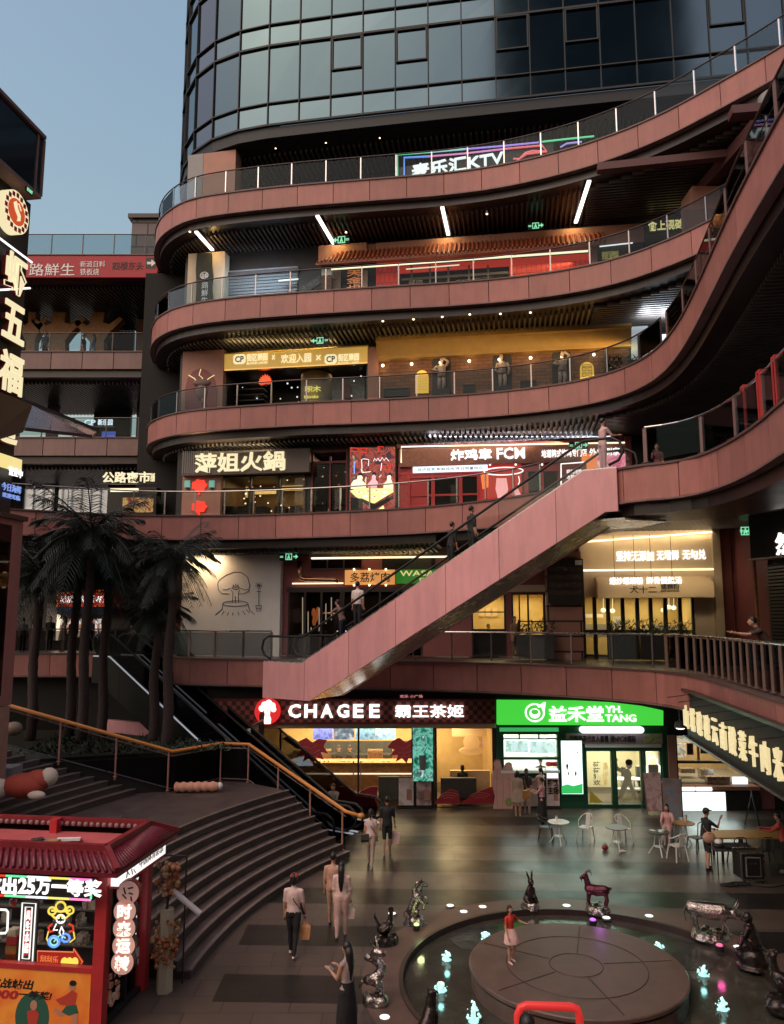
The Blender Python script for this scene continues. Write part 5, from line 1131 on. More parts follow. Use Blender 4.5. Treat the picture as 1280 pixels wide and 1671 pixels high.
# linear lamps of the top ceiling
for i,(x0,y0,x1,y1,lab) in enumerate(((320,378,347,408,'leftmost lit bar in the slatted ceiling, over the pillar sign'),(518,352,545,398,'lit ceiling bar above the left end of the red eave'),(722,338,732,383,'lit ceiling bar above the middle of the red eave'),(962,295,940,363,'long lit ceiling bar at the joint of the two slat directions'))):
    zc = Z[5]-1.57; a = at(x0,y0,zc); b = at(x1,y1,zc); th = thing('ceiling_bar_lamp',lab,'lamp',a,0,'lit bars in the top slatted ceiling'); mb = MB(); mb.bar(a,b,.15,.07); mb.build('diffuser',glow('bar_white',(1,.93,.8),3.5),th); mb = MB(); mb.bar(a+Vector((0,0,.06)),b+Vector((0,0,.06)),.19,.05); mb.build('housing','raild',th)
def downlights(pts,zc,grp,lab,r=.05):
    for x,y in pts:
        a = at(x,y,zc); th = thing('downlight',lab,'lamp',a,0,grp); mb = MB(); mb.ell(a,(r,r,r*.6),8,6); mb.build('lens','Lbulb',th); mb = MB(); mb.lathe([(r*1.5,.02),(r*1.5,.05)],a,10); mb.build('ring','raild',th)
downlights([(625,524),(675,521),(722,517),(767,513),(817,512),(866,510)],Z[4]-1.58,'downlights over the brick feature wall','tiny downlight in the slatted ceiling over the brick feature wall')
downlights([(565,379),(795,349),(310,378)],Z[5]-1.58,'spots in the top slatted ceiling','tiny white spot in the topmost slatted ceiling')
downlights([(380,251),(450,242),(532,233),(620,225)],TZ0-.98,'spots in the dark soffit of the tower','tiny spot in the dark soffit below the glass tower',.04)
# ================================================================== KTV sign on the terrace
wk = Wall((0.3,35.2),(11.5,31.9)); kt = wk.thing('karaoke_sign','rainbow outlined sign with white lettering ending in KTV on the dark top terrace','sign',*wk.uv(648,285))
mb = MB(); wk.ptext(mb,'麦乐汇KTV',673,257,822,281,.1,.1,.03); mb.build('lettering','Lw',kt)
part(kt,wk,'board','ink',(648,252,905,300,-.1,.05)); part(kt,wk,'stand','raild',(660,296,668,318,-.1,0),(800,290,808,312,-.1,0),(895,285,903,306,-.1,0))
def nl(name,m,pts,r=.045):
    mb = MB(); wk.pline(mb,pts,.12,r,6); mb.build(name,m,kt)
nl('green_tube','Lgrn',[(649,288),(649,252),(700,248)]); nl('teal_tube','Lcyan',[(700,248),(760,243)]); nl('purple_tube',glow('violet',(.4,.25,1),1.3),[(760,243),(820,238),(880,232)]); nl('green_tube','Lgrn',[(885,231),(930,226),(970,222)])
nl('blue_tube','Lblue',[(660,287),(660,257),(700,255)]); nl('pink_tube','Lpink',[(700,255),(760,250),(830,242)]); nl('red_tube',glow('neon_red',(1,.1,.12),1.5),[(830,242),(885,237),(893,247),(860,251),(848,259),(838,259)],.05); nl('red_tube',glow('neon_red2',(1,.1,.12),1.5),[(893,247),(870,246),(858,249),(845,262)],.05); nl('violet_tube',glow('violet2',(.5,.35,1),1.2),[(915,240),(925,234),(950,231)])
# ================================================================== left wing signs
wb = Wall((-30,39.0),(-11.5,39.0)); bn = wb.thing('banner_sign','long dark red banner with white characters and arrow under the left roof railing','banner',*wb.uv(60,455))
part(bn,wb,'board',mat('red_banner',(.28,.018,.025),.6,emit=(.5,.02,.03),es=.10,var=.1),(-60,418,257,452,.05,.15)); 
for t_,x0,y0,x1,y1,m in (('路鮮生',48,430,122,450,'white'),('新派日料',131,426,172,436,'white'),('铁板烧',131,438,162,449,'white'),('四楼东头',184,427,234,440,'ink')): letters(bn,wb,t_,x0,y0,x1,y1,.155,m,.02,.01)
part(bn,wb,'arrow_field','ink',(238,420,255,438,.15,.16)); q=lambda x,y:wb.uv(x,y,.17); mb = MB(); wb.poly(mb,[q(*p) for p in ((240,427),(247,427),(247,423),(254,429),(247,435),(247,431),(240,431))][::-1],.161,.17); mb.build('arrow','white',bn)
wp = Wall((-30,42.5),(-11.5,42.5)); sc = wp.thing('purple_screen','bright purple and blue advertising screen on the left wing','screen',*wp.uv(237,700)); part(sc,wp,'case','ink',(235,650,296,684,-.1,.05)); part(sc,wp,'left_panel','Lpur',(237,652,262,682,.05,.07)); part(sc,wp,'right_panel',art_mat('screen_art',[(.03,.05,.3),(.3,.05,.5),(.1,.3,.8),(.6,.2,.6)],1.6,.8,2),(264,652,294,682,.05,.07)); letters(sc,wp,'成年人\n撒欢地',240,656,260,676,.075,'Lpink',.02,.01); part(sc,wp,'lower_box','Lcold',(237,690,245,706,.05,.07))
pg = wp.thing('park_sign','white lit outline sign of the new park beyond the left railing','sign',*wp.uv(136,694)); letters(pg,wp,'新乐园',160,684,184,694,.1,'Lcold',.05,.02); letters(pg,wp,'CP',138,685,156,694,.1,'Lcold',.05,.03); part(pg,wp,'bar','raild',(135,695,186,697,.0,.1)); part(pg,wp,'blue_poster',mat('blue_poster',(.05,.08,.3),.5,emit=(.1,.2,.9),es=.3),(166,704,188,714,.0,.1))
# ground-level shop beyond the palms on the lower left floor
wf = Wall((-30,44.5),(-9.0,42.0)); rsx = wf.thing('red_lit_shop','small shop with red sign of white characters behind the palm trees','shop front',*wf.uv(95,1055)); part(rsx,wf,'sign_board',mat('red_sign',(.35,.03,.02),.5,emit=(1,.10,.03),es=.30),(93,967,176,990,.1,.4)); letters(rsx,wf,'品质工坊 小吃',99,972,170,984,.41,'Lw',.05,.03); mb = MB(); wf.pline(mb,[(93,991),(93,968),(176,963)],.43,.035,5); mb.build('light_edge','Lor',rsx)
part(rsx,wf,'awning',mat('blue_awning',(.02,.04,.12),.6),(93,991,178,1003,.1,.9)); part(rsx,wf,'lit_counter',art_mat('counter_art',[(.2,.18,.16),(.75,.7,.65),(.3,.1,.05),(.1,.09,.09)],2.5,.6,5),(95,1010,176,1040,-.2,-.1)); part(rsx,wf,'menu_strip','Lww',(92,1002,96,1045,.1,.2)); part(rsx,wf,'wall','dark',(-40,900,340,1065,-.4,-.25))
lamp('shop_light', wf.P(wf.uv(135,1000)[0],8.3,.8),14,(1,.85,.65),2,.6,(0,-.3,-1),rsx)
part(rsx,wf,'pale_panel','grey',(75,985,92,1045,-.2,-.1)); part(rsx,wf,'wall_screen','Lcold',(222,985,230,996,-.2,-.1)); 
# ================================================================== GROUND FLOOR SHOPS
w = G0; zc = Z[1]-1.13
cw = w.rect(400,1186,808,1318,0); yw1 = w.rect(820,1196,912,1262,0); yw2 = w.rect(955,1222,1082,1318,0); rc = w.rect(1106,1200,1238,1290,0)
mb = MB(); wall_holes(mb,w,0.0,zc,[(cw[0],cw[1],.03,cw[3]),(yw1[0],yw1[1],1.05,yw1[3]),(yw2[0],yw2[1],.03,yw2[3]),(rc[0],rc[1],.95,rc[3])]); mb.build('shop_wall','dark',bld)
# ---------------- tea shop
ts_ = w.thing('tea_shop','warm-lit tea shop with timber counter, menu screens and wine red wave panels','shop front',cw[0],0)
M['troom'] = mat('tea_room_wall',(0.50,.34,.15),.7,var=.12)
room(ts_,w,cw[0],cw[1],.03,cw[3],4.5,M['troom'],640,(1,.76,.40),'wood')
part(ts_,w,'lintel','beige',(398,1180,810,1188,0.0,.16))
f = MB()
for x in (400,457,585,705,712,806): w.pbox(f,x-1.5,1188,x+1.5,1320,-.14,-.02)
w.pbox(f,400,1186,808,1189,-.14,-.01); f.build('window_frame','dark',ts_)
part(ts_,w,'shop_glass','sglass',(402,1189,806,1300,-.09,-.08))
mb = MB(); w.pbox(mb,470,1247,705,1290,-2.0,-1.2); mb.cur = 1; w.pbox(mb,470,1245,705,1248,-2.05,-1.1); mb.build('counter',['wood','wood'],ts_)
mb = MB(); w.pbox(mb,470,1262,705,1264,-1.2,-1.17); mb.build('counter_strip','Lww',ts_)
mb = MB(); 
for x0,x1 in ((478,500),(515,540),(600,625),(640,665),(670,690)): w.pbox(mb,x0,1225,x1,1246,-3.5,-3.0)
mb.build('brewing_machines','steel',ts_); part(ts_,w,'back_counter','dgrey',(470,1232,700,1262,-4.3,-3.7)); part(ts_,w,'dark_backsplash','dgrey',(520,1210,690,1236,-4.6,-4.4))
rb = random.Random(8); mb = MB()
for _ in range(60):
    x = rb.uniform(480,700); d = rb.uniform(-1.9,-1.3); s_ = w.uv(x,1246,d); mb.lathe([(.035,0),(.045,.13)],w.P(s_[0],s_[1],d),8)
mb.build('cups','white',ts_)
for i,(x0,x1,cols) in enumerate(((511,543,[(.04,.05,.25),(.2,.25,.7),(.08,.08,.35)]),(545,578,[(.03,.05,.08),(.08,.12,.2),(.5,.55,.6)]),(580,612,[(.08,.2,.35),(.25,.45,.6),(.05,.1,.2)]),(613,646,[(.2,.45,.6),(.45,.7,.85),(.1,.25,.4)]))):
    mb = MB(); w.pbox(mb,x0,1189,x1,1207,-1.6,-1.5); so_ = mb.build('menu_screen',art_mat('menu_art',cols,3.5,.9,i*2.3,.2),ts_)
# right-hand room divider and seat
part(ts_,w,'divider','wood',(706,1189,711,1318,-3,-.2)); part(ts_,w,'bench_back','beige',(735,1258,800,1300,-1.7,-1.5)); part(ts_,w,'table_panel','dgrey',(720,1270,778,1302,-.7,-.5),(618,1268,652,1304,-.7,-.5)); 
mb = MB(); w.disc(mb,*w.uv(770,1212,-3),.36,-3.1,-3.0,20); w.disc(mb,*w.uv(770,1226,-3),.55,-3.1,-3.02,20,.18); w.pbox(mb,738,1190,804,1202,-3.12,-3.03); mb.build('wall_emblem','cream',ts_)
# wine-red wave panels along the base and carved figure panels on the glass
for pts in ([(552,1316),(552,1288),(562,1284),(575,1288),(583,1297),(592,1290),(605,1284),(616,1284),(616,1316)],[(708,1312),(720,1298),(735,1288),(748,1292),(752,1312)],[(752,1312),(768,1300),(785,1290),(806,1283),(806,1312)]):
    mb = MB(); w.poly(mb,[w.uv(x,y,.05) for x,y in pts][::-1],-.01,.05); wp_ = mb.build('wave_panel',mat('wine_panel',(.17,.014,.022),.4,emit=(.5,.02,.04),es=.04),ts_)
    mb = MB(); cx = sum(p[0] for p in pts)/len(pts); cy = max(p[1] for p in pts)
    for k in range(3): w.pline(mb,[(cx+(12+6*k)*math.cos(PI*j/8)*-1,cy-4-(8+5*k)*math.sin(PI*j/8)*.8) for j in range(2,7)],.055,.01,4)
    mb.build('wave_lines','terra',wp_)
def drake(x,y,sx,lab):
    mb = MB(); q = lambda u,v: w.uv(x+u*sx,y+v,.0)
    w.poly(mb,[q(*p) for p in ((-20,-16),(-8,-22),(2,-14),(12,-20),(26,-18),(20,-8),(28,4),(16,2),(20,14),(8,10),(4,20),(-4,12),(-14,18),(-10,6),(-24,8),(-16,-2),(-28,-6))],-.06,-.03)
    o_ = mb.build('cutout_figure',mat('cutout_red',(.22,.03,.035),.5,emit=(.5,.04,.05),es=.12),ts_); mb = MB()
    for a in ((-14,-8,0,-4,10,-10),(-10,2,2,4,14,-2),(-4,8,6,10,12,4)): w.line(mb,[q(a[0],a[1]),q(a[2],a[3]),q(a[4],a[5])],-.025,.012,4)
    mb.build('figure_lines','beige',o_)
drake(508,1226,1,''); drake(660,1226,1,'')
mb = MB(); w.poly(mb,[w.uv(x,y,0) for x,y in ((460,1206),(472,1200),(486,1210),(492,1222),(484,1222),(470,1212))],-.06,-.03); mb.build('cutout_figure',M['dred'],ts_)
part(ts_,w,'picture_strip',art_mat('green_screen',[(.005,.03,.025),(.02,.18,.12),(.15,.45,.35),(.01,.05,.04),(.5,.7,.65)],3.2,.8,4),(674,1181,707,1275,.02,.08)); part(ts_,w,'strip_case','ink',(672,1179,709,1317,-.02,.02)); mb = MB(); s_ = w.uv(690,1256,.1); mb.lathe([(.12,0),(.15,.5),(.15,.56)],w.P(s_[0],s_[1],.13),12); mb.build('cup_picture','grey',ts_)
mb = MB(); w.pbox(mb,403,1186,408,1250,-.3,-.2); mb.build('light_column','Lww',ts_)
mb = MB(); w.poly(mb,[w.uv(x,y,-.5) for x,y in ((478,1238),(500,1234),(512,1250),(486,1250))],-.52,-.5); mb.build('lit_menu','Lcold',ts_)
mb = MB()
for x in (577,589): w.pbox(mb,x-1,1242,x+1,1282,.0,.06)
mb.build('door_handle','terra',ts_)
sg = w.thing('shop_sign','red lattice fascia with round red emblem and large white CHAGEE lettering','sign',*w.uv(380,1180),group='signs over the shop fronts')
M['lattice2'] = pattern_mat('brick_lattice',(.30,.07,.05),(.045,.018,.018),'check',5.5,1,.55,.0)
part(sg,w,'board',M['lattice2'],(345,1142,808,1180,.05,.3)); part(sg,w,'trim','dred',(345,1140.5,809,1143,.05,.34),(345,1179,809,1181,.05,.34))
[letters(sg,w,c_,471+26.4*i,1149,471+26.4*i+(20 if c_ != 'E' else 17),1171,.31,'Lw',.12,.06,'letter') for i,c_ in enumerate('CHAGEE')]; letters(sg,w,'霸王茶姬',645,1150,757,1171,.31,'Lw',.12,.03)
c = w.uv(436.5,1161,.45); mb = MB(); w.disc(mb,c[0],c[1],.52,.3,.45,32); mb.build('emblem_disc',glow('emblem_red',(.85,.03,.03),.9,(.5,.02,.02)),sg)
mb = MB(); 
for u,v,r in ((-.22,.12,.13),(-.12,.26,.13),(.05,.32,.14),(.2,.22,.13),(.25,.08,.11),(0,.14,.18)): w.disc(mb,c[0]+u,c[1]+v,r,.451+.002*abs(u),.47+.004*abs(u)+.003*v,14)
w.poly(mb,[(c[0]-.12,c[1]+.05),(c[0]+.12,c[1]+.05),(c[0]+.1,c[1]-.15),(c[0]+.16,c[1]-.3),(c[0]+.14,c[1]-.49),(c[0]-.14,c[1]-.49),(c[0]-.16,c[1]-.3),(c[0]-.1,c[1]-.15)],.452,.475); mb.build('emblem_head','Lw',sg)
mb = MB(); w.line(mb,[(c[0]-.16,c[1]+.02),(c[0]-.08,c[1]+.08),(c[0],c[1]+.03),(c[0]+.08,c[1]+.08),(c[0]+.16,c[1]+.02)],.478,.012,4); w.line(mb,[(c[0]-.08,c[1]-.12),(c[0],c[1]-.2),(c[0]+.08,c[1]-.12)],.478,.015,4); mb.build('emblem_lines','Lred',sg)
part(bld,w,'fascia_band','black',(345,1122,1100,1140,.0,.25))
# little lit words over the fascia
lw_ = w.thing('dim_lettering','faint pink lit words on the dark band above the tea shop sign','sign',*w.uv(655,1138)); letters(lw_,w,'欢乐 小广场',653,1134,690,1139,.27,mat('dim_pink',(.3,.1,.1),.5,emit=(1,.35,.35),es=.5),.02)
# ---------------- green drink shop
yh = w.thing('drink_shop','dark green framed drink shop with serving window and glazed doors','shop front',w.uv(812,1318)[0],0)
M['wroom'] = mat('white_room',(.72,.70,.62),.6,var=.05)
room(yh,w,yw1[0],yw1[1],1.05,yw1[3],2.5,M['wroom'],60,(.92,1,.9),'white')
room(yh,w,yw2[0],yw2[1],.03,yw2[3],3.5,mat('yellowish_room',(.66,.60,.38),.6,var=.06),110,(1,.96,.8),'grey','sitting_room')
part(yh,w,'green_wall','green',(811,1185,821,1320,.0,.14),(912,1186,955,1320,.0,.12),(821,1262,912,1270,.0,.12),(1082,1186,1093,1320,.0,.14),(821,1186,912,1196,.0,.14),(955,1186,1082,1222,.0,.10))
part(yh,w,'lit_transom','Lwt' if False else M['Lgrn'] if False else 'white',(955,1213,1082,1220,.1,.13))
f = MB()
for x in (957,1001,1006,1049,1054,1081): w.pbox(f,x-2,1224,x+2,1318,-.12,.05)
w.pbox(f,955,1222,1083,1226,-.12,.06); w.pbox(f,955,1313,1083,1319,-.12,.06); f.build('door_frame','green',yh); part(yh,w,'door_glass','sglass',(957,1226,1081,1314,-.07,-.06))
f = MB(); w.frame(f,yw1[0],yw1[1],1.05,yw1[3],-.1,.05,.06); 
for x in (848,880): w.pbox(f,x-1,1196,x+1,1206,-.1,.03)
w.pbox(f,820,1205,912,1207,-.1,.04); w.pbox(f,820,1236,912,1240,-.1,.1); f.build('window_frame','green',yh)
part(yh,w,'window_blind','Lgrn' if False else mat('green_blind',(.05,.35,.12),.5,emit=(.1,.8,.25),es=.3),(816,1188,912,1194,.14,.22))
part(yh,w,'menu_screen',art_mat('pale_menu',[(.35,.55,.6),(.6,.75,.78),(.25,.45,.4),(.7,.8,.8)],3,.55,3,.2),(825,1208,862,1228,-1.0,-.95),(865,1210,908,1229,-1.0,-.95)); part(yh,w,'counter','white',(818,1258,914,1262,-.3,.35)); part(yh,w,'cup_display','Lcold',(893,1255,911,1270,.12,.2)); mb = MB(); 
for x in (895,899,904,908): mb.ell(w.P(*w.uv(x,1247,-.4),-.4),(.12,.12,.1),8,6)
mb.build('fruit_bowls','red',yh); part(yh,w,'counter_front',mat('counter_front_',(.5,.35,.32),.6),(821,1270,912,1316,.02,.12))
lbx = w.thing('light_box','tall lit white light box with green foot beside the drink shop door','sign',*w.uv(917,1297)); part(lbx,w,'case','green',(915,1206,953,1299,.125,.2)); part(lbx,w,'face',art_mat('lightbox_art',[(.45,.85,.8),(.75,.95,.9),(.9,1,.95),(.95,1,1)],1.0,.85,4,.2),(917,1209,951,1296,.2,.215)); mb = MB(); w.poly(mb,[w.uv(x,y,.22) for x,y in ((917,1295),(917,1283),(926,1280),(936,1283),(951,1279),(951,1295))],.216,.222); mb.build('green_foot',glow('green_foot_',(.05,.7,.15),.8,(.05,.4,.1)),lbx); mb = MB()
for x,y,s_ in ((926,1250,5),(940,1262,4),(928,1262,3),(943,1228,2)): w.poly(mb,[w.uv(x+a,y+b,.22) for a,b in ((0,-s_),(s_*.4,0),(0,s_*1.6),(-s_*.4,0))],.217,.223)
mb.build('dark_shapes','green',lbx)
sg = w.thing('shop_sign','bright green lit sign with white emblem, Chinese name and YH. TANG','sign',*w.uv(812,1184),group='signs over the shop fronts')
q = lambda x,y: w.uv(x,y,.35); mb = MB(); w.poly(mb,[q(*p) for p in ((812,1183),(1083,1184),(1083,1160),(1050,1153),(1000,1147),(940,1144),(812,1143))],.1,.35); mb.build('board','Lgreen',sg); 
letters(sg,w,'益禾堂',896,1152,985,1178,.36,'Lw',.08,.045); letters(sg,w,'YH.',988,1152,1016,1163,.36,'Lw',.08,.03); letters(sg,w,'TANG',988,1166,1038,1178,.36,'Lw',.08,.03)
c = q(873,1163); mb = MB(); w.line(mb,[(c[0]+.37*math.cos(k*PI/14),c[1]+.34*math.sin(k*PI/14)) for k in range(28)],.37,.035,6,True); w.disc(mb,c[0],c[1]-.03,.22,.351,.37,20,.2); w.line(mb,[q(878,1153),q(886,1150),q(889,1146),q(887,1160)],.37,.05,6); mb.build('emblem','Lw',sg); mb = MB(); w.disc(mb,c[0],c[1]+.03,.15,.371,.38,16,.1); mb.build('emblem_fringe','Lgreen',sg)
mb = MB(); a = w.rect(947,1186,1052,1197,.4); r_ = (a[3]-a[2])/2; w.poly(mb,[(a[0]+r_+r_*math.cos(t),a[2]+r_+r_*math.sin(t)) for t in [PI/2+k*PI/8 for k in range(9)]]+[(a[1]-r_+r_*math.cos(t),a[2]+r_+r_*math.sin(t)) for t in [-PI/2+k*PI/8 for k in range(9)]],.2,.4); pl2 = w.thing('pill_lamp','white pill-shaped light box under the green sign','light box',a[0],a[2]); mb.build('body','Lcold',pl2)
lamp('sign_light', w.P(w.uv(945,1190)[0],w.uv(945,1190)[1],1.0),28,(.7,1,.85),4,.3,(0,-.6,-1),pl2)
bn = w.thing('cloth_banner','grey pink banner with slanted characters over the drink shop doors','banner',*w.uv(925,1214)); part(bn,w,'cloth',mat('banner_grey',(.34,.25,.25),.7,var=.1),(924,1197,1082,1214,.13,.16)); letters(bn,w,'购鲜果茶代言人套餐 送NFC冰箱贴',930,1200,1038,1211,.165,'ink',.015,.01); part(bn,w,'end_picture',art_mat('banner_pic',[(.3,.25,.12),(.55,.5,.3),(.1,.12,.05)],4,.0),(1050,1198,1081,1213,.161,.17))
# glass-door lettering and posed figure decal, neon tag
dc = w.thing('door_poster','printed picture of a woman in a pale suit raising an arm on the glass door','poster',*w.uv(1030,1312)); 
q = lambda x,y: w.uv(780+x*.390625,1180+y*.2658*1.0,0) if False else w.uv(x,y,-.02)
mb = MB(); w.poly(mb,[q(*p) for p in ((1018,1256),(1026,1254),(1031,1262),(1031,1275),(1038,1300),(1034,1304),(1026,1282),(1016,1302),(1008,1306),(1014,1285),(1019,1270),(1016,1262),(1006,1257),(1004,1247),(1007,1240),(1009,1252))],-.03,-.02); mb.build('suit',mat('suit_print',(.55,.48,.33),.6),dc); mb = MB(); w.disc(mb,*q(1027,1248),.13,-.03,-.018,12,.17); w.disc(mb,*q(1006,1240),.07,-.03,-.018,8); mb.build('face','terra' if False else mat('print_skin',(.62,.42,.32),.6),dc); mb = MB(); w.disc(mb,*q(1027,1244),.15,-.032,-.0165,12,.12); mb.build('hair','ink',dc)
dl = w.thing('door_lettering','upright green characters on the left glass door','lettering',*w.uv(972,1300)); letters(dl,w,'荷\n荷\n狂\n欢',968,1243,980,1282,-.05,'green',.01,.03); letters(dl,w,'清\n凉\n夏',984,1245,993,1282,-.05,M['goldboard'],.01,.02); mb = MB(); w.poly(mb,[w.uv(x,y,-.05) for x,y in ((963,1310),(963,1290),(972,1298),(985,1310))],-.055,-.045); mb.build('yellow_corner','gold' if False else mat('yellow_print',(.6,.45,.05),.6),dl)
nt = w.thing('neon_tag','white neon outline of a rounded bottle-shaped tag in the shop window','neon sign',*w.uv(1066,1280)); mb = MB(); w.pline(mb,[(1057,1275),(1056,1250),(1060,1245),(1060,1238),(1068,1235),(1073,1240),(1073,1246),(1077,1250),(1077,1272),(1081,1281)],.09,.03,6); mb.build('outline','Lw',nt); part(nt,w,'tag_face','grey',(1059,1248,1075,1272,.06,.08))
# sitting room furniture glimpsed through the doors
mb = MB()
for x,y in ((1015,1285),(1036,1283),(1066,1284)): c_ = w.uv(x,y,-1.8); mb.lathe([(.04,-.7),(.04,0),(.35,.0),(.35,.03)],w.P(c_[0],.74,-1.8),14)
for x in (1008,1024,1044,1060): c_ = w.uv(x,1290,-1.4); mb.box(*(lambda p:(p.x-.2,p.x+.2,p.y-.2,p.y+.2))(w.P(c_[0],0,-1.4)),.4,.45)
mb.build('tables','white',yh); mb = MB(); w.pbox(mb,1016,1253,1022,1272,-2.6,-2.4); w.pbox(mb,1040,1252,1048,1275,-2.5,-2.3); mb.build('chair_backs','dgrey',yh)
# ---------------- counter shop on the right
rsh = w.thing('snack_counter','open snack counter with menu pictures and glowing white front','shop front',rc[0],0)
room(rsh,w,rc[0],rc[1],.95,rc[3],3.0,mat('counter_room',(.42,.32,.18),.6,var=.15),60,(1,.82,.5),'grey')
part(rsh,w,'pier','terra',(1093,1200,1106,1322,.0,.25)); part(rsh,w,'counter_top','terra',(1104,1284,1240,1290,-.3,.6)); part(rsh,w,'lit_front',mat('lit_front_',(.8,.85,.82),.4,emit=(.85,1,.95),es=1.0),(1110,1293,1185,1326,.45,.52)); part(rsh,w,'dark_front','dark',(1185,1292,1240,1328,.4,.5),(1104,1290,1240,1293,.0,.5))
part(rsh,w,'window_frame','dark',(1104,1197,1240,1201,-.1,.05),(1104,1242,1240,1246,-.1,.05),(1104,1200,1107,1288,-.1,.05))
part(rsh,w,'menu_picture',art_mat('menu_food',[(.55,.5,.1),(.75,.7,.6),(.3,.25,.08),(.85,.85,.8)],3,.5,7),(1104,1197,1127,1211,-.9,-.85),(1104,1213,1120,1236,-.9,-.85)); part(rsh,w,'black_board','ink',(1122,1213,1132,1232,-.95,-.9),(1144,1215,1164,1230,-.95,-.9)); letters(rsh,w,'今日推荐',1146,1219,1162,1226,-.89,'white',.01)
part(rsh,w,'copper_pipe','terra',(1139,1204,1142,1244,-.7,-.6)); mb = MB(); w.pbox(mb,1155,1268,1192,1284,-.2,.1); w.pbox(mb,1112,1255,1135,1262,-1.6,-1.2); w.pbox(mb,1145,1256,1165,1270,-1.5,-1.1); mb.build('cooking_equipment','steel',rsh); part(rsh,w,'menu_card','Lcold',(1196,1268,1221,1283,.1,.14)); 
for x0,x1 in ((1113,1133),(1136,1161)):
    mb = MB(); a = w.rect(x0,1284,x1,1291,.62); mb.tube([w.P(a[0],(a[2]+a[3])/2,.66),w.P(a[1],(a[2]+a[3])/2,.66)],.08,10); mb.build('lit_roll','Lw',rsh)
lamp('front_light', w.P(w.uv(1148,1310)[0],.8,.9),14,(.8,1,.95),2,.5,(0,-1,-.6),rsh)
part(rsh,w,'right_pier','wine',(1240,1200,1262,1330,.0,.3)); 
# hanging glowing sign under the balcony arm
hw = Wall((8.78,23.5),(7.55,14.2)); hs = hw.thing('hanging_sign','long dark rippled sign with big cream glowing upright characters under the right balcony','sign',0,3.7,group='signs over the shop fronts')
mb = MB(); hw.box(mb,0,hw.L,4.12,5.42,-.06,0); mb.build('board',mat('rippled_steel',(.022,.022,.024),.6,.0,var=.4,vscale=2,bump=.5,bscale=4,spec=.2),hs); mb = MB(); hw.box(mb,-.05,hw.L,4.06,4.12,-.06,.12); hw.box(mb,-.05,hw.L,5.42,5.5,-.06,.12); mb.build('frame','raild',hs)
cx = [1128,1147,1163,1179,1191,1205,1220,1236,1253,1272,1290]
mb = MB()
for ch,x in zip('山城碗碗云南酸菜牛肉米',cx):
    s_ = .55+.74*cx.index(x); hw.text(mb,ch,s_-.23,s_+.23,4.42,5.06,.12,.06,.01)
mb.build('lettering','Lhang',hs); mb = MB()
for k in range(7): p = hw.P(.8+k*1.3,5.4,.0); mb.tube([p,p+hw.n*.7+Vector((0,0,-.1))],.012,5)
mb.build('rods','ink',hs)
for k in range(6): point('letter_glow',hw.P(.6+k*1.5,4.2,.3),.18,(1,.75,.35),.2,hs)
sl_ = thing('spot_lamp','round spotlight on a bracket beside the left end of the hanging sign','lamp',at(1108,1166,4.4)); a = hw.P(-.5,4.5,.1); mb = MB(); mb.lathe([(.05,0),(.14,-.05),(.16,-.22)],a,14); mb.tube([a,a+Vector((0,0,.5))],.02,6); mb.build('housing','ink',sl_); mb = MB(); mb.ell(a+Vector((0,0,-.23)),(.13,.13,.04),12,6); mb.build('lens','Lbulb',sl_)
# ================================================================== AMPHITHEATRE STEPS
SC = Vector((12.1,16.5)); R0 = 16.4; ZM, ZT = 1.7, 3.5
RL1 = (Vector((-1.45,25.95)),Vector((-5.2,28.8))); RL2 = (Vector((-7.56,27.3)),Vector((-12.5,25.5)))
def ang_on(line,r):
    a,b = line; d = (b-a).normalized(); f = a-SC; B_ = f.dot(d); C_ = f.dot(f)-r*r; disc = B_*B_-C_
    if disc < 0: return None
    best = None
    for s_ in (-1,1):
        t = -B_+s_*math.sqrt(disc); p = a+d*t
        if p.x < SC.x and (best is None or p.y > 15 and abs(t-1) < abs(best[0]-1)): best = (t,p)
    p = best[1]; return math.atan2(p.y-SC.y,p.x-SC.x)
A0 = math.radians(176.6)
def sector(r0,r1,a_in,a_out,n=40):
    pin = [(SC.x+r0*math.cos(a_in+(A0-a_in)*k/n),SC.y+r0*math.sin(a_in+(A0-a_in)*k/n)) for k in range(n+1)]
    pout = [(SC.x+r1*math.cos(a_out+(A0-a_out)*k/n),SC.y+r1*math.sin(a_out+(A0-a_out)*k/n)) for k in range(n+1)]
    return pin+pout[::-1]
st_ = thing('amphitheatre_steps','broad curved flight of dark stone steps rising to the left of the plaza','steps',(-6,21,0))
M['nosing'] = mat('step_edge_stone',(.15,.115,.105),.5,var=.25,vscale=4); nz_ = MB(); mb = MB(); RM = 19.45; NR = 10
aM = ang_on(RL1,RM)
for k in range(NR):
    r = R0+k*(RM-R0)/NR; a = ang_on(RL1,r); mb.prism(sector(r,RM if k < NR-1 else 23.3,a,aM if k < NR-1 else ang_on(RL2,22.6)-.02),ZM*k/NR,ZM*(k+1)/NR-.012)
    nz_.prism(sector(r-.025,r+.07,a,a),ZM*(k+1)/NR-.0115,ZM*(k+1)/NR+.018)
mb.build('lower_flight','step',st_); nz_.build('step_edges','nosing',st_)
mb = MB(); mb.prism(sector(RM,33.0,aM,aM-.02),0,ZM-.02); mb.build('base','step',st_)
nz_ = MB(); mb = MB(); NU = 11
for k in range(NU):
    r = 23.2+k*.31; a = ang_on(RL2,max(r,22.5)) or math.radians(150); mb.prism(sector(r,33.0 if k == NU-1 else r+.32,a,ang_on(RL2,33) if k == NU-1 else a),ZM,ZM+(ZT-ZM)*(k+1)/NU)
    nz_.prism(sector(r-.025,r+.07,a,a),ZM+(ZT-ZM)*(k+1)/NU+.0005,ZM+(ZT-ZM)*(k+1)/NU+.022)
mb.build('upper_flight','step',st_); nz_.build('step_edges','nosing',st_)
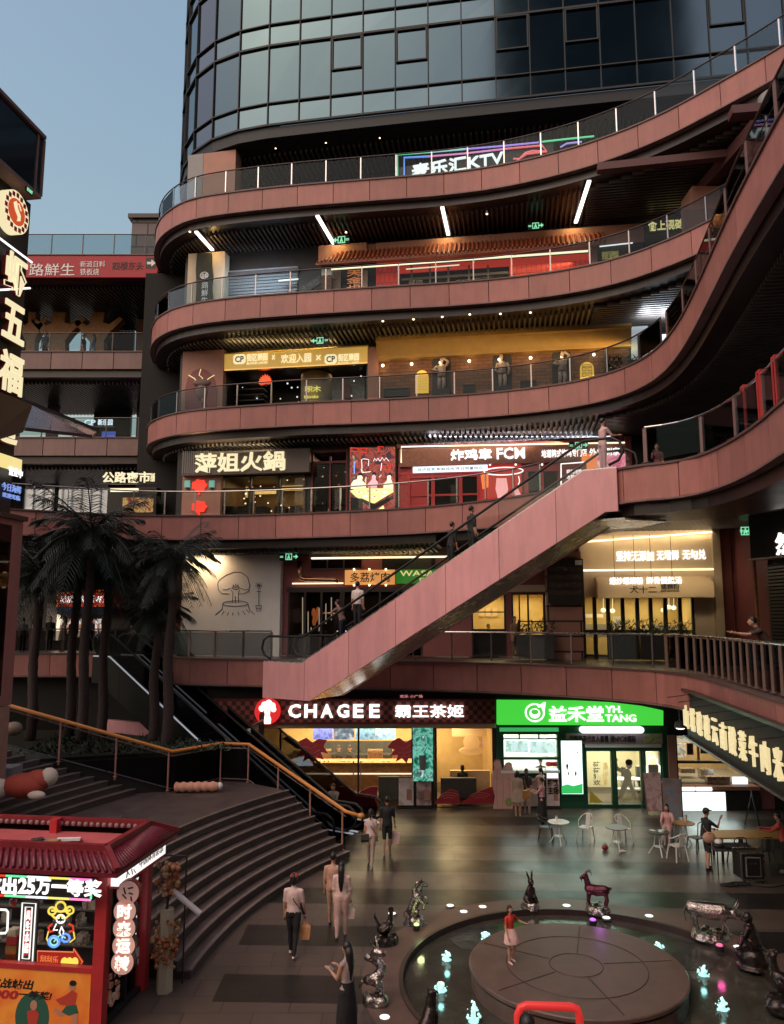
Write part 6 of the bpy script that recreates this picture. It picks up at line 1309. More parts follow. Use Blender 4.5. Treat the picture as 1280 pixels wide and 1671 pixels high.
# dark planter between the two flights
pt = thing('palm_planter','dark raised planter wedge between the stairs and the black escalators','planter',(-8,30,ZM))
mb = MB(); mb.prism([(-5.3,29.0),(-6.2,29.15),(-7.5,27.5),(-12.6,25.7),(-20,26.5),(-20,33.5),(-12.5,33.2),(-9.5,31.4)],0,2.85); mb.build('box','dark',pt)
mb = MB(); mb.prism([(-5.6,29.2),(-6.2,29.4),(-7.5,27.8),(-12.6,26.0),(-19,27),(-19,33),(-12.5,32.9),(-9.5,31.1)],2.86,2.95); mb.build('soil','soil',pt)
mb = MB(); rp = random.Random(9)
for _ in range(1500):
    p = Vector((rp.uniform(-13,-5.8),rp.uniform(27.2,31),2.93)); 
    if p.y < 27.9+max(0,(-7.5-p.x))*-.35 or p.y > 29.3+(-5.6-p.x)*.55: continue
    d = Vector((rp.uniform(-1,1),rp.uniform(-1,1),rp.uniform(.1,.8))).normalized(); e = d.orthogonal().normalized()*.03; L = rp.uniform(.1,.35); mb.add([p,p+d*L*.5+e,p+d*L,p+d*L*.5-e],[(0,1,2,3)])
gc = mb.build('ground_cover','plant',pt); gc['kind'] = 'stuff'
# orange-wrapped handrail
oh = thing('orange_handrail','orange-wrapped handrail with glass and slim posts zigzagging down beside the steps','handrail',(-6,28,ZM))
HP = [(-16.5,25.8,ZT),(-12.6,25.5,ZT),(-7.56,27.3,ZM),(-6.25,29.0,ZM),(-5.2,28.8,ZM),(-1.5,26.05,0.02),(-1.0,25.9,0.0)]
mb = MB(); mb.smooth = True; hh = 1.33; pts = [Vector(p)+Vector((0,0,hh)) for p in HP]; pts[-1].z -= .08; mb.tube(pts[1:],.058,10); mb.ell(pts[-1],(.12,.1,.1),10,8); mb.build('wrapped_rail','orange',oh)
mb = MB(); mb.tube(pts[:2],.06,8); mb.build('bare_rail',mat('olive_rail',(.28,.22,.08),.4,.6),oh)
mb = MB()
for a,b in zip(HP,HP[1:-1]):
    a = Vector(a); b = Vector(b); mb.add([a+Vector((0,0,.12)),b+Vector((0,0,.12)),b+Vector((0,0,1.2)),a+Vector((0,0,1.2))],[(0,1,2,3)])
mb.build('glass_panels','dglass',oh)
mb = MB(); mb.tube([Vector(p)+Vector((0,0,1.18)) for p in HP[:-1]],.022,6); mb.build('under_rail','steel',oh); mb = MB(); mb.tube([Vector(p)+Vector((0,0,.1)) for p in HP[:-1]],.02,6); mb.build('kick_rail','rail',oh)
def along(a,b,f): return Vector(a).lerp(Vector(b),f)
pst = [along(HP[1],HP[2],f) for f in (0,.33,.66,.98)]+[Vector(HP[3]),Vector(HP[4])]+[along(HP[4],HP[5],f) for f in (.33,.66,.97)]+[along(HP[0],HP[1],.5)]
for p in pst:
    m_ = MB(); m_.tube([p+Vector((0,0,-.1)),p+Vector((0,0,hh-.06))],.032,8); m_.lathe([(.07,.0),(.07,.02)],p,10); m_.build('post',M['terra'],oh)
# ================================================================== ESCALATORS
def escalator(name,label,p0,p1,rise,z0,width,pm,depth=1.2,flat=1.05,flat2=None,h=.95,endcap=True,glassm='dglass',skirtm='steel',under='under',panel_n=7,slope0=None):
    d = Vector((p1[0]-p0[0],p1[1]-p0[1],0)); L = d.length; rz = math.atan2(d.y,d.x)
    th = thing(name,label,'escalator',(p0[0],p0[1],z0),rz); flat2 = flat2 or flat
    top = [(0,0),(flat,0),(L-flat2,rise),(L,rise)]
    k = depth*.30
    low = [(0,-depth),(flat+k,-depth),(L-flat2+k*1.6,rise-depth),(L,rise-depth)]
    loc = lambda x,y,z: (x,y,z)
    hw_ = width/2
    for sgn,nm in ((-1,'near_side'),(1,'far_side')):
        mb = MB(); y0,y1 = sgn*hw_, sgn*(hw_-.09)
        # split the cladding into panels with thin joints
        N = panel_n; 
        def interp(P,f):
            x = P[0][0]+(P[-1][0]-P[0][0])*f
            for a,b in zip(P,P[1:]):
                if x <= b[0]+1e-6: return (x,a[1]+(b[1]-a[1])*(x-a[0])/(b[0]-a[0]))
            return P[-1]
        fs_ = sorted(set([i/N for i in range(N+1)]+[flat/L,(L-flat2)/L,(flat+k)/L,(L-flat2+k*1.6)/L]))
        for f0,f1 in zip(fs_,fs_[1:]):
            g_ = .016/L if any(abs(f0-i/N)<1e-6 for i in range(1,N)) else 0
            a,b,c_,e = interp(top,f0+g_),interp(top,f1),interp(low,f1),interp(low,f0+g_)
            mb.hexa([(e[0],y0,e[1]),(c_[0],y0,c_[1]),(c_[0],y1,c_[1]),(e[0],y1,e[1])],[(a[0],y0,a[1]),(b[0],y0,b[1]),(b[0],y1,b[1]),(a[0],y1,a[1])])
        sp_ = mb.build('side_panel',pm,th,local=True)
        mb = MB(); mb.tube([(x,sgn*(hw_-.05),z+.02) for x,z in top],.035,6); mb.build('skirt_rail',skirtm,sp_,local=True)
        gl_ = MB(); yb = sgn*(hw_-.12)
        gp = [(.15,.06),(flat,.06),(L-flat2,rise+.06),(L-.15,rise+.06),(L-.05,rise+h*.6),(L-.2,rise+h-.05),(L-flat2,rise+h-.05),(flat,h-.05),(.2,h-.05),(.05,h*.6)]
        gl_.plate([(x,yb,z) for x,z in gp],.012); bl = gl_.build('balustrade',glassm,th,local=True)
        hr = MB(); hr.smooth = True; hpth = [(.25,.12),(-.05,.25),(-.18,.5),(-.1,h*.85),(.15,h),(flat,h),(L-flat2,rise+h),(L-.15,rise+h),(L+.1,rise+h*.85),(L+.18,rise+.5),(L+.05,rise+.25),(L-.25,rise+.12)]
        hr.tube([(x,yb,z) for x,z in hpth],.045,8); hr.build('handrail','ink',bl,local=True)
    un = MB(); w_ = hw_-.09
    for (a,b) in zip(low,low[1:]):
        un.hexa([(a[0],-w_,a[1]+.02),(b[0],-w_,b[1]+.02),(b[0],w_,b[1]+.02),(a[0],w_,a[1]+.02)],[(a[0],-w_,a[1]+.10),(b[0],-w_,b[1]+.10),(b[0],w_,b[1]+.10),(a[0],w_,a[1]+.10)])
    un.box(-.02,.06,-w_,w_,-depth+.02,0); un.build('underside',under,th,local=True)
    s_ = MB(); s_.box(.0,flat,-w_,w_,-.12,-.02); s_.box(L-flat2,L,-w_,w_,rise-.12,rise-.02); n_ = int((L-flat-flat2)/.4)
    for i in range(n_):
        x0 = flat+i*(L-flat-flat2)/n_; x1 = x0+(L-flat-flat2)/n_; z_ = rise*(i+.5)/n_; s_.box(x0,x1+.02,-w_+.12,w_-.12,z_-.35,z_-.02)
    s_.build('steps','dgrey',th,local=True)
    return th
pe = escalator('pink_escalator','long pink-sided escalator rising across the court with a polished underside',(-4.25,30.05),(7.2,23.35),Z[2]-Z[1],Z[1]+.05,2.15,'esc',depth=1.3,flat=1.75,flat2=1.0,glassm='sglass')
M['blackpanel'] = mat('black_gloss_panel',(.010,.009,.010),.4,spec=.25)
M['eglass'] = glass('escalator_glass',(.35,.35,.36),0.0,ior=1.12); M['Lskirt'] = glow('lit_skirt',(.85,.9,1),.35)
ed = Vector((-.853,.522)); eo = Vector((-1.75,27.75)); en = Vector((.522,.853))
for i,(o_,lab) in enumerate(((0.0,'near one of the twin black escalators beside the stone steps'),(1.75,'far one of the twin black escalators, passing behind the near one'))):
    a = eo+en*o_; b = a+ed*12.6
    escalator('black_escalator',lab,a,b,Z[1],.02,1.55,'blackpanel',depth=1.1,under='dark',glassm=M['eglass'],skirtm=M['Lskirt'])
# pink base wall beside the black escalators
ep = MB(); ep.prism([(-9.3,31.9),(-12.4,33.6),(-12.4,33.9),(-9.3,32.2)],.1,3.3); ep.build('escalator_base_wall','esc',bld)
# ================================================================== FOUNTAIN
M['water'] = mat('fountain_water',(.05,.044,.034),.09,var=.35,vscale=1.2,bump=.10,bscale=5.0)
ft = thing('round_fountain','round sunken fountain with dark stone rim and low round centre stage','fountain',(FC.x,FC.y,0))
M['rim'] = mat('rim_stone',(.115,.068,.056),.45,var=.25,vscale=3)
mb = MB(); n_ = 96
def ringm(mb,r0,r1,z0,z1):
    vs=[]; 
    for r,z in ((r0,z0),(r1,z0),(r1,z1),(r0,z1)): vs += [(FC.x+r*math.cos(2*PI*k/n_),FC.y+r*math.sin(2*PI*k/n_),z) for k in range(n_)]
    mb.add(vs,[(e*n_+k,e*n_+(k+1)%n_,((e+1)%4)*n_+(k+1)%n_,((e+1)%4)*n_+k) for e in range(4) for k in range(n_)])
ringm(mb,FR-.03,FR+.8,-.3,.035); mb.build('rim','rim',ft)
mb = MB(); ringm(mb,FR-.06,FR+.03,-.3,.07); mb.build('rim_edge','brown',ft)
mb = MB(); mb.prism(ring_poly(FC,FR+.1,64),-.36,-.30)
fl_ = mb.build('basin_floor',mat('basin_slate',(.045,.042,.036),.5,var=.35,vscale=1.5),ft)
mb = MB(); 
for a0 in (.3,1.1,1.9,2.7,3.4,4.2,5.0,5.8):
    a1 = a0+.5; P_ = lambda r,a: (FC.x+r*math.cos(a),FC.y+r*math.sin(a)); mb.prism([P_(2.45,a0),P_(3.0,a0-.05),P_(3.75,a0+.1),P_(3.8,a1),P_(3.1,a1+.12),P_(2.5,a1)],-.299,-.075+.02*math.sin(a0*7))
mb.build('stepping_slabs',mat('wet_slate',(.05,.048,.042),.18,var=.4,vscale=2.5,bump=.2,bscale=8),ft)
mb = MB(); mb.prism(ring_poly(FC,FR-.07,64),-.12,-.07); mb.build('water','water',ft)
sgc = FC+Vector((-.25,-.05,0)); mb = MB(); mb.smooth = False; mb.lathe([(2.2,-.3),(2.2,.22),(2.14,.23),(2.14,.27),(2.24,.28),(2.24,.34),(2.22,.36),(0.01,.36)],sgc,64); mb.build('stage','rim',ft)
mb = MB()
for r in (.55,1.45): mb.tube([sgc+Vector((r*math.cos(2*PI*k/64),r*math.sin(2*PI*k/64),.36)) for k in range(64)],.009,4,True)
for a in (.1,1.3,2.6,3.7,4.9): mb.bar(sgc+Vector((.6*math.cos(a),.6*math.sin(a),.362)),sgc+Vector((2.1*math.cos(a),2.1*math.sin(a),.362)),.02,.006)
mb.build('stage_joints','ink',ft)
M['jet'] = mat('jet_water',(.55,.9,.85),.1,emit=(.55,1,.92),es=.5)
for i,(x,y,hh_) in enumerate(((793,1533,.17),(730,1567,.17),(720,1618,.18),(773,1668,.36),(1148,1592,.2),(1180,1648,.2),(1075,1548,.13))):
    p = at(x,y,-.07); t = thing('fountain_jet','small bubbling pale cyan lit jet '+('left of the centre stage' if x<800 else 'right of the centre stage')+' in the fountain','water jet',p,0,'lit jets in the fountain'); mb = MB(); mb.smooth = True; rj = random.Random(i)
    mb.tube([p,p+Vector((0,0,hh_*.4)),p+Vector((.02,0,hh_*.8)),p+Vector((.02,.01,hh_))],[.06,.045,.035,.012],8)
    for k in range(34): a = k*.7; rr = rj.uniform(.0,.13); q_ = Vector((math.cos(a)*rr,math.sin(a)*rr,rj.uniform(.0,hh_*(1.15-rr*5)))); mb.ell(p+q_,rj.uniform(.008,.032),6,4)
    mb.build('water_column','jet',t); mb = MB(); mb.lathe([(.10,.004),(.10,.008)],p,16); mb.build('light_ring','Lcyan',t)
    point('jet_light',p+Vector((0,0,hh_+.12)),1.1,(.4,1,.9),.06,t)
for x,y in ((628,1663),(425+640*0+215,1493),(788,1482),(1060,1497),(1205,1548),(757,1490),(735,1480),(925,1480),(990,1500)):
    if y<1470 or x==640: pass
    p = at(x,y,.005); t = thing('ground_light','small round white light set in the paving round the fountain','lamp',p,0,'round lights in the paving'); mb = MB(); mb.lathe([(.12,.0),(.12,.03),(.10,.034)],p,16); mb.build('ring','steel',t); mb = MB(); mb.lathe([(.095,.03),(.095,.04)],p,16); mb.build('lens','Lw',t)
# ================================================================== CORNER SIGN TOWER (left)
tl = Wall((-12.6,15.6),(-11.35,24.2)); tw2 = tl.thing('sign_tower','dark corner building at the left edge with glass top box and pink lower column','building',0,0)
sF = tl.L
def tz(y,s=None): return tl.uv(52,y)[1]
E_ = tl.uv(52,345)[0]
mb = MB(); tl.box(mb,3.5,E_,tl.uv(40,850)[1],tl.uv(55,335)[1],-6,-.05); mb.build('dark_shaft','ink',tw2)
zb0,zb1 = tl.uv(62,335)[1], tl.uv(65,243)[1]; E2 = tl.uv(65,300,.4)[0]
mb = MB(); tl.box(mb,3.5,E2,zb0,zb1,-6,.4); mb.build('top_box',mat('box_glass',(.03,.04,.05),.08,.4),tw2)
mb = MB(); tl.box(mb,3.5,E2+.04,zb1,zb1+.12,-6.1,.5); tl.box(mb,E2,E2+.1,zb0,zb1,-6,.45); tl.box(mb,3.5,E2+.04,zb0-.12,zb0,-6,.45)
for s_ in (5.0,7.0): tl.box(mb,s_-.04,s_+.04,zb0,zb1,.4,.44)
mb.build('box_frame','pinkd',tw2)
zl = tl.uv(35,850)[1]; mb = MB(); Ep = tl.uv(36,900)[0]; tl.box(mb,3.5,Ep-.0,3.5+1.5,zl,-1.5,-.02); mb.build('pink_column','pink',tw2)
mb = MB(); tl.box(mb,3.5,Ep-.6,5.3,zl-.2,-.019,.03); mb.build('column_glass','dglass',tw2)
mb = MB(); tl.box(mb,3.5,Ep-.12,0.2,4.98,-1.5,.02); mb.build('base',mat('base_stone',(.38,.20,.15),.6,var=.15),tw2); mb = MB(); tl.box(mb,3.5,Ep+.06,zl,zl+.14,-1.5,.1); mb.build('ledge','brown',tw2)
mb = MB(); a = tl.rect(2,745,36,765,.1); tl.box(mb,max(3.5,a[0]-2),a[1],a[2],a[3],-.1,.1); mb.build('lit_window','Lgold',tw2); mb = MB(); tl.ptext(mb,'营业中',14,764,36,778,.12,.03,.02); mb.build('lit_lettering','Lw',tw2); mb = MB(); tl.ptext(mb,'今日海鲜',2,790,34,803,.02,.03,.0); tl.ptext(mb,'欢迎光临',3,806,32,814,.02,.03,0); mb.build('blue_lettering',glow('blue_text',(.25,.4,1),.8),tw2)
vs = tl.thing('tower_sign','round shrimp emblem and four large cream upright characters running down the corner tower','sign',E_-1.5,12)
c = tl.uv(27,346,.3); mb = MB(); rr = tl.uv(27,311,.3)[1]-c[1]; rs_ = (tl.uv(48,346,.3)[0]-tl.uv(5,346,.3)[0])/2; tl.disc(mb,c[0],c[1],rs_*1.0,.0,.3,32,rr); mb.build('emblem_disc','Lcream',vs); mb = MB(); tl.disc(mb,c[0],c[1],rs_*.66,.3,.31,28,rr*.62); mb.build('emblem_field',glow('emblem_orange',(.75,.10,.03),.8,(.5,.05,.02)),vs)
mb = MB(); tl.poly(mb,[(c[0]+u*rs_,c[1]+v*rr) for u,v in ((-.3,.35),(-.1,.5),(.05,.2),(.3,-.05),(.3,-.3),(.05,-.42),(.1,-.2),(-.12,0),(-.22,.15))],.311,.325); tl.line(mb,[(c[0]-.2*rs_,c[1]+.3*rr),(c[0]+.1*rs_,c[1]+.45*rr),(c[0]+.3*rs_,c[1]+.2*rr)],.32,.02,5); mb.build('emblem_shrimp','Lcream',vs)
mb = MB()
for k in range(16):
    a = 2*PI*k/16; tl.box(mb,c[0]+rs_*.82*math.cos(a)-.06,c[0]+rs_*.82*math.cos(a)+.06,c[1]+rr*.82*math.sin(a)-.07,c[1]+rr*.82*math.sin(a)+.07,.3,.312)
mb.build('emblem_marks','red',vs)
def ch(t_,x0,y0,x1,y1):
    s0_ = tl.uv(x0,(y0+y1)/2,.25)[0]; s1_ = tl.uv(x1,(y0+y1)/2,.25)[0]; za,zb = tl.uv((x0+x1)/2,y1,.3)[1],tl.uv((x0+x1)/2,y0,.3)[1]
    mb = MB(); tl.text(mb,t_,s0_,s1_,za,zb,.20,.05,.05); o_ = mb.build('letter','Lcream',vs)
    mb = MB(); tl.text(mb,t_,s0_,s1_,za,zb,.06,.13,.05); mb.build('letter_side','dred',o_)
ch('虾',9,412,45,478); ch('五',6,492,42,556); ch('福',0,572,39,640); ch('道',-10,655,31,722)
mb = MB(); mb.tube([tl.P(*tl.uv(-8,383,.15),.15),tl.P(*tl.uv(52,428,.15),.15)],.035,6); mb.tube([tl.P(*tl.uv(-2,473,.15),.15),tl.P(*tl.uv(49,470,.15),.15)],.03,6); mb.build('white_tubes','Lw',vs)
refl_glow = tl.thing('exit_sign','tiny green glow standing in for a sign reflection near the top of the corner tower','exit sign',*tl.uv(48,312,.45),group='green exit signs'); mb = MB(); tl.pbox(mb,43,308,54,315,.41,.46); mb.build('case','ink',refl_glow); mb = MB(); tl.ptext(mb,'EXIT',44,309,53,314,.465,.02,.0); mb.build('lettering','Lexit',refl_glow)  # glowing letters stand in for a green reflection in the glass
# canopy awnings stretching from the tower
cn = thing('glass_canopy','grey glass canopy on dark ribs reaching out from the corner tower','canopy',(-10.6,22,11.5))
A_ = [ony(-20,640,20.5),ony(60,672,22),ony(160,708,25),ony(130,716,25),ony(20,700,21)]; mb = MB(); mb.plate([Vector((p.x,p.y,p.z)) for p in (ony(-20,632,21),ony(52,662,22.5),ony(160,706,25.5),ony(60,708,22.5),ony(-20,690,21))],.03) if False else None
mb = MB(); p1,p2,p3,p4 = ony(40,655,23.4),ony(160,703,26),ony(150,712,25.2),ony(40,700,22.6); mb.add([p1,p2,p3,p4],[(0,1,2,3)]); mb.build('glass_sheet','rglass2',cn)
mb = MB(); mb.bar(p1,p2,.08,.14); mb.bar(p4,p3,.06,.1); mb.bar(p1.lerp(p2,.35),p4.lerp(p3,.35),.05); mb.bar(p1.lerp(p2,.7),p4.lerp(p3,.7),.05); mb.build('ribs','raild',cn)
mb = MB(); r1,r2,r3,r4 = ony(-30,628,20),ony(52,660,23.2),ony(38,700,22.4),ony(-30,720,19.5); mb.hexa([r4-Vector((0,0,.1)),r3-Vector((0,0,.1)),r2-Vector((0,0,.1)),r1-Vector((0,0,.1))],[r4,r3,r2,r1]); mb.build('solid_panel','brown',cn)
# ================================================================== LOTTERY KIOSK (lower left)
ka = Vector((-5.42,15.32,0)); kdir = Vector((-2.05,.28,0)).normalized(); kb = Vector((-kdir.y,kdir.x,0)); 
if kb.y < 0: kb = -kb
kl = ka+kdir*4.6; kd = 1.75
KF = Wall((kl.x,kl.y),(ka.x,ka.y)); far = ka+kb*kd; KS = Wall((ka.x,ka.y),(far.x,far.y))
kk = thing('lottery_kiosk','red lottery kiosk with tiled eaves, glass sides and neon signs in its window','kiosk',ka,KF.rz)
def kpt(u,v,z): return ka+kdir*u+kb*v+Vector((0,0,z))
KH = 2.9
for u,v in ((0,0),(0,kd),(4.5,kd),(4.5,0)): 
    p = kpt(u,v,0); mb = MB(); mb.obox((p.x,p.y,KH/2+.01),(.11,.11,KH/2),KF.rz); mb.build('corner_post','red',kk)
# front: poster wall below, window above
mb = MB(); KF.box(mb,.1,KF.L-.14,.02,1.05,-.1,.03); mb.build('front_wall','dred',kk)
pw = KF.rect(-60,1586,148,1720,.04)
kp = MB(); KF.box(kp,.3,KF.L-.16,.06,1.12,.031,.04); po = kp.build('front_poster',art_mat('poster_orange_art',[(.60,.05,.02),(.75,.16,.03),(.80,.28,.04),(.7,.12,.02)],.7,.12,1,.3),kk)
mb = MB()
KF.text(mb,'挑战站出',KF.uv(-20,1612,.05)[0],KF.uv(52,1608,.05)[0],KF.uv(20,1614,.05)[1],KF.uv(20,1598,.05)[1],.041,.006,.06,skew=.05); KF.text(mb,'一等奖!',KF.uv(28,1625,.05)[0],KF.uv(82,1622,.05)[0],KF.uv(50,1631,.05)[1],KF.uv(50,1617,.05)[1],.041,.006,.06,skew=.05); mb.build('black_lettering','ink',po)
mb = MB(); KF.text(mb,'5000',KF.uv(-28,1625,.05)[0],KF.uv(28,1622,.05)[0],KF.uv(0,1630,.05)[1],KF.uv(0,1615,.05)[1],.041,.008,.08,skew=.04); mb.build('red_lettering','red',po)
def kpoly(name,m,pts,d0=.041,d1=.048,par=po):
    mb = MB(); KF.poly(mb,[KF.uv(x,y,.05) for x,y in pts],d0,d1); return mb.build(name,m,par)
M['pskin'] = mat('printed_skin',(.55,.25,.16),.5); M['pred'] = mat('printed_red',(.55,.06,.04),.5); M['pgreen'] = mat('printed_green',(.03,.12,.08),.5)
kpoly('printed_player','pred',[(108,1624),(118,1616),(126,1622),(122,1640),(110,1642),(98,1640),(90,1632)]); kpoly('printed_player','pgreen',[(108,1642),(124,1640),(128,1654),(112,1658),(100,1652)]); kpoly('printed_player','pskin',[(118,1656),(127,1654),(126,1671),(130,1695),(122,1695),(118,1672)]); kpoly('printed_player','pskin',[(106,1656),(100,1652),(90,1644),(88,1650),(98,1660)]); mb = MB(); KF.disc(mb,*KF.uv(118,1609,.05),.07,.041,.05,14,.085); mb.build('printed_player','pskin',po); mb = MB(); KF.disc(mb,*KF.uv(119,1605,.05),.07,.042,.052,14,.05); mb.build('printed_player','ink',po)
mb = MB(); KF.disc(mb,*KF.uv(52,1660,.05),.34,.041,.045,24,.42); mb.build('printed_disc','pgreen',po); kpoly('printed_player','pred',[(44,1652),(56,1646),(64,1656),(60,1672),(46,1672)],.046,.051); mb = MB(); KF.disc(mb,*KF.uv(55,1641,.05),.07,.046,.052,14,.085); mb.build('printed_player','pskin',po)
# interior of the kiosk
mb = MB(); 
def kbox(mb,u0,u1,v0,v1,z0,z1): mb.hexa([kpt(u0,v0,z0),kpt(u1,v0,z0),kpt(u1,v1,z0),kpt(u0,v1,z0)],[kpt(u0,v0,z1),kpt(u1,v0,z1),kpt(u1,v1,z1),kpt(u0,v1,z1)])
kbox(mb,.1,4.5,kd-.1,kd-.02,.02,KH); kbox(mb,.1,4.5,.1,kd-.1,.02,.1); mb.build('rear_wall','dgrey',kk)
mb = MB(); kbox(mb,.1,4.5,.05,kd-.05,KH-.02,KH+.05); mb.build('ceiling','dred',kk)
mb = MB(); 
for i in range(5): kbox(mb,.3,3.6,kd-.4,kd-.12,.9+i*.35,.93+i*.35)
sh_ = mb.build('shelves','grey',kk)
mb = MB(); rk = random.Random(6)
for i in range(70):
    u = rk.uniform(.3,3.5); z_ = .93+.35*rk.randrange(5); kbox(mb,u,u+rk.uniform(.06,.14),kd-.38,kd-.2,z_+.002,z_+rk.uniform(.1,.25))
mb.build('goods',art_mat('goods_art',[(.3,.03,.03),(.5,.4,.3),(.05,.05,.08),(.5,.3,.08)],6,.1),sh_)
lamp('ceiling_light',kpt(2.2,1.3,KH-.06),16,(1,.88,.75),2.5,1.2,(0,0,-1),kk)
mb = MB(); KF.box(mb,.1,KF.L-.12,1.14,2.62,-.06,-.05); mb.build('front_glass','sglass',kk)
mb = MB(); KF.box(mb,.0,KF.L-.1,1.05,1.14,-.08,.06); KF.box(mb,0,KF.L-.1,2.62,KH,-.1,.0); mb.build('window_rail','red',kk)
# side: glass door and glazing
mb = MB(); KS.box(mb,.12,kd-.1,.08,2.45,-.05,-.04); mb.build('side_glass','sglass',kk)
mb = MB(); KS.box(mb,.12,kd-.1,0.02,.1,-.1,.04); KS.box(mb,.12,kd-.1,2.45,2.55,-.1,.02); KS.box(mb,1.0,1.06,.1,2.45,-.09,.02); mb.build('door_frame','ink',kk); mb = MB(); KS.box(mb,1.10,1.13,.7,1.5,.03,.06); KS.box(mb,.94,.97,.7,1.5,.03,.06); mb.build('door_handle','steel',kk)
# roof: hipped tiled eave round a sunken flat roof
eov = .48; Z0_, Z1_ = 2.97, 3.20
out = [kpt(-eov,-eov,Z0_),kpt(4.9,-eov,Z0_),kpt(4.9,kd+eov,Z0_),kpt(-eov,kd+eov,Z0_)]; inn = [kpt(-.02,-.02,Z1_),kpt(4.9,-.02,Z1_),kpt(4.9,kd+.02,Z1_),kpt(-.02,kd+.02,Z1_)]
mb = MB(); low_ = [p-Vector((0,0,.08)) for p in out]; lin = [p-Vector((0,0,.35)) for p in inn]
mb.add(out+inn+low_+lin,[(0,1,5,4),(2,3,7,6),(3,0,4,7),(8,9,1,0),(10,11,3,2),(11,8,0,3),(9,8,12,13),(11,10,14,15),(8,11,15,12)]); 
M['ktile'] = mat('kiosk_tile',(.15,.012,.024),.38,var=.25,vscale=5)
rf = mb.build('roof_eave','ktile',kk)
mb = MB(); mb.smooth = True
def tiles(a,b,c_,d_,n):   # outer a->b, inner c->d
    for i in range(n):
        f = (i+.5)/n; p = a.lerp(b,f)+Vector((0,0,.03)); q_ = c_.lerp(d_,f)+Vector((0,0,.03)); mb.tube([p,q_],.036,6)
tiles(out[0],out[1],inn[0],inn[1],38); tiles(out[3],out[0],inn[3],inn[0],26); tiles(out[2],out[3],inn[2],inn[3],38)
mb.build('roll_tiles','ktile',rf)
mb = MB(); 
for a,b in ((inn[0],inn[1]),(inn[3],inn[0]),(inn[2],inn[3])): mb.bar(a+Vector((0,0,.05)),b+Vector((0,0,.05)),.12,.16)
mb.bar(out[0]+Vector((0,0,.06)),inn[0]+Vector((0,0,.08)),.1,.1); mb.bar(out[3]+Vector((0,0,.06)),inn[3]+Vector((0,0,.08)),.1,.1); mb.build('ridge','dred',rf)
mb = MB(); kbox(mb,.06,4.9,.06,kd-.06,3.0,3.06); mb.build('flat_roof',mat('flat_roof_red',(.45,.09,.09),.6,var=.15,vscale=1.5),rf)
mb = MB(); 
for u in (2.0,4.0): kbox(mb,u-.08,u+.08,kd-.25,kd-.06,3.06,3.34)
mb.build('roof_stub','red',rf); mb = MB()
for i in range(34): p = kpt(.1+i*.14,kd-.07,3.22); mb.ell(p,(.05,.03,.05),8,6)
mb.build('inner_tile_ends',mat('tile_end_grey',(.22,.16,.16),.5),rf)
# things lying on the kiosk roof
rb_ = thing('roof_board','flat dark red board lying on the kiosk roof','board',kpt(1.5,.8,3.08)); mb = MB(); mb.plate([kpt(.85,.7,3.09),kpt(2.0,.35,3.09),kpt(2.1,.75,3.09),kpt(1.15,1.15,3.09)],.03); mb.build('panel','dred',rb_)
bx_ = thing('roof_offcut','small stack of grey and tan offcuts left on the board on the kiosk roof','offcuts',kpt(1.6,.8,3.11)); mb = MB(); mb.bar(kpt(1.95,.65,3.13),kpt(1.4,.85,3.13),.14,.04); mb.build('grey_strip','grey',bx_); mb = MB(); mb.bar(kpt(1.45,.75,3.16),kpt(1.0,.85,3.16),.1,.05); mb.build('pale_strip','white',bx_); mb = MB(); p = kpt(1.4,.52,3.16); mb.obox((p.x,p.y,3.16),(.11,.1,.05),KF.rz); mb.build('tan_block','wood',bx_); mb = MB(); mb.bar(kpt(1.9,.6,3.17),kpt(1.75,.75,3.17),.18,.03); mb.build('dark_sheet','dgrey',bx_)
# LED sign
ls = KF.thing('led_sign','rainbow-edged lit sign with big white characters under the kiosk eave','sign',KF.L-1,2.4)
a = KF.rect(-60,1430,171,1466,.34); za = a[2]; zb = a[3]; mb = MB(); KF.box(mb,.2,KF.L-.06,za,zb,.2,.33); mb.build('case','ink',ls)
mb = MB(); 
for t_,x0,x1,y0,y1 in (('喜',-28,3,1432,1461),('出',5,28,1432,1460),('25',31,58,1433,1459),('万',60,83,1434,1460),('一',85,109,1444,1449),('等',110,137,1435,1463),('奖',139,167,1436,1464)): KF.text(mb,t_,KF.uv(x0,y0,.34)[0],KF.uv(x1,y0,.34)[0],KF.uv((x0+x1)/2,y1,.34)[1],KF.uv((x0+x1)/2,y0,.34)[1],.331,.03,.06)
mb.build('lettering','Lw',ls)
cols_ = ['Lpink','Lgrn','Lyel','Lcyan','Lpur','Lred','Lgrn','Lcold','Lyel','Lpink']
for i in range(10):
    s0_ = .22+(KF.L-.3)*i/10; s1_ = .22+(KF.L-.3)*(i+1)/10; mb = MB(); KF.box(mb,s0_,s1_,zb-.035,zb,.331,.345); KF.box(mb,s0_,s1_,za,za+.035,.331,.345); mb.build('edge_light',cols_[i],ls)
mb = MB(); KF.box(mb,KF.L-.1,KF.L-.065,za+.036,zb-.036,.331,.345); mb.build('edge_light','Lgrn',ls)
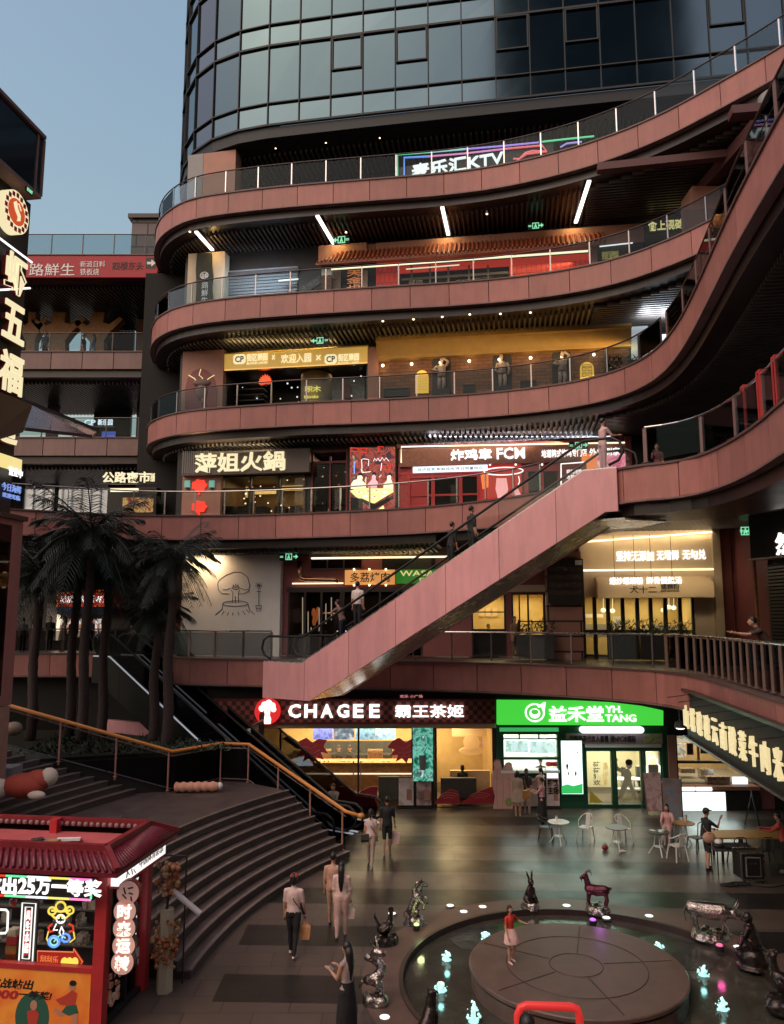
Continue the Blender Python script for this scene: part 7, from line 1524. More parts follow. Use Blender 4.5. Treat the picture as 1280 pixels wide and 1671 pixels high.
# neon: upright sign, rider, arrow
nv = KF.thing('neon_plaque','upright neon-framed red plaque of four white characters in the kiosk window','neon sign',KF.uv(43,1575)[0],1.3)
a = KF.rect(30,1472,57,1575,-.1); mb = MB(); KF.box(mb,a[0],a[1],a[2],a[3],-.2,-.15); mb.build('plate','dark',nv); mb = MB(); KF.box(mb,a[0]+.1,a[1]-.1,a[2]+.15,a[3]-.15,-.149,-.14); mb.build('red_field','Lredd',nv); mb = MB(); e = .03
for k in (0,.07): KF.line(mb,[(a[0]+e+k,a[2]+e+k),(a[1]-e-k,a[2]+e+k),(a[1]-e-k,a[3]-e-k),(a[0]+e+k,a[3]-e-k)],-.12,.013,5,True)
mb.build('frame_tubes','Lw',nv); mb = MB(); KF.text(mb,'风\n生\n水\n起',a[0]+.13,a[1]-.13,a[2]+.2,a[3]-.17,-.135,.03,.02); mb.build('lettering','Lw',nv)
nr = KF.thing('neon_rider','neon figure in a yellow cap riding a blue bicycle in the kiosk window','neon sign',KF.uv(98,1550)[0],1.4)
def kn(name,m,strokes,r=.014,d=-.12):
    mb = MB()
    for p in strokes: KF.line(mb,[KF.uv(x,y,d) for x,y in p],d,r,5)
    mb.build(name,m,nr)
circ = lambda x,y,r,n=14: [(x+r*math.cos(2*PI*k/n),y+r*math.sin(2*PI*k/n)) for k in range(n+1)]
kn('cap_tubes','Lyel',[circ(99,1480,8),circ(85,1487,6),circ(114,1486,6),[(85,1494),(92,1500),(99,1494),(106,1500),(114,1493)],[(84,1486),(100,1488),(115,1486)]],.02)
kn('face_tubes','Lw',[circ(99,1500,7),[(95,1499),(97,1498)],[(101,1498),(103,1499)],[(96,1504),(99,1506),(102,1504)]]); kn('body_tubes','Lred',[[(85,1508),(79,1514),(81,1521),(88,1519)],[(112,1508),(119,1511),(120,1519),(113,1521)]],.02); kn('body_tubes','Lw',[[(92,1508),(87,1518),(94,1518)],[(100,1512),(104,1520),(102,1530),(97,1522),(100,1514)]]); kn('wheel_tubes','Lblue',[circ(88,1537,9),circ(107,1531,6.5)],.02); kn('wheel_tubes','Lcyan',[circ(88,1537,6),[(88,1537),(98,1526),(107,1531)]]); kn('cloak_tubes','Lyel',[[(79,1520),(76,1532),(80,1540)],[(120,1521),(122,1532),(114,1538)]])
na = KF.thing('neon_arrow','red arrow sign with small neon characters and yellow dots below the rider','neon sign',KF.uv(98,1580)[0],1.2)
mb = MB(); q = lambda x,y: KF.uv(x,y,-.1); ap = [(60,1553),(119,1555),(119,1549),(134,1571),(121,1588),(121,1583),(60,1579)]; KF.poly(mb,[q(*p) for p in ap],-.16,-.13); mb.build('plate','Lredd',na); mb = MB(); KF.line(mb,[q(*p) for p in ap],-.12,.01,5,True); mb.build('outline','Lor',na); mb = MB(); KF.text(mb,'刮刮乐',q(64,1570)[0],q(94,1570)[0],q(80,1574)[1],q(80,1561)[1],-.129,.01,0); mb.build('lettering','Lor',na); mb = MB()
for x in (104,112,121): KF.disc(mb,*q(x,1571),.07,-.129,-.115,14,.08)
mb.build('dots','Lyel',na)
gs_ = KF.thing('cash_box','tall yellow and red box beside the neon plaque in the kiosk window','box',KF.uv(17,1572)[0],1.15); part(gs_,KF,'yellow_part','gold',(8,1544,26,1572,-.4,-.2)); part(gs_,KF,'red_part','red',(10,1530,26,1543,-.4,-.2)); part(gs_,KF,'top','beige',(12,1518,25,1529,-.4,-.22))
nw = KF.thing('neon_outline','white rounded neon outline at the left edge of the kiosk window','neon sign',*KF.uv(5,1520)); mb = MB(); KF.line(mb,[KF.uv(x,y,-.1) for x,y in ((-12,1484),(10,1485),(13,1489),(12,1518),(9,1523),(-12,1524))],-.1,.022,6); mb.build('tube','Lw',nw)
mb = MB()
for x,y in ((22,1474),(60,1474)): mb.ell(KF.P(*KF.uv(x,y,-.2),-.2),(.06,.05,.08),8,6)
pl3 = KF.thing('paper_knots','pair of small red paper ornaments hung above the neon plaque','ornament',*KF.uv(40,1470)); mb.build('knots','red',pl3); mb = MB(); KF.pbox(mb,20,1466,62,1468,-.22,-.2); mb.build('string','dred',pl3)
# side signs
ws_ = KS.thing('white_lightbox','white lit strip of grey characters along the kiosk side eave','light box',.2,2.3); q = lambda x,y: KS.uv(x,y,.3)
s0_, s1_ = q(194,1425)[0], q(270,1392)[0]; mb = MB(); KS.box(mb,s0_,s1_,2.60,2.90,.15,.3); mb.build('face',glow('lightbox_white',(1,.95,.92),1.3),ws_); mb = MB(); KS.text(mb,'中国体育彩票',s0_+.85,s1_-.12,2.67,2.84,.301,.01,.0); 
for a_,b_ in (((.25,.22),(.42,.06)),((.3,.04),(.35,.2)),((.45,.26),(.62,.16)),((.5,.14),(.55,.03)),((.6,.1),(.68,.02))): KS.line(mb,[(s0_+a_[0],2.62+a_[1]),(s0_+b_[0],2.62+b_[1])],.31,.013,4)
mb.build('lettering','grey',ws_); mb = MB(); KS.box(mb,s0_-.02,s1_+.02,2.56,2.6,.12,.31); mb.build('lower_edge','Lpink' if False else 'red',ws_)
dcs = KS.thing('disc_sign','upright chain of five round lit discs with single characters at the kiosk corner','sign',.1,1.0); xs = [(210,1456),(205,1486),(204,1514),(203,1542),(201,1570)]
for i,((x,y),c_) in enumerate(zip(xs,[None,'时','来','运','转'])):
    ps_ = KS.P(.12,0,.2); d_ = KF.rz; W2 = Wall((ps_.x-.3,ps_.y-.12),(ps_.x+.3,ps_.y-.12)); s_,z_ = W2.uv(x,y,0); r_ = .205
    mb = MB(); W2.disc(mb,s_,z_,r_,-.1,.05,28); do = mb.build('disc',mat('disc_face',(.6,.3,.28),.5,emit=(1,.62,.5),es=.16 if i else .10),dcs); mb = MB(); W2.disc(mb,s_,z_,r_+.015,-.11,.03,28); mb.build('disc_rim','ink' if i else 'dred',do)
    mb = MB()
    if c_: W2.text(mb,c_,s_-.13,s_+.13,z_-.13,z_+.13,.05,.03,.05); mb.build('letter',glow('disc_letter',(1,.88,.7),1.5),do)
    else:
        for a_,b_ in (((-.1,-.02),(-.02,-.1)),((-.08,.1),(-.04,-.02)),((.0,.08),(.1,.1)),((.02,.0),(.1,-.02)),((.06,-.06),(.08,-.14))): W2.line(mb,[(s_+a_[0],z_+a_[1]),(s_+b_[0],z_+b_[1])],.055,.014,4)
        mb.build('stroke_emblem','ink',do)
mb = MB(); mb.tube([KS.P(.12,.9,.2),KS.P(.12,2.4,.2)],.02,6); mb.build('pole','ink',dcs)
point('disc_glow',KS.P(.05,1.5,.75),2.0,(1,.75,.5),.15,dcs)
dsd = KS.thing('door_lettering','pale upright characters on the dark kiosk side glass','lettering',1.2,1.2); mb = MB(); KS.text(mb,'好\n味\n甜\n筒',1.15,1.5,1.1,2.3,-.03,.01,.02); mb.build('lettering',glow('soft_white',(.85,.95,1),.8),dsd)
rn = random.Random(12)
st2 = KS.thing('sticker_spray','spray of paper flower stickers at the foot of the kiosk door','decoration',.3,.6); mb = MB()
for _ in range(40): s_,z_ = rn.uniform(.05,.75),rn.uniform(.32,.85); KS.disc(mb,s_,z_,rn.uniform(.03,.08),.005+rn.uniform(0,.02),.03+rn.uniform(0,.01),8)
mb.build('flowers',art_mat('flower_art',[(.45,.3,.22),(.6,.45,.35),(.4,.08,.05),(.25,.2,.12)],9,.04),st2)
nt_ = KS.thing('wall_notice','white notices stuck inside the kiosk door','notice',1.3,1.0); part(nt_,KS,'sheets','white',(222,1545,232,1560,-.03,-.02),(225,1562,233,1570,-.03,-.02),(228,1440,246,1456,-.03,-.02))
# pedestal with flowers and a pale tube bent in the wall
pd_ = thing('flower_pedestal','tall pale pedestal wrapped with dried flowers behind the kiosk','pedestal',at(268,1618,0)); p = pd_.location; mb = MB(); mb.lathe([(.17,0),(.17,.02),(.14,1.55),(.15,1.6)],p,6); mb.build('pillar',mat('pale_pillar',(.50,.42,.30),.6),pd_)
mb = MB()
for _ in range(220): a = rn.uniform(0,2*PI); z_ = rn.gauss(.95,.22); q_ = p+Vector((math.cos(a)*rn.uniform(.14,.28),math.sin(a)*rn.uniform(.14,.28),z_)); mb.ell(q_,(rn.uniform(.02,.05),)*3,5,4)
for _ in range(120): a = rn.uniform(0,2*PI); q_ = p+Vector((math.cos(a)*rn.uniform(.0,.25),math.sin(a)*rn.uniform(.0,.25),rn.uniform(1.9,2.5))); mb.ell(q_,(rn.uniform(.02,.06),)*3,5,4)
mb.build('flowers',art_mat('dry_flower',[(.18,.11,.07),(.4,.28,.16),(.45,.10,.03),(.12,.08,.05)],7,.0),pd_); mb = MB(); mb.tube([p+Vector((0,0,1.6)),p+Vector((0,0,2.2))],.03,6); mb.build('stem','bark',pd_)
pp_ = thing('tube_banner','clear plastic tube sticking out from the pedestal flowers','tube',p+Vector((.2,0,1.6))); mb = MB(); a_ = p+Vector((.1,0,1.95)); mb.tube([a_,a_+Vector((.62,-.1,-.42))],.06,10); mb.build('sleeve',mat('clear_sleeve',(.45,.42,.45),.25),pp_); mb = MB(); mb.tube([a_,a_+Vector((-.15,0,-.4))],.012,5); mb.build('tie','ink',pp_)
gsn = thing('glass_screen','tall clear glass screen on a thin frame behind the kiosk door','screen',kpt(-.15,kd+.2,0)); mb = MB(); mb.bar(kpt(-.1,kd+.25,1.3),kpt(-.75,kd+.35,1.3),.012,2.5); mb.build('pane','sglass',gsn); mb = MB(); mb.tube([kpt(-.75,kd+.35,0),kpt(-.75,kd+.35,2.55),kpt(-.1,kd+.25,2.55)],.02,6); mb.build('frame','raild',gsn)
# ================================================================== PALMS
def frond(mb,base,az,L,rise,droop,rng):
    d = Vector((math.cos(az),math.sin(az),0)); pts = []
    for k in range(9):
        f = k/8; pts.append(base+d*(L*f*(1-.18*f*droop))+Vector((0,0,rise*f*L-droop*L*f*f*.9)))
    mb.tube(pts,[.03*(1-.8*k/8)+.004 for k in range(9)],4); sd_ = Vector((-d.y,d.x,0))
    n = 24
    for k in range(2,n):
        f = k/n; i = min(7,int(f*8)); p = pts[i].lerp(pts[i+1],f*8-i); t = (pts[i+1]-pts[i]).normalized()
        ll = L*.34*math.sin(PI*(.12+.82*f))**.7*rng.uniform(.85,1.1)
        for s_ in (-1,1):
            v = (t*.75+sd_*s_*.8+Vector((0,0,-.28+rng.uniform(-.12,.1)))).normalized(); e = t*.017
            m_ = p+v*ll*.55+Vector((0,0,.02)); q_ = p+v*ll+Vector((0,0,-ll*.22))
            mb.add([p-e,p+e,m_+e*1.3,q_,m_-e*1.3],[(0,1,2,3,4)])
def palm_meshes(seed):
    rng = random.Random(seed); mb = MB()
    for k in range(44):
        az = k*2.39996+rng.uniform(-.2,.2); lev = k/44
        frond(mb,Vector((0,0,-.1-.25*lev)),az,rng.uniform(2.0,2.8),1.05-1.5*lev+rng.uniform(-.1,.1),.35+.55*lev,rng)
    return mb
PALM = None
def palm(px,py_c,dist,lab,sc,seed,zb=2.9):
    c = ony(px,py_c,dist); H_ = c.z
    t = thing('palm_tree',lab,'palm tree',(c.x,c.y,zb),seed*1.3,'palm trees in the dark planter')
    mb = MB(); mb.smooth = True; n = 26; mb.tube([Vector((c.x+.05*math.sin(k*.4),c.y,zb+(H_-zb)*k/n)) for k in range(n+1)],[.19-.05*k/n+(.018 if k%2 else 0)+(.06 if k > n-3 else 0) for k in range(n+1)],10); mb.build('trunk','bark',t)
    cm = palm_meshes(seed); cm.v = [(v[0]*sc,v[1]*sc,v[2]*sc+H_-zb) for v in cm.v]; cm.build('crown','leaf',t,local=True)
palm(283,905,29.2,'front palm with its crown before the mural board',.74,1)
palm(258,990,30.2,'shorter palm tucked behind the front palm, its crown low over the handrail',.62,2)
palm(150,860,29.6,'tallest palm, its broad crown over the middle of the planter',.98,3)
palm(128,905,31.5,'palm with a thin trunk just left of the tallest palm',.85,4)
palm(66,925,30.2,'leftmost palm beside the pink column of the corner tower',.95,5)
palm(178,925,31.2,'palm with a dark trunk just right of the tallest palm',.8,6)
# ================================================================== CAFE FURNITURE
def bistro_chair(name,lab,m,loc,rz,arms=True,grp='metal cafe chairs'):
    t = thing(name,lab,'chair',loc,rz,grp); L = Vector(loc); R = Matrix.Rotation(rz,3,'Z'); P = lambda x,y,z: L+R@Vector((x,y,z))
    mb = MB(); mb.hexa([P(-.2,-.2,.43),P(.2,-.2,.43),P(.18,.19,.43),P(-.18,.19,.43)],[P(-.2,-.2,.46),P(.2,-.2,.46),P(.18,.19,.46),P(-.18,.19,.46)]); mb.build('seat',m,t)
    for x,y,nm in ((-.19,-.19,0),(.19,-.19,0),(-.17,.18,1),(.17,.18,1)):
        mb = MB(); mb.bar(P(x*1.28,y*1.35,0),P(x,y,.43),.035,.03); mb.build('leg',m,t)
    mb = MB(); arc = [(-.2,-.12,.66),(-.22,.05,.69),(-.2,.2,.76),(-.1,.27,.83),(0,.28,.85),(.1,.27,.83),(.2,.2,.76),(.22,.05,.69),(.2,-.12,.66)] if arms else [(-.18,.2,.46),(-.19,.24,.8),(-.1,.27,.88),(.1,.27,.88),(.19,.24,.8),(.18,.2,.46)]
    mb.tube([P(*a) for a in arc],.018,6)
    if arms: mb.tube([P(-.2,-.12,.66),P(-.2,-.16,.45)],.015,6); mb.tube([P(.2,-.12,.66),P(.2,-.16,.45)],.015,6)
    mb.build('back_frame',m,t); mb = MB(); mb.hexa([P(-.08,.2,.46),P(.08,.2,.46),P(.08,.215,.46),P(-.08,.215,.46)],[P(-.07,.26,.84),P(.07,.26,.84),P(.07,.275,.84),P(-.07,.275,.84)]); mb.build('back_splat',m,t); return t
M['wmetal'] = mat('white_metal',(.62,.60,.58),.4,var=.05)
def bistro_table(lab,loc,m,topm,r=.36,h=.74):
    t = thing('bistro_table',lab,'table',loc,0,'round cafe tables'); L = Vector(loc); mb = MB(); mb.lathe([(r-.01,h-.03),(r,h-.02),(r,h-.005),(r-.01,h)],L,24); mb.build('table_top',topm,t)
    for k in range(3):
        a = .5+k*2*PI/3; mb = MB(); mb.tube([L+Vector((.08*math.cos(a),.08*math.sin(a),h-.03)),L+Vector((.14*math.cos(a),.14*math.sin(a),.3)),L+Vector((.33*math.cos(a),.33*math.sin(a),.012))],.018,6); mb.build('leg',m,t)
    mb = MB(); mb.lathe([(.13,.26),(.14,.265),(.14,.28)],L,16); mb.build('foot_plate',m,t); return L
def floor_at(x,y): p = at(x,y,0); return (p.x,p.y,0)
def on_table(th_fn,*a): pass
def cup(lab,loc,m='white',h=.13,grp='takeaway cups on the tables'):
    t = thing('drink_cup',lab,'cup',loc,0,grp); mb = MB(); mb.lathe([(.033,0.002),(.045,h)],loc,12); mb.build('cup',m,t); mb = MB(); mb.lathe([(.048,h+.001),(.048,h+.015),(.02,h+.03)],loc,12); mb.build('lid','grey',t)
T1 = bistro_table('small white table with papers near the woman in the dark skirt',floor_at(913,1378),'wmetal','white')
T2 = bistro_table('round grey table with no one at it, a bottle under it',floor_at(1008,1388),'wmetal','grey')
T3 = bistro_table('round dark table with papers beside the seated woman',floor_at(1076,1396),'wmetal','dgrey')
T4 = bistro_table('brown topped round table with a cup behind the armchair',floor_at(1118,1380),'wmetal','wood')
def papers(lab,T,seed):
    r_ = random.Random(seed); t = thing('papers',lab,'papers',T+Vector((0,0,.742)),0,'papers on the tables')
    for k in range(3): mb = MB(); mb.obox((T.x+r_.uniform(-.17,.17),T.y+r_.uniform(-.15,.15),.743+.004*k),(.1,.07,.0015),r_.uniform(0,3)); mb.build('sheet','white',t)
papers('white papers on the small table near the dark-skirted woman',T1,1); papers('scattered papers on the table of the seated woman',T3,2)
cup('white cup on the small table near the dark-skirted woman',T1+Vector((-.05,.1,.75))); cup('tall pale cup on the brown topped table',T4+Vector((.1,.05,.741)),'beige',.2)
bistro_chair('cafe_chair','white metal armchair standing alone behind the small white table','wmetal',floor_at(957,1372),-.6)
bistro_chair('cafe_chair','white wire-backed chair behind the empty grey table','wmetal',floor_at(1018,1374),.2)
bistro_chair('cafe_chair','pale metal armchair with its back to the fountain','wmetal',floor_at(1107,1404),PI+.25)
bistro_chair('cafe_chair','dark chair carrying the woman with a phone','dgrey',floor_at(891,1372),1.3,grp='dark chairs')
bistro_chair('cafe_chair','white metal chair under the seated woman','wmetal',floor_at(1092,1374),-.3)
bistro_chair('cafe_chair','dark chair left of the man with the cap','dgrey',floor_at(1139,1390),-1.2,False,'dark chairs')
bt = thing('floor_bottle','white bottle lying under the empty grey table','bottle',floor_at(1016,1391)); mb = MB(); p = Vector(bt.location); mb.lathe([(.01,-.11),(.035,-.1),(.035,.05),(.015,.1),(.015,.13)],p+Vector((0,0,.037)),10,'X'); mb.build('body','white',bt)
bgx = thing('floor_bag','small dark red bag on the paving left of the empty grey table','bag',floor_at(988,1388)); mb = MB(); mb.smooth = True; mb.ell(Vector(bgx.location)+Vector((0,0,.09)),(.11,.08,.09),10,8); mb.build('sack','dred',bgx); mb = MB(); p = Vector(bgx.location); mb.tube([p+Vector((-.05,0,.17)),p+Vector((0,0,.25)),p+Vector((.05,0,.17))],.008,5); mb.build('strap','ink',bgx)
# long wooden table with dark chairs and a small stool
lt = thing('long_table','long warm wooden table on dark legs running out of the picture','table',(10.5,26.2,0)); A_ = at(1160,1362,.75); mb = MB(); x0 = A_.x; yb = A_.y; mb.box(x0,x0+4.2,yb-.35,yb+.55,.70,.75); mb.build('table_top',mat('table_wood',(.52,.26,.07),.38,var=.25,vscale=5),lt)
for x_ in (x0+.25,x0+3.9):
    for y_ in (yb-.25,yb+.45): mb = MB(); mb.box(x_-.03,x_+.03,y_-.03,y_+.03,0,.699); mb.build('leg','ink',lt)
for i,x_ in enumerate((x0+.6,x0+1.45)): bistro_chair('cafe_chair','dark chair pushed under the long wooden table, '+('near its left end' if i == 0 else 'second from its left end'),'dgrey',(x_,yb-.55,0),PI,False,'dark chairs')
sl2 = thing('round_stool','small round wooden stool beside the black flight case','stool',floor_at(1230,1408)); p = Vector(sl2.location); mb = MB(); mb.lathe([(.16,.44),(.17,.45),(.17,.48)],p,16); mb.build('seat','wood',sl2); mb = MB(); mb.tube([p,p+Vector((0,0,.44))],.03,8); mb.lathe([(.15,0.001),(.15,.02)],p,14); mb.build('pedestal','raild',sl2)
ft_ = thing('folding_table','black folding table piled with dark equipment before the man with the cap','table',floor_at(1200,1425)); p = Vector(ft_.location); mb = MB(); mb.box(p.x-.65,p.x+.6,p.y-.25,p.y+.3,.68,.715); mb.build('table_top','dgrey',ft_)
for x_ in (-.58,.53):
    for y_ in (-.2,.25): mb = MB(); mb.tube([p+Vector((x_,y_,0)),p+Vector((x_,y_,.68))],.018,6); mb.build('leg','raild',ft_)
eqp = thing('audio_mixer','low black audio mixer with small knobs on the folding table','mixer',p+Vector((.1,0,.716))); mb = MB(); mb.hexa([p+Vector((-.3,-.18,.717)),p+Vector((.5,-.18,.717)),p+Vector((.5,.2,.717)),p+Vector((-.3,.2,.717))],[p+Vector((-.3,-.18,.76)),p+Vector((.5,-.18,.76)),p+Vector((.5,.2,.82)),p+Vector((-.3,.2,.82))]); mb.build('body','ink',eqp); mb = MB()
for k in range(24): mb.lathe([(.012,0),(.012,.02)],p+Vector((-.25+.1*(k%8),-.1+.09*(k//8),.775+.014*(k//8))),6)
mb.build('knobs','grey',eqp)
cl_ = thing('cloth_bundle','bundle of dark cloth with a white bag on the left end of the folding table','cloth',p+Vector((-.45,0,.72))); mb = MB(); mb.smooth = True; mb.ell(p+Vector((-.45,.05,.78)),(.18,.16,.07),10,8); mb.build('cloth','ink',cl_); mb = MB(); mb.smooth = True; mb.ell(p+Vector((-.42,.05,.88)),(.12,.1,.09),10,8); mb.build('white_bag','white',cl_)
fcse = thing('flight_case','black flight case speaker with steel edges standing by the folding table','case',floor_at(1230,1442)); p = Vector(fcse.location); mb = MB(); mb.box(p.x-.33,p.x+.33,p.y-.05,p.y+.5,.12,.82); mb.build('body','ink',fcse); mb = MB()
for x_ in (-.33,.33):
    for y_ in (-.05,.5): mb.box(p.x+x_-.02,p.x+x_+.02,p.y+y_-.02,p.y+y_+.02,.1,.84)
for z_ in (.11,.83):
    for y_ in (-.05,.5): mb.box(p.x-.31,p.x+.31,p.y+y_-.018,p.y+y_+.018,z_-.018,z_+.018)
mb.build('steel_edges','steel',fcse); mb = MB(); mb.box(p.x-.22,p.x+.22,p.y-.075,p.y-.051,.2,.74); mb.build('front_frame','grey',fcse); mb = MB(); mb.box(p.x-.19,p.x+.19,p.y-.085,p.y-.0751,.23,.71); mb.build('front_panel','ink',fcse); mb = MB(); mb.box(p.x-.12,p.x+.08,p.y-.09,p.y-.0851,.55,.58); mb.build('badge','steel',fcse)
for x_ in (-.26,.26): mb = MB(); mb.lathe([(.055,-.02),(.055,.02)],p+Vector((x_,.0,.056)),12,'X'); mb.build('caster','ink',fcse)
cb = thing('cable_heap','tangle of black cable on the paving before the flight case','cable',floor_at(1190,1446)); rc_ = random.Random(3); mb = MB(); p = Vector(cb.location)
for k in range(5): mb.tube([p+Vector((.25*math.cos(a*.5+k)*(1+.2*k/5)+.08*k,.13*math.sin(a*.5+k),.02+.012*k)) for a in range(13)],.014,5)
mb.tube([p+Vector((.2+.25*a,-.05+.1*math.sin(a*1.3),.015)) for a in range(12)],.013,5); mb.build('cable','ink',cb)
# boards and standees
def aboard(lab,px,py,w_,h_,rz,m,loc=None,grp='advertising boards on the plaza'):
    t = thing('easel_board',lab,'board',floor_at(px,py),rz,grp); L = Vector(t.location); R = Matrix.Rotation(rz,3,'Z'); P = lambda x,y,z: L+R@Vector((x,y,z)); mb = MB(); mb.hexa([P(-w_/2,-.02,.1),P(w_/2,-.02,.1),P(w_/2,.01,.1),P(-w_/2,.01,.1)],[P(-w_/2,.18,h_),P(w_/2,.18,h_),P(w_/2,.21,h_),P(-w_/2,.21,h_)]); mb.build('panel',m,t)
    mb = MB()
    for x_ in (-w_/2,w_/2): mb.bar(P(x_,-.03,0),P(x_,.2,h_+.02),.03,.03); mb.bar(P(x_,.5,0),P(x_,.21,h_-.1),.02,.02)
    mb.build('frame','ink' if m is not M['pboard'] else 'pinkd',t); return t
M['pboard'] = art_mat('pink_board',[(.5,.28,.27),(.6,.38,.36),(.35,.15,.14),(.65,.5,.45)],2.5,.06,2)
aboard('pink advertising board with pictures right of the drink shop doors',1070,1328,.68,1.5,.1,M['pboard'])
aboard('blue-grey easel board with faint lettering before the snack counter pier',1099,1337,.7,1.45,-.35,art_mat('grey_board',[(.12,.14,.18),(.2,.2,.24),(.25,.15,.13),(.1,.11,.14)],2.2,.05,6))
aboard('dark thin easel board seen nearly edge-on before the long table',1240,1352,.6,1.25,1.15,'dgrey' and M['dgrey'])
def stand_poster(lab,px,py,w_,h_,m,grp='poster stands by the tea shop'):
    t = thing('poster_stand',lab,'poster stand',floor_at(px,py),0,grp); L = Vector(t.location); mb = MB(); mb.box(L.x-w_/2,L.x+w_/2,L.y-.05,L.y,.04,h_); mb.build('case','ink',t); mb = MB(); mb.box(L.x-w_/2+.04,L.x+w_/2-.04,L.y-.062,L.y-.051,.1,h_-.05); po_ = mb.build('poster',m,t); mb = MB(); mb.lathe([(.10,.35),(.13,.75),(.13,.8)],Vector((L.x+w_*.18,L.y-.14,0)),12) if False else mb.box(L.x+.02,L.x+w_/2-.1,L.y-.068,L.y-.063,.3,.72); mb.build('cup_print','terra',po_); mb = MB(); mb.box(L.x-w_/2,L.x+w_/2,L.y-.2,L.y+.15,0.001,.04); mb.build('foot','ink',t); return L
L_ = stand_poster('pale poster stand with a row of dark marks left of the tall green screen',663,1318,.68,1.2,art_mat('poster_pale',[(.42,.33,.31),(.5,.4,.37),(.3,.22,.2),(.55,.47,.44)],1.6,.08,3)); 
stand_poster('darker poster stand with a cup picture under the tall green screen',692,1318,.68,1.05,art_mat('poster_dark',[(.3,.17,.16),(.42,.28,.26),(.12,.08,.08),(.35,.22,.2)],1.8,.05,8))
stand_poster('pink poster with bold yellow and black characters under the serving window',903,1319,.6,1.5,art_mat('poster_pink2',[(.5,.33,.32),(.6,.42,.4),(.45,.28,.27),(.55,.38,.36)],1.2,.05,1),'poster under the serving window')
p = at(903,1319,0); t = thing('poster_lettering','bold black and yellow characters on the pink poster under the serving window','lettering',(p.x,p.y-.07,.8)); wq = Wall((p.x-.3,p.y-.062),(p.x+.3,p.y-.062)); mb = MB(); wq.text(mb,'狂欢\n主场',.08,.54,.55,1.15,.002,.01,.08); mb.build('lettering','ink',t); mb = MB(); wq.text(mb,'狂欢\n主场',.10,.56,.53,1.13,.0005,.001,.12); mb.build('lettering_shadow','gold',t)
sd2 = thing('cutout_standee','pale pink flat standee of two long-robed figures by the tea shop','standee',floor_at(824,1321)); L_ = Vector(sd2.location); wq = Wall((L_.x-.45,L_.y),(L_.x+.45,L_.y)); q = lambda x,y: wq.uv(x,y,0); M['stand'] = mat('standee_pink',(.62,.34,.31),.55,var=.06,vscale=4)
mb = MB(); wq.poly(mb,[q(*p) for p in ((805,1320),(837,1320),(838,1300),(841,1275),(839,1262),(836,1250),(829,1244),(824,1248),(820,1258),(818,1247),(812,1239),(806,1245),(807,1255),(803,1266),(803,1280),(808,1300))],-.02,.02); mb.build('cutout','stand',sd2)
mb = MB()
for x,y in ((812,1247),(830,1252)): wq.disc(mb,*q(x,y),.13,.021,.027,14,.15)
mb.build('printed_face',mat('printed_face',(.68,.42,.36),.6),sd2); mb = MB()
for x,y in ((812,1243),(830,1248)): wq.disc(mb,*q(x,y),.14,.0205,.0262,14,.1)
for s_ in ([(812,1256),(810,1285),(812,1318)],[(820,1262),(822,1290),(820,1318)],[(830,1262),(832,1290),(829,1318)],[(806,1268),(816,1272)],[(826,1270),(837,1274)]): wq.line(mb,[q(*p) for p in s_],.022,.007,4)
mb.build('printed_lines','terra',sd2); mb = MB(); mb.box(L_.x-.4,L_.x+.4,L_.y-.05,L_.y+.25,.001,.03); mb.build('foot','pinkd',sd2); mb = MB()
for k in range(6): wq.disc(mb,q(831,1309)[0]+.1*math.cos(k),q(831,1309)[1]+.1*math.sin(k),.07,.023+.001*k,.028+.001*k,10)
mb.build('printed_leaves',mat('printed_leaf',(.25,.3,.1),.6),sd2)
# cushions on the steps
sc_ = thing('sausage_cushion','long peach segmented cushion lying on the middle landing by the handrail','cushion',at(317,1296,ZM)); p = Vector(sc_.location); mb = MB(); mb.smooth = True; mb.tube([p+Vector((-.75+1.5*k/24,.25+.12*k/24,.17)) for k in range(25)],[.10 if k in (0,24) else .16+.022*math.sin(k*1.6) for k in range(25)],12); mb.build('cushion',mat('peach',(.62,.30,.20),.7),sc_); mb = MB(); mb.smooth = True; mb.ell(p+Vector((.78,.37,.19)),(.1,.1,.12),10,8); mb.build('end_patch','white',sc_)
zs = 2.6; ps2 = at(38,1300,zs); pt2 = thing('plush_animal','red-brown and cream plush animal seat slumped on the upper steps','plush toy',ps2); mb = MB(); mb.smooth = True; mb.ell(ps2+Vector((0,0,.3)),(.62,.42,.34),14,10); mb.ell(ps2+Vector((.35,.1,.42)),(.4,.35,.3),12,8); mb.build('body',mat('plush_red',(.34,.05,.03),.8,var=.15,vscale=8),pt2); mb = MB(); mb.smooth = True; mb.ell(ps2+Vector((.62,.15,.5)),(.25,.28,.26),12,8); mb.ell(ps2+Vector((.5,-.3,.1)),(.26,.14,.12),10,8); mb.ell(ps2+Vector((-.6,-.15,.25)),(.25,.22,.27),10,8); mb.build('patches',mat('plush_cream',(.55,.45,.38),.8),pt2)
pb = thing('plush_ball','round beige cushion at the top of the steps beside the tower base','cushion',at(22,1200,3.55)); mb = MB(); mb.smooth = True; mb.ell(Vector(pb.location)+Vector((0,0,.22)),(.3,.28,.24),12,8); mb.build('cushion','beige',pb); mb = MB(); mb.smooth = True; mb.ell(Vector(pb.location)+Vector((-.25,.05,.25)),(.12,.2,.2),10,8); mb.build('tail_patch','terra',pb)
sb = thing('stone_bench','pale stepped stone block bench at the left end of the steps','bench',at(5,1265,2.9)); p = at(8,1262,2.9); mb = MB(); mb.box(p.x-1.6,p.x+.35,p.y-.3,p.y+.4,2.3,3.1); mb.build('seat_block','grey',sb); mb = MB(); mb.box(p.x-1.6,p.x+.1,p.y-.9,p.y-.31,1.8,2.75); mb.build('lower_block','grey',sb)
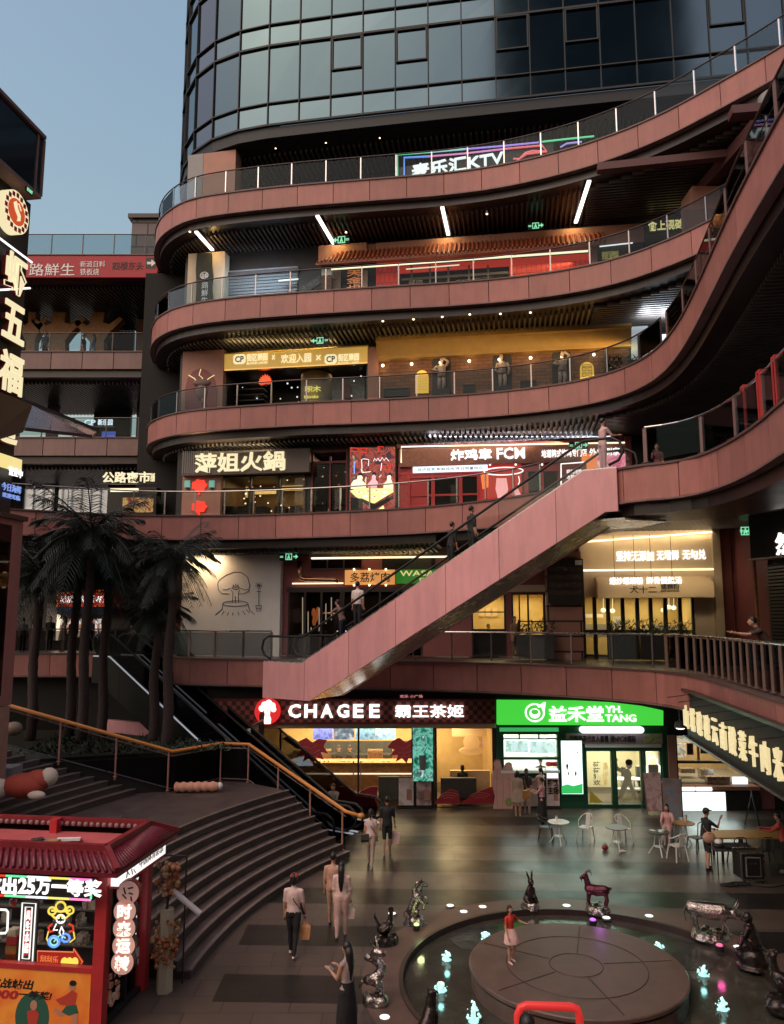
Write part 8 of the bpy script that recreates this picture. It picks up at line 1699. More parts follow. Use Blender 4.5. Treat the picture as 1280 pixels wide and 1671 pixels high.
# red frame near the viewpoint at the bottom edge
rfm = thing('red_arch','glowing red rounded frame standing near the bottom edge of the picture','frame',(2.9,12.0,0)); a = ony(845,1641,11.6); b = ony(946,1652,11.6); mb = MB(); mb.smooth = True
mb.tube([Vector((a.x,11.6,0)),Vector((a.x,11.6,a.z-.12)),Vector((a.x+.04,11.6,a.z-.03)),Vector((a.x+.12,11.6,a.z)),Vector((b.x-.12,11.6,a.z-.02)),Vector((b.x-.03,11.6,a.z-.05)),Vector((b.x,11.6,a.z-.14)),Vector((b.x,11.6,0))],.055,10); mb.build('bent_tube',mat('red_tube_paint',(.62,.03,.03),.4,emit=(1,.05,.04),es=.22),rfm); mb = MB(); mb.box(a.x-.2,b.x+.2,11.35,11.85,0,.05); mb.build('base_plate','red',rfm)
# ================================================================== PEOPLE
def capsule(mb,pts,rs,n=10,flat=None):
    """a limb: a swept tube with rounded ends; flat = (sideways scale) for torsos"""
    pts = [Vector(p) for p in pts]
    mb.tube(pts,rs,n)
    for p,r in ((pts[0],rs[0]),(pts[-1],rs[-1])): mb.ell(p,r*.98,n,6)
def remesh(mb,voxel,name='body',smooth_it=2):
    me = bpy.data.meshes.new(name); me.from_pydata(mb.v,[],mb.f); o = bpy.data.objects.new(name,me); COL.objects.link(o)
    m = o.modifiers.new('r','REMESH'); m.mode = 'VOXEL'; m.voxel_size = voxel; m.use_smooth_shade = True
    if smooth_it: k = o.modifiers.new('s','SMOOTH'); k.iterations = smooth_it; k.factor = .5
    dg = bpy.context.evaluated_depsgraph_get(); dg.update()
    r = bpy.data.meshes.new_from_object(o.evaluated_get(dg)); bpy.data.objects.remove(o); bpy.data.meshes.remove(me); return r
_cm = {}
def cmat(col,rough=.75):
    k = (tuple(col),rough)
    if k not in _cm: _cm[k] = mat('cloth_'+str(len(_cm)) if rough > .6 else 'skin_'+str(len(_cm)),col,rough,var=.16,vscale=10,bump=.55 if rough > .6 else .1,bscale=11)
    return _cm[k]
SKIN = (.46,.24,.165); HAIR = (.012,.009,.009)
def person(lab,loc,face,H=1.68,shirt=(.5,.4,.4),pants=(.03,.03,.035),sleeve=.45,leglen=1.0,shoes=(.25,.22,.2),hair='short',hairc=HAIR,skirt=None,skirtlen=.5,dress=None,
           armL=(0,8,10),armR=(0,8,10),legL=(0,0),legR=(0,0),lean=0,headtilt=0,sit=False,fem=False,skin=SKIN,cap=None,headturn=0,group=None,strap=None,z=None,loose=1.0):
    """face: heading in degrees, 0 = away from the viewpoint, 180 = towards it; arm = (forward, out, elbow bend); leg = (forward, knee bend)"""
    L = Vector(loc); t = thing('person',lab,'person',L,-math.radians(face),group)
    k = H/1.70; D = math.radians; wS = (.150 if fem else .172)*k; wH = .085*k
    hipz = .90*k
    def legpts(side,leg):
        a,kb = D(leg[0]),D(leg[1]); hip = Vector((side*wH,0,hipz)); kn = hip+Vector((0,math.sin(a),-math.cos(a)))*.43*k; b = a-kb; an = kn+Vector((0,math.sin(b),-math.cos(b)))*.42*k
        return hip,kn,an
    legs = {1:legpts(1,legR),-1:legpts(-1,legL)}
    low = min(l[2].z for l in legs.values())-.06*k; dz = -low if not sit else 0
    if sit: dz = .47-hipz+.09*k
    up = Vector((0,math.sin(D(lean)),math.cos(D(lean)))); fw = Vector((0,math.cos(D(lean)),-math.sin(D(lean))))
    pel = Vector((0,0,hipz+.06*k)); chest = pel+up*.34*k; neck = chest+up*.16*k; hb = neck+up*.06*k
    hdir = Vector((0,math.sin(D(lean*.4+headtilt)),math.cos(D(lean*.4+headtilt)))); head = hb+hdir*.115*k
    def armpts(side,arm):
        f,o,e = (D(x) for x in arm); sh = chest+up*.085*k+Vector((side*wS,0,0)); d = Vector((side*math.sin(o),math.sin(f+D(lean)*.3)*math.cos(o),-math.cos(f+D(lean)*.3)*math.cos(o))); el = sh+d*.29*k
        d2 = Vector((side*math.sin(o)*.5-side*.25*math.sin(e),math.sin(f+e)*math.cos(o*.5),-math.cos(f+e))); d2.normalize(); wr = el+d2*.25*k; return sh,el,wr,d2
    arms = {1:armpts(1,armR),-1:armpts(-1,armL)}
    mb = MB(); seg = []   # seg: (a,b,material)
    lf = loose
    for s_,(hip,kn,an) in legs.items():
        pr = 1.12*lf if leglen > .6 else 1.0
        capsule(mb,[hip,hip.lerp(kn,.5),kn],[.088*k*pr,.078*k*pr,.055*k*pr]); capsule(mb,[kn,kn.lerp(an,.35),an],[.055*k*pr,.054*k*pr,.036*k*(pr if leglen > .9 else 1)])
        bdir = Vector((0,1,0)) if not False else None
        capsule(mb,[an+Vector((0,-.04*k,-.025*k)),an+Vector((0,.07*k,-.035*k)),an+Vector((0,.15*k,-.042*k))],[.038*k,.036*k,.028*k],8)
        seg += [(hip,kn,'pants' if leglen > .1 else 'skin',min(1,leglen*2)),(kn,an,'pants' if leglen > .55 else 'skin',min(1,max(0,(leglen-.5)*2))),(an+Vector((0,-.03,-.03*k)),an+Vector((0,.15*k,-.04*k)),'shoes',1)]
    # torso from elliptical sections
    vs=[];fs=[];n=14
    tors = [(pel-up*.10*k,.145,.115),(pel,.158,.12),(pel+up*.14*k,.13 if fem else .145,.10),(chest-up*.03*k,.145 if fem else .16,.118),(chest+up*.05*k,.145 if fem else .162,.11),(chest+up*.11*k,.105,.085),(chest+up*.145*k,.07,.065),(neck,.055,.055)]
    for c,rx,ry in tors:
        for q in range(n): a = 2*PI*q/n; vs.append(c+Vector((rx*k*math.cos(a),0,0))+fw*ry*k*math.sin(a))
    for i in range(len(tors)-1):
        for q in range(n): fs.append((i*n+q,i*n+(q+1)%n,(i+1)*n+(q+1)%n,(i+1)*n+q))
    fs += [tuple(range(n))[::-1],tuple((len(tors)-1)*n+q for q in range(n))]; mb.add(vs,fs)
    capsule(mb,[neck-up*.05*k,hb+hdir*.05*k],[.055*k,.05*k])
    mb.ell(head,(.073*k,.092*k,.11*k),14,10); mb.ell(head+Vector((0,.035*k,-.06*k)),(.05*k,.052*k,.055*k),10,8)
    mb.ell(head+Vector((0,.094*k,-.018*k)),(.014*k,.02*k,.024*k),8,6)
    for s_ in (-1,1): mb.ell(head+Vector((s_*.074*k,0,-.012*k)),(.014*k,.022*k,.032*k),6,6)
    seg += [(pel-up*.08*k,pel+up*.02*k,'pants',1),(pel+up*.06*k,chest+up*.13*k,'shirt',1),(neck+up*.02*k,head+hdir*.1*k,'skin',1)]
    for s_,(sh,el,wr,d2) in arms.items():
        sl = 1.15*lf if sleeve > .3 else 1
        capsule(mb,[chest+up*.09*k+Vector((s_*.1*k,0,0)),sh,sh.lerp(el,.5),el],[.06*k,.056*k*sl,.047*k*sl,.038*k],8); capsule(mb,[el,el.lerp(wr,.3),wr],[.04*k*(sl if sleeve > .9 else 1),.038*k,.026*k],8)
        mb.ell(wr+d2*.055*k,(.022*k,.036*k,.05*k) ,8,6)
        seg += [(sh,el,'shirt',min(1,sleeve*2) if sleeve > .05 else 0),(el,wr+d2*.12*k,'shirt',max(0,(sleeve-.5)*2.2) if sleeve > .55 else 0)]
    if dz: mb.v = [(v[0],v[1],v[2]+dz) for v in mb.v]
    me = remesh(mb,.021*k,'body',2)
    sh_ = Vector((0,0,dz)); names = ['skin','shirt','pants','shoes']; cols = {'skin':skin,'shirt':shirt,'pants':pants,'shoes':shoes}
    for nm in names: me.materials.append(cmat(cols[nm],.5 if nm == 'skin' else .8))
    idx = []
    for p in me.polygons:
        c = Vector(p.center)-sh_; best = None
        for a,b,mt,lim in seg:
            d = b-a; u = max(0,min(1,(c-a).dot(d)/d.length_squared)); q = (c-(a+d*u)).length
            if mt == 'shirt' and a.z > 0 and lim == 1 and abs((a-pel).x) < .01: q *= .62
            if best is None or q < best[0]: best = (q,mt if u <= lim else 'skin')
        mt = best[1]; hz = (c-pel).dot(up)
        if mt in ('shirt','pants') and abs(c.x) < .185*k and (c-pel-up*hz).length < .2*k and hz < .2*k: mt = 'shirt' if hz > -.015*k else 'pants'
        idx.append(names.index(mt))
    me.polygons.foreach_set('material_index',idx)
    body = link('body',me,t); bm = body
    # hands with fingers and face details share the person as parts
    rot = WM[t]
    hd = MB(); hd.smooth = True
    for s_,(sh,el,wr,d2) in arms.items():
        pc = wr+d2*.085*k+sh_; side = d2.cross(Vector((0,1,0))).normalized() if abs(d2.y) < .9 else Vector((1,0,0))
        for f in range(4):
            o = side*(f-1.5)*.019*k; ln = (.062,.072,.068,.052)[f]*k; b_ = pc+o; m_ = b_+d2*ln*.55+Vector((0,.012*k,0)); hd.tube([b_-d2*.02*k,m_,m_+d2*ln*.35+Vector((0,.02*k,-.004))],[.010*k,.009*k,.007*k],6)
        tb = wr+d2*.04*k+sh_+Vector((0,.025*k,0)); hd.tube([tb,tb+d2*.03*k+Vector((-s_*.01*k,.03*k,0)),tb+d2*.06*k+Vector((-s_*.012*k,.036*k,0))],[.012*k,.011*k,.008*k],6)
    hd.build('fingers',cmat(skin,.5),body,local=True)
    fc = MB(); H0 = head+sh_
    for s_ in (-1,1): fc.ell(H0+Vector((s_*.028*k,.083*k,.012*k)),(.012*k,.008*k,.007*k),8,6); fc.box(H0.x+s_*.028*k-.016*k,H0.x+s_*.028*k+.016*k,H0.y+.08*k,H0.y+.09*k,H0.z+.03*k,H0.z+.036*k)
    fc.build('eyes','ink',body,local=True); fc = MB(); fc.ell(H0+Vector((0,.083*k,-.055*k)),(.022*k,.008*k,.007*k),8,6); fc.build('mouth',cmat((.35,.10,.09),.5),body,local=True)
    # hair
    hm = MB(); hm.smooth = True; R_ = None
    hm.ell(H0+Vector((0,-.018*k,.028*k)),(.084*k,.098*k,.104*k),14,10)
    if hair in ('long','verylong'):
        ln = .30*k if hair == 'long' else .46*k; hm.tube([H0+Vector((0,-.05*k,.03*k)),H0+Vector((0,-.085*k,-.1*k)),H0+Vector((0,-.105*k,-.1*k-ln*.5)),H0+Vector((0,-.10*k,-.1*k-ln))],[.075*k,.078*k,.072*k,.03*k],10)
    elif hair == 'bob': hm.ell(H0+Vector((0,-.03*k,-.03*k)),(.092*k,.085*k,.105*k),14,10)
    elif hair == 'bun': hm.ell(H0+Vector((0,-.10*k,.07*k)),.045*k,10,8)
    elif hair == 'pony': hm.tube([H0+Vector((0,-.09*k,.05*k)),H0+Vector((0,-.15*k,-.02*k)),H0+Vector((0,-.13*k,-.2*k))],[.03*k,.035*k,.012*k],8)
    hm.v = [v for v in hm.v]
    # keep the face clear: pull hair in front of the brow back
    hm.v = [(v[0],min(v[1],H0.y+.045*k) if v[2] < H0.z+.06*k else v[1],v[2]) for v in hm.v]
    hm.build('hair',cmat(hairc,.45),t,local=True)
    if cap: cm_ = MB(); cm_.smooth = True; cm_.ell(H0+Vector((0,0,.055*k)),(.092*k,.105*k,.075*k),14,8); cm_.hexa([H0+Vector((-.07*k,.07*k,.045*k)),H0+Vector((.07*k,.07*k,.045*k)),H0+Vector((.05*k,.18*k,.035*k)),H0+Vector((-.05*k,.18*k,.035*k))],[H0+Vector((-.07*k,.07*k,.058*k)),H0+Vector((.07*k,.07*k,.058*k)),H0+Vector((.05*k,.18*k,.045*k)),H0+Vector((-.05*k,.18*k,.045*k))]); cm_.build('cap',cmat(cap,.8),t,local=True)
    if skirt or dress:
        sm_ = MB(); sm_.smooth = True; n = 28; rows = 7; vs=[];fs=[]
        top = pel+up*.10*k+sh_; ln = skirtlen*k*1.0
        for i in range(rows):
            f = i/(rows-1); z_ = top.z-ln*f; sp = (.135+.05*min(1,f*2)+.07*f*(1 if ln < .7*k else .45))*k
            yo = (legs[1][1].y+legs[-1][1].y)/2*min(1,f*1.2)*.8
            for q in range(n): a = 2*PI*q/n; pl_ = 1+.045*math.sin(a*9+i)*f; vs.append(Vector((top.x+sp*1.02*math.cos(a)*pl_,top.y+yo+sp*.88*math.sin(a)*pl_,z_)))
        for i in range(rows-1):
            for q in range(n): fs.append((i*n+q,(i+1)*n+q,(i+1)*n+(q+1)%n,i*n+(q+1)%n))
        sm_.add(vs,fs); sm_.build('skirt',cmat(skirt or dress,.8),t,local=True)
    if strap:
        st_ = MB(); a = chest+up*.14*k+Vector((-.09*k,0,0))+sh_; b = pel+Vector((.17*k,0,.02))+sh_
        for s_ in (-1,1): st_.tube([a,a.lerp(b,.5)+fw*s_*.135*k,b],.011,5)
        st_.build('bag_strap',cmat(strap,.6),t,local=True)
    P = lambda v: WM[t] @ (Vector(v)+sh_)
    return {'t':t,'handR':P(arms[1][2]+arms[1][3]*.1*k),'handL':P(arms[-1][2]+arms[-1][3]*.1*k),'hip':P(pel)}
def bag(lab,p,m,w_=.26,h=.30,cat='bag',name='carrier_bag'):
    t = thing(name,lab,cat,p); mb = MB(); mb.smooth = False; z1 = p.z-.12; z0 = z1-h
    mb.hexa([(p.x-w_*.42,p.y-.07,z0),(p.x+w_*.42,p.y-.07,z0),(p.x+w_*.42,p.y+.07,z0),(p.x-w_*.42,p.y+.07,z0)],[(p.x-w_*.5,p.y-.05,z1-.08),(p.x+w_*.5,p.y-.05,z1-.08),(p.x+w_*.5,p.y+.05,z1-.08),(p.x-w_*.5,p.y+.05,z1-.08)])
    mb.hexa([(p.x-w_*.5,p.y-.05,z1-.08),(p.x+w_*.5,p.y-.05,z1-.08),(p.x+w_*.5,p.y+.05,z1-.08),(p.x-w_*.5,p.y+.05,z1-.08)],[(p.x-w_*.15,p.y-.015,z1),(p.x+w_*.15,p.y-.015,z1),(p.x+w_*.15,p.y+.015,z1),(p.x-w_*.15,p.y+.015,z1)])
    o = mb.build('sack',m,t); mb = MB(); mb.tube([(p.x-.06,p.y,z1-.01),(p.x-.02,p.y,p.z+.01),(p.x+.02,p.y,p.z+.01),(p.x+.06,p.y,z1-.01)],.008,5); mb.build('handles',m,t); return t
G = floor_at
M['bagw'] = mat('pale_bag',(.60,.42,.38),.5,var=.15,vscale=8,bump=.5,bscale=12); M['bago'] = mat('orange_bag',(.62,.28,.12),.5,var=.25,vscale=8,bump=.5,bscale=12)
walk = dict(legL=(16,4),legR=(-12,14))
# walkers on the plaza
person('woman in a short pale top and tan trousers walking away with a black shoulder bag',G(605,1412),6,1.62,(.66,.50,.47),(.36,.25,.20),.25,1.0,hair='pony',fem=True,strap=(.02,.02,.02),legL=(10,2),legR=(-12,16))
q_ = person('man in black T-shirt and black shorts walking away with a pale bag',G(632,1396),2,1.78,(.012,.012,.013),(.014,.014,.015),.5,.5,hair='short',legL=(-8,10),legR=(9,2),armR=(12,10,10),loose=1.1); bag('crumpled pale plastic bag hanging from the hand of the man in black',q_['handR'],'bagw',.32,.38)
h_ = bpy.data.objects
bb = thing('shoulder_bag','small black bag at the hip of the woman in tan trousers','bag',at(597,1370,.95)); p = Vector(bb.location)+Vector((-.02,-.05,.05)); mb = MB(); mb.obox(p,(.12,.05,.11),.1); mb.build('pouch','ink',bb); mb = MB(); mb.obox(p+Vector((0,-.055,.03)),(.115,.006,.07),.1); mb.build('flap','dgrey',bb)
q_ = person('man in a red cap, pale tee and black trousers walking away',G(478,1560),8,1.72,(.68,.47,.44),(.014,.013,.014),.42,1.0,(.55,.42,.35),cap=(.48,.06,.04),legL=(10,3),legR=(-10,14),armR=(6,10,14),strap=(.02,.02,.02),hair='bob'); bag('orange and white carrier bag held by the man in the red cap',q_['handR'],'bago',.26,.34)
sl_ = thing('arm_sleeve','black sun sleeve on the right forearm of the man in the red cap','sleeve',q_['handR']); mb = MB(); hp_ = q_['handR']; mb.tube([hp_+Vector((-.02,-.03,.08)),hp_+Vector((-.05,-.07,.28))],[.036,.05],10); mb.build('tube',cmat((.012,.012,.012)),sl_); mb = MB(); mb.tube([hp_+Vector((-.05,-.07,.275)),hp_+Vector((-.052,-.073,.30))],[.053,.053],10); mb.build('cuff',cmat((.02,.02,.02)),sl_)
person('man in a tan shirt and tan shorts walking beside the woman in the pale blouse',G(543,1512),4,1.70,(.52,.29,.21),(.42,.27,.18),.45,.5,(.02,.02,.02),legL=(8,2),legR=(-8,10))
q_ = person('woman with very long black hair in a pale blouse and wide pink trousers walking away',G(557,1528),4,1.66,(.70,.47,.42),(.58,.36,.32),1.0,1.0,(.5,.35,.3),hair='verylong',fem=True,legL=(-8,10),legR=(8,2),armR=(8,10,8),loose=1.2); bag('clear pinkish bag in the hand of the woman with very long hair',q_['handR'],'bagw',.2,.26)
person('woman in a grey sleeveless top and long black skirt looking at her phone',(at(566,1700,0).x,at(566,1700,0).y,0),-50,1.64,(.34,.26,.24),(.012,.012,.012),.0,1.0,hair='verylong',fem=True,skirt=(.010,.009,.010),skirtlen=.95,armL=(18,4,88),armR=(16,4,92),headtilt=14)
ph = thing('phone','dark phone held by the woman in the long black skirt','phone',at(541,1580,1.12)); p = Vector(ph.location); mb = MB(); mb.obox(p,(.035,.075,.005),.9,.5); mb.build('body','ink',ph); mb = MB(); mb.obox(p+Vector((0,0,.0065)),(.031,.068,.001),.9,.5); mb.build('screen','grey',ph)
pg_ = at(834,1571,.36)
person('little girl in a red top and pale pink skirt stepping on the fountain stage',(pg_.x,pg_.y,.362),150,1.10,(.50,.035,.02),(.6,.35,.32),.35,.2,(.70,.48,.44),hair='bob',fem=True,skirt=(.74,.46,.42),skirtlen=.44,armR=(10,15,20),armL=(-12,48,105),legR=(4,2),legL=(14,32))
# drink shop customers
person('woman in a beige dress with a tan bag waiting at the serving window',G(846,1332),8,1.63,(.36,.27,.22),(.36,.27,.22),.4,.0,(.5,.4,.35),hair='bob',fem=True,dress=(.37,.28,.23),skirtlen=.5)
tb_ = thing('shoulder_bag','tan shoulder bag of the woman in the beige dress','bag',at(856,1300,.85)); p = Vector(tb_.location)+Vector((.03,-.1,.1)); mb = MB(); mb.obox(p,(.12,.06,.15),.2); mb.build('pouch','wood',tb_); mb = MB(); mb.tube([p+Vector((-.08,0,.15)),p+Vector((-.02,.05,.5)),p+Vector((.08,0,.15))],.012,5); mb.build('strap','wood',tb_)
person('woman in dark top with black hair close beside the beige dress',G(861,1329),10,1.66,(.05,.035,.035),(.45,.30,.25),.45,1.0,hair='long',fem=True)
person('woman with a ponytail in a pale tee at the serving window',G(884,1325),-25,1.64,(.60,.44,.40),(.03,.03,.035),.4,1.0,hair='pony',fem=True,armL=(40,5,50),armR=(50,5,40))
person('woman in pink top and long black skirt with a phone by the small table',G(886,1348),-70,1.66,(.56,.27,.29),(.015,.014,.015),.55,1.0,hair='pony',fem=True,skirt=(.013,.012,.013),skirtlen=.9,armL=(40,4,70),armR=(38,6,72),headtilt=10)
person('staff member in black behind the serving window',(at(869,1290,0).x,33.3,0),180,1.68,(.02,.02,.02),(.02,.02,.02),.5,1.0,hair='short',cap=(.02,.02,.02),armL=(45,5,30),armR=(40,5,35))
# cafe terrace
person('seated woman in a pink top and pale skirt looking down at the table',G(1092,1378),205,1.64,(.62,.33,.33),(.45,.30,.28),.5,1.0,(.5,.4,.38),hair='long',fem=True,sit=True,legL=(85,85),legR=(88,92),armL=(35,8,50),armR=(32,8,55),lean=14,headtilt=26)
q_ = person('man in a dark cap, black tee and shorts standing with food in his hand',G(1157,1418),75,1.72,(.016,.016,.02),(.016,.016,.018),.45,.48,(.02,.02,.02),cap=(.05,.05,.055),armR=(55,8,95),armL=(20,8,60),legL=(3,2),legR=(-4,4),headtilt=8,strap=(.3,.18,.13))
hb_ = thing('shoulder_bag','peach shoulder bag on the man in the dark cap','bag',q_['hip']); p = q_['hip']+Vector((-.02,-.2,-.02)); mb = MB(); mb.smooth = True; mb.ell(p,(.2,.09,.17),12,8); mb.build('pouch',mat('peach_bag',(.50,.28,.20),.6),hb_); mb = MB(); mb.tube([p+Vector((-.15,-.02,.1)),p+Vector((0,-.06,.13)),p+Vector((.15,-.02,.1))],.012,5); mb.build('zip','dgrey',hb_)
person('person in a red padded top and black trousers by the long table',G(1283,1425),-60,1.68,(.55,.09,.06),(.02,.02,.02),1.0,1.0,armL=(50,5,40),armR=(50,5,40),lean=12)
# tea shop: staff and guests
for x,d_,lab,c_ in ((553,3.25,'left one of the two black-clad staff behind the tea counter',(.015,.014,.014)),(571,3.25,'right one of the two black-clad staff behind the tea counter',(.02,.018,.018))): 
    a = ony(x,1235,32.35+d_); person(lab,(a.x,a.y,.05),172 if x < 560 else 190,1.80,c_,(.02,.02,.02),.6,1.0,armL=(30,6,50),armR=(30,6,50),cap=(.02,.02,.02))
a = ony(755,1255,33.6); person('guest with black hair seated behind the low panel in the tea shop',(a.x,a.y,.05),0,1.66,(.015,.015,.016),(.02,.02,.02),.6,1.0,hair='bob',sit=True,legL=(85,85),legR=(85,85)); sx_ = thing('low_seat','low dark seat block under the guest in the tea shop','seat',(a.x,a.y-.02,.05)); mb = MB(); mb.box(a.x-.25,a.x+.25,a.y-.25,a.y+.2,.06,.44); mb.build('block','dgrey',sx_); mb = MB(); mb.box(a.x-.26,a.x+.26,a.y-.26,a.y+.21,.44,.47); mb.build('pad','dark',sx_)
person('woman in black resting her chin on her hand before the tea shop',G(436,1296),170,1.66,(.02,.018,.018),(.02,.02,.02),.2,1.0,hair='long',fem=True,armR=(30,6,130),armL=(20,6,80))
person('person with dark hair beside the woman resting her chin',G(416,1296),150,1.62,(.03,.025,.025),(.02,.02,.02),.5,1.0,hair='long',fem=True)
person('woman in a pale loose shirt with dark hair behind the orange handrail',G(471,1303),10,1.62,(.62,.48,.42),(.03,.03,.03),.6,1.0,hair='bob',fem=True,loose=1.15)
person('dark figure close beside the pale loose shirt behind the orange handrail',G(487,1303),10,1.66,(.015,.014,.014),(.02,.02,.02),.6,1.0,hair='bob')
a = G(547,1338); person('seated guest in grey bent over a phone outside the tea shop',a,200,1.66,(.22,.18,.16),(.10,.08,.07),.7,1.0,hair='short',sit=True,legL=(80,80),legR=(84,84),armL=(40,8,60),armR=(38,8,60),lean=18,headtilt=20); sx_ = thing('low_seat','low dark seat block under the grey-clad guest outside the tea shop','seat',a); mb = MB(); mb.box(a[0]-.25,a[0]+.25,a[1]-.1,a[1]+.35,.0,.44); mb.build('block','dgrey',sx_); mb = MB(); mb.box(a[0]-.26,a[0]+.26,a[1]-.11,a[1]+.36,.44,.47); mb.build('pad','dark',sx_)
a = ony(1040,1300,35.2); person('guest in white seated in the drink shop sitting room',(a.x+.25,a.y,.05),200,1.6,(.6,.58,.5),(.05,.05,.05),.5,1.0,sit=True,legL=(85,85),legR=(85,85),armL=(40,5,50)); sx_ = thing('low_seat','white low seat under the guest in the drink shop','seat',(a.x+.25,a.y,.05)); mb = MB(); mb.box(a.x+.02,a.x+.48,a.y-.1,a.y+.3,.06,.44); mb.build('block','white',sx_); mb = MB(); mb.box(a.x+.01,a.x+.49,a.y-.11,a.y+.31,.44,.47); mb.build('pad','grey',sx_)
# on the escalators and balconies
ex0 = Vector((-4.25,30.05,0)); ed_ = (Vector((7.2,23.35,0))-ex0); eL = ed_.length; ed_.normalize()
def on_esc(px):     # place along the pink escalator by sight line
    best = None
    for i in range(200):
        x_ = eL*i/199; p = ex0+ed_*x_; zz_ = Z[1]+.05+(0 if x_ < 1.75 else (Z[2]-Z[1])*min(1,(x_-1.75)/(eL-2.75))); d = Vector((p.x,p.y,zz_+1-CAMZ)); sx = 640+FPX*d.x/(d.y*math.cos(PITCH)+d.z*math.sin(PITCH))
        if best is None or abs(sx-px) < best[0]: best = (abs(sx-px),Vector((p.x,p.y,zz_+.02)))
    return best[1]
person('man in pale pink shirt and trousers standing at the top of the pink escalator',on_esc(984),75,1.76,(.60,.38,.38),(.55,.33,.36),.45,1.0,(.3,.2,.2),armR=(40,5,60),armL=(30,5,60),lean=4)
person('dark figure standing upright on the upper part of the pink escalator',on_esc(771),60,1.70,(.02,.02,.02),(.02,.02,.02),.6,1.0)
person('dark figure lower down on the pink escalator behind the first',on_esc(736),60,1.68,(.025,.02,.02),(.02,.02,.02),.6,1.0,lean=8)
person('man in a white shirt standing on the lowest part of the pink escalator',on_esc(584)+Vector((0,0,.15)),20,1.74,(.70,.58,.55),(.02,.02,.025),.42,1.0)
person('person in brown leaning forward at the foot of the pink escalator',on_esc(560),-60,1.66,(.20,.12,.10),(.02,.02,.05),.4,1.0,lean=22,armL=(50,5,40),armR=(45,5,50))
a = ony(1072,720,26.5); person('person in dark red top behind the railing at the escalator landing',(a.x,a.y,Z[2]+.0),200,1.66,(.16,.05,.05),(.2,.2,.22),.5,1.0,armR=(45,5,80),hair='long',fem=True)
pl_x = at(1236,1046,6.9); person('man in a dark tee leaning on the handrail at the lower right',(9.15,18.9,Z[1]+.02),-80,1.74,(.05,.025,.02),(.03,.03,.035),.42,1.0,lean=32,armL=(62,6,35),armR=(58,6,45),headtilt=18)
a = SW[1].P(SW[1].uv(840,1010,.7)[0],Z[1],.9); person('person in brown standing before the cafe door on the lowest balcony',(a.x,a.y,Z[1]+.02),150,1.66,(.25,.14,.08),(.12,.10,.09),.5,1.0)
a = SW[1].P(SW[1].uv(797,1055,-.4)[0],Z[1],-1.0); person('small figure seated inside the yellow-lit cafe window',(a.x,a.y,Z[1]+.05),180,1.6,(.10,.08,.07),(.05,.05,.05),.5,1.0,sit=True,legL=(85,85),legR=(85,85)); sx_ = thing('low_seat','low seat inside the yellow-lit cafe window','seat',(a.x,a.y,Z[1]+.05)); mb = MB(); mb.box(a.x-.25,a.x+.25,a.y-.1,a.y+.35,Z[1]+.06,Z[1]+.45); mb.build('block','wood',sx_); mb = MB(); mb.box(a.x-.26,a.x+.26,a.y-.11,a.y+.36,Z[1]+.45,Z[1]+.48); mb.build('pad','dark',sx_)
a = Vector((-1.75,27.75))+Vector((-.853,.522))*5.2+Vector((.522,.853))*1.75; person('person in a dark red shirt riding the black escalator',(a.x,a.y,2.35),-120,1.70,(.10,.025,.02),(.03,.02,.02),.42,.5,armL=(20,25,50))
# strollers on the far lower left floor
for i,(x,lab,c1,c2,hr) in enumerate(((36,'stroller in dark clothes nearest the tower column beyond the palms',(.05,.05,.06),(.06,.06,.08),'short'),(54,'stroller in a pale pink dress beyond the leftmost palm',(.55,.38,.36),(.5,.35,.33),'long'),(80,'stroller in black between the leftmost palms',(.02,.02,.02),(.03,.03,.03),'bob'),(102,'stroller in a cream dress before the red lit shop',(.62,.50,.40),(.55,.45,.36),'long'),(117,'stroller in black before the middle of the red lit shop',(.02,.02,.022),(.02,.02,.02),'short'),(147,'tall stroller in dark blue at the right of the red lit shop',(.02,.025,.05),(.02,.02,.03),'short'),(168,'stroller in a brown top behind the palm trunks',(.3,.18,.12),(.05,.05,.05),'long'))):
    Y_ = 37.5+(i*1.37)%3.2; a = ony(x,1060,Y_); person(lab,(a.x,a.y,Z[1]+.01),(i*77)%360,1.6+.04*(i%4),c1,c2,.45,1.0,hair=hr,fem=hr=='long',dress=c1 if hr=='long' and i!=6 else None,skirtlen=.5)
a = ony(214,1050,37.4); person('person in pale clothes sitting by the railing left of the mural board',(a.x,a.y,Z[1]+.01),180,1.62,(.5,.42,.36),(.4,.33,.3),.6,1.0,sit=True,legL=(85,85),legR=(85,85),hair='bob'); sx_ = thing('low_seat','seat under the pale-clad person left of the mural board','seat',(a.x,a.y,Z[1])); mb = MB(); mb.box(a.x-.3,a.x+.3,a.y-.1,a.y+.4,Z[1]+.01,Z[1]+.44); mb.build('block','dgrey',sx_); mb = MB(); mb.box(a.x-.31,a.x+.31,a.y-.11,a.y+.41,Z[1]+.44,Z[1]+.47); mb.build('pad','dark',sx_)
# the dark-haired head inside the red arch
a = ony(858,1664,11.3); person('dark-haired person standing in front of the red arch, only the head in view',(a.x,11.2,0),0,a.z*1.02,(.03,.03,.03),(.03,.03,.03),.5,1.0,hair='bob')
# wing floors
a = ony(74,562,41.5); person('small dark figure leaning on the railing of the upper left wing',(a.x,a.y,Z[4]+.05),180,1.68,(.05,.05,.06),(.03,.03,.03),.5,1.0)
a = ony(137,562,42); person('dark figure with a pale companion on the upper left wing',(a.x,a.y,Z[4]+.05),90,1.7,(.02,.02,.03),(.02,.02,.02),.5,1.0); a = ony(152,562,42); person('figure in pale blue long clothes on the upper left wing',(a.x,a.y,Z[4]+.05),-90,1.7,(.35,.45,.58),(.3,.4,.5),1.0,1.0,dress=(.35,.45,.58),skirtlen=.75,hair='long')
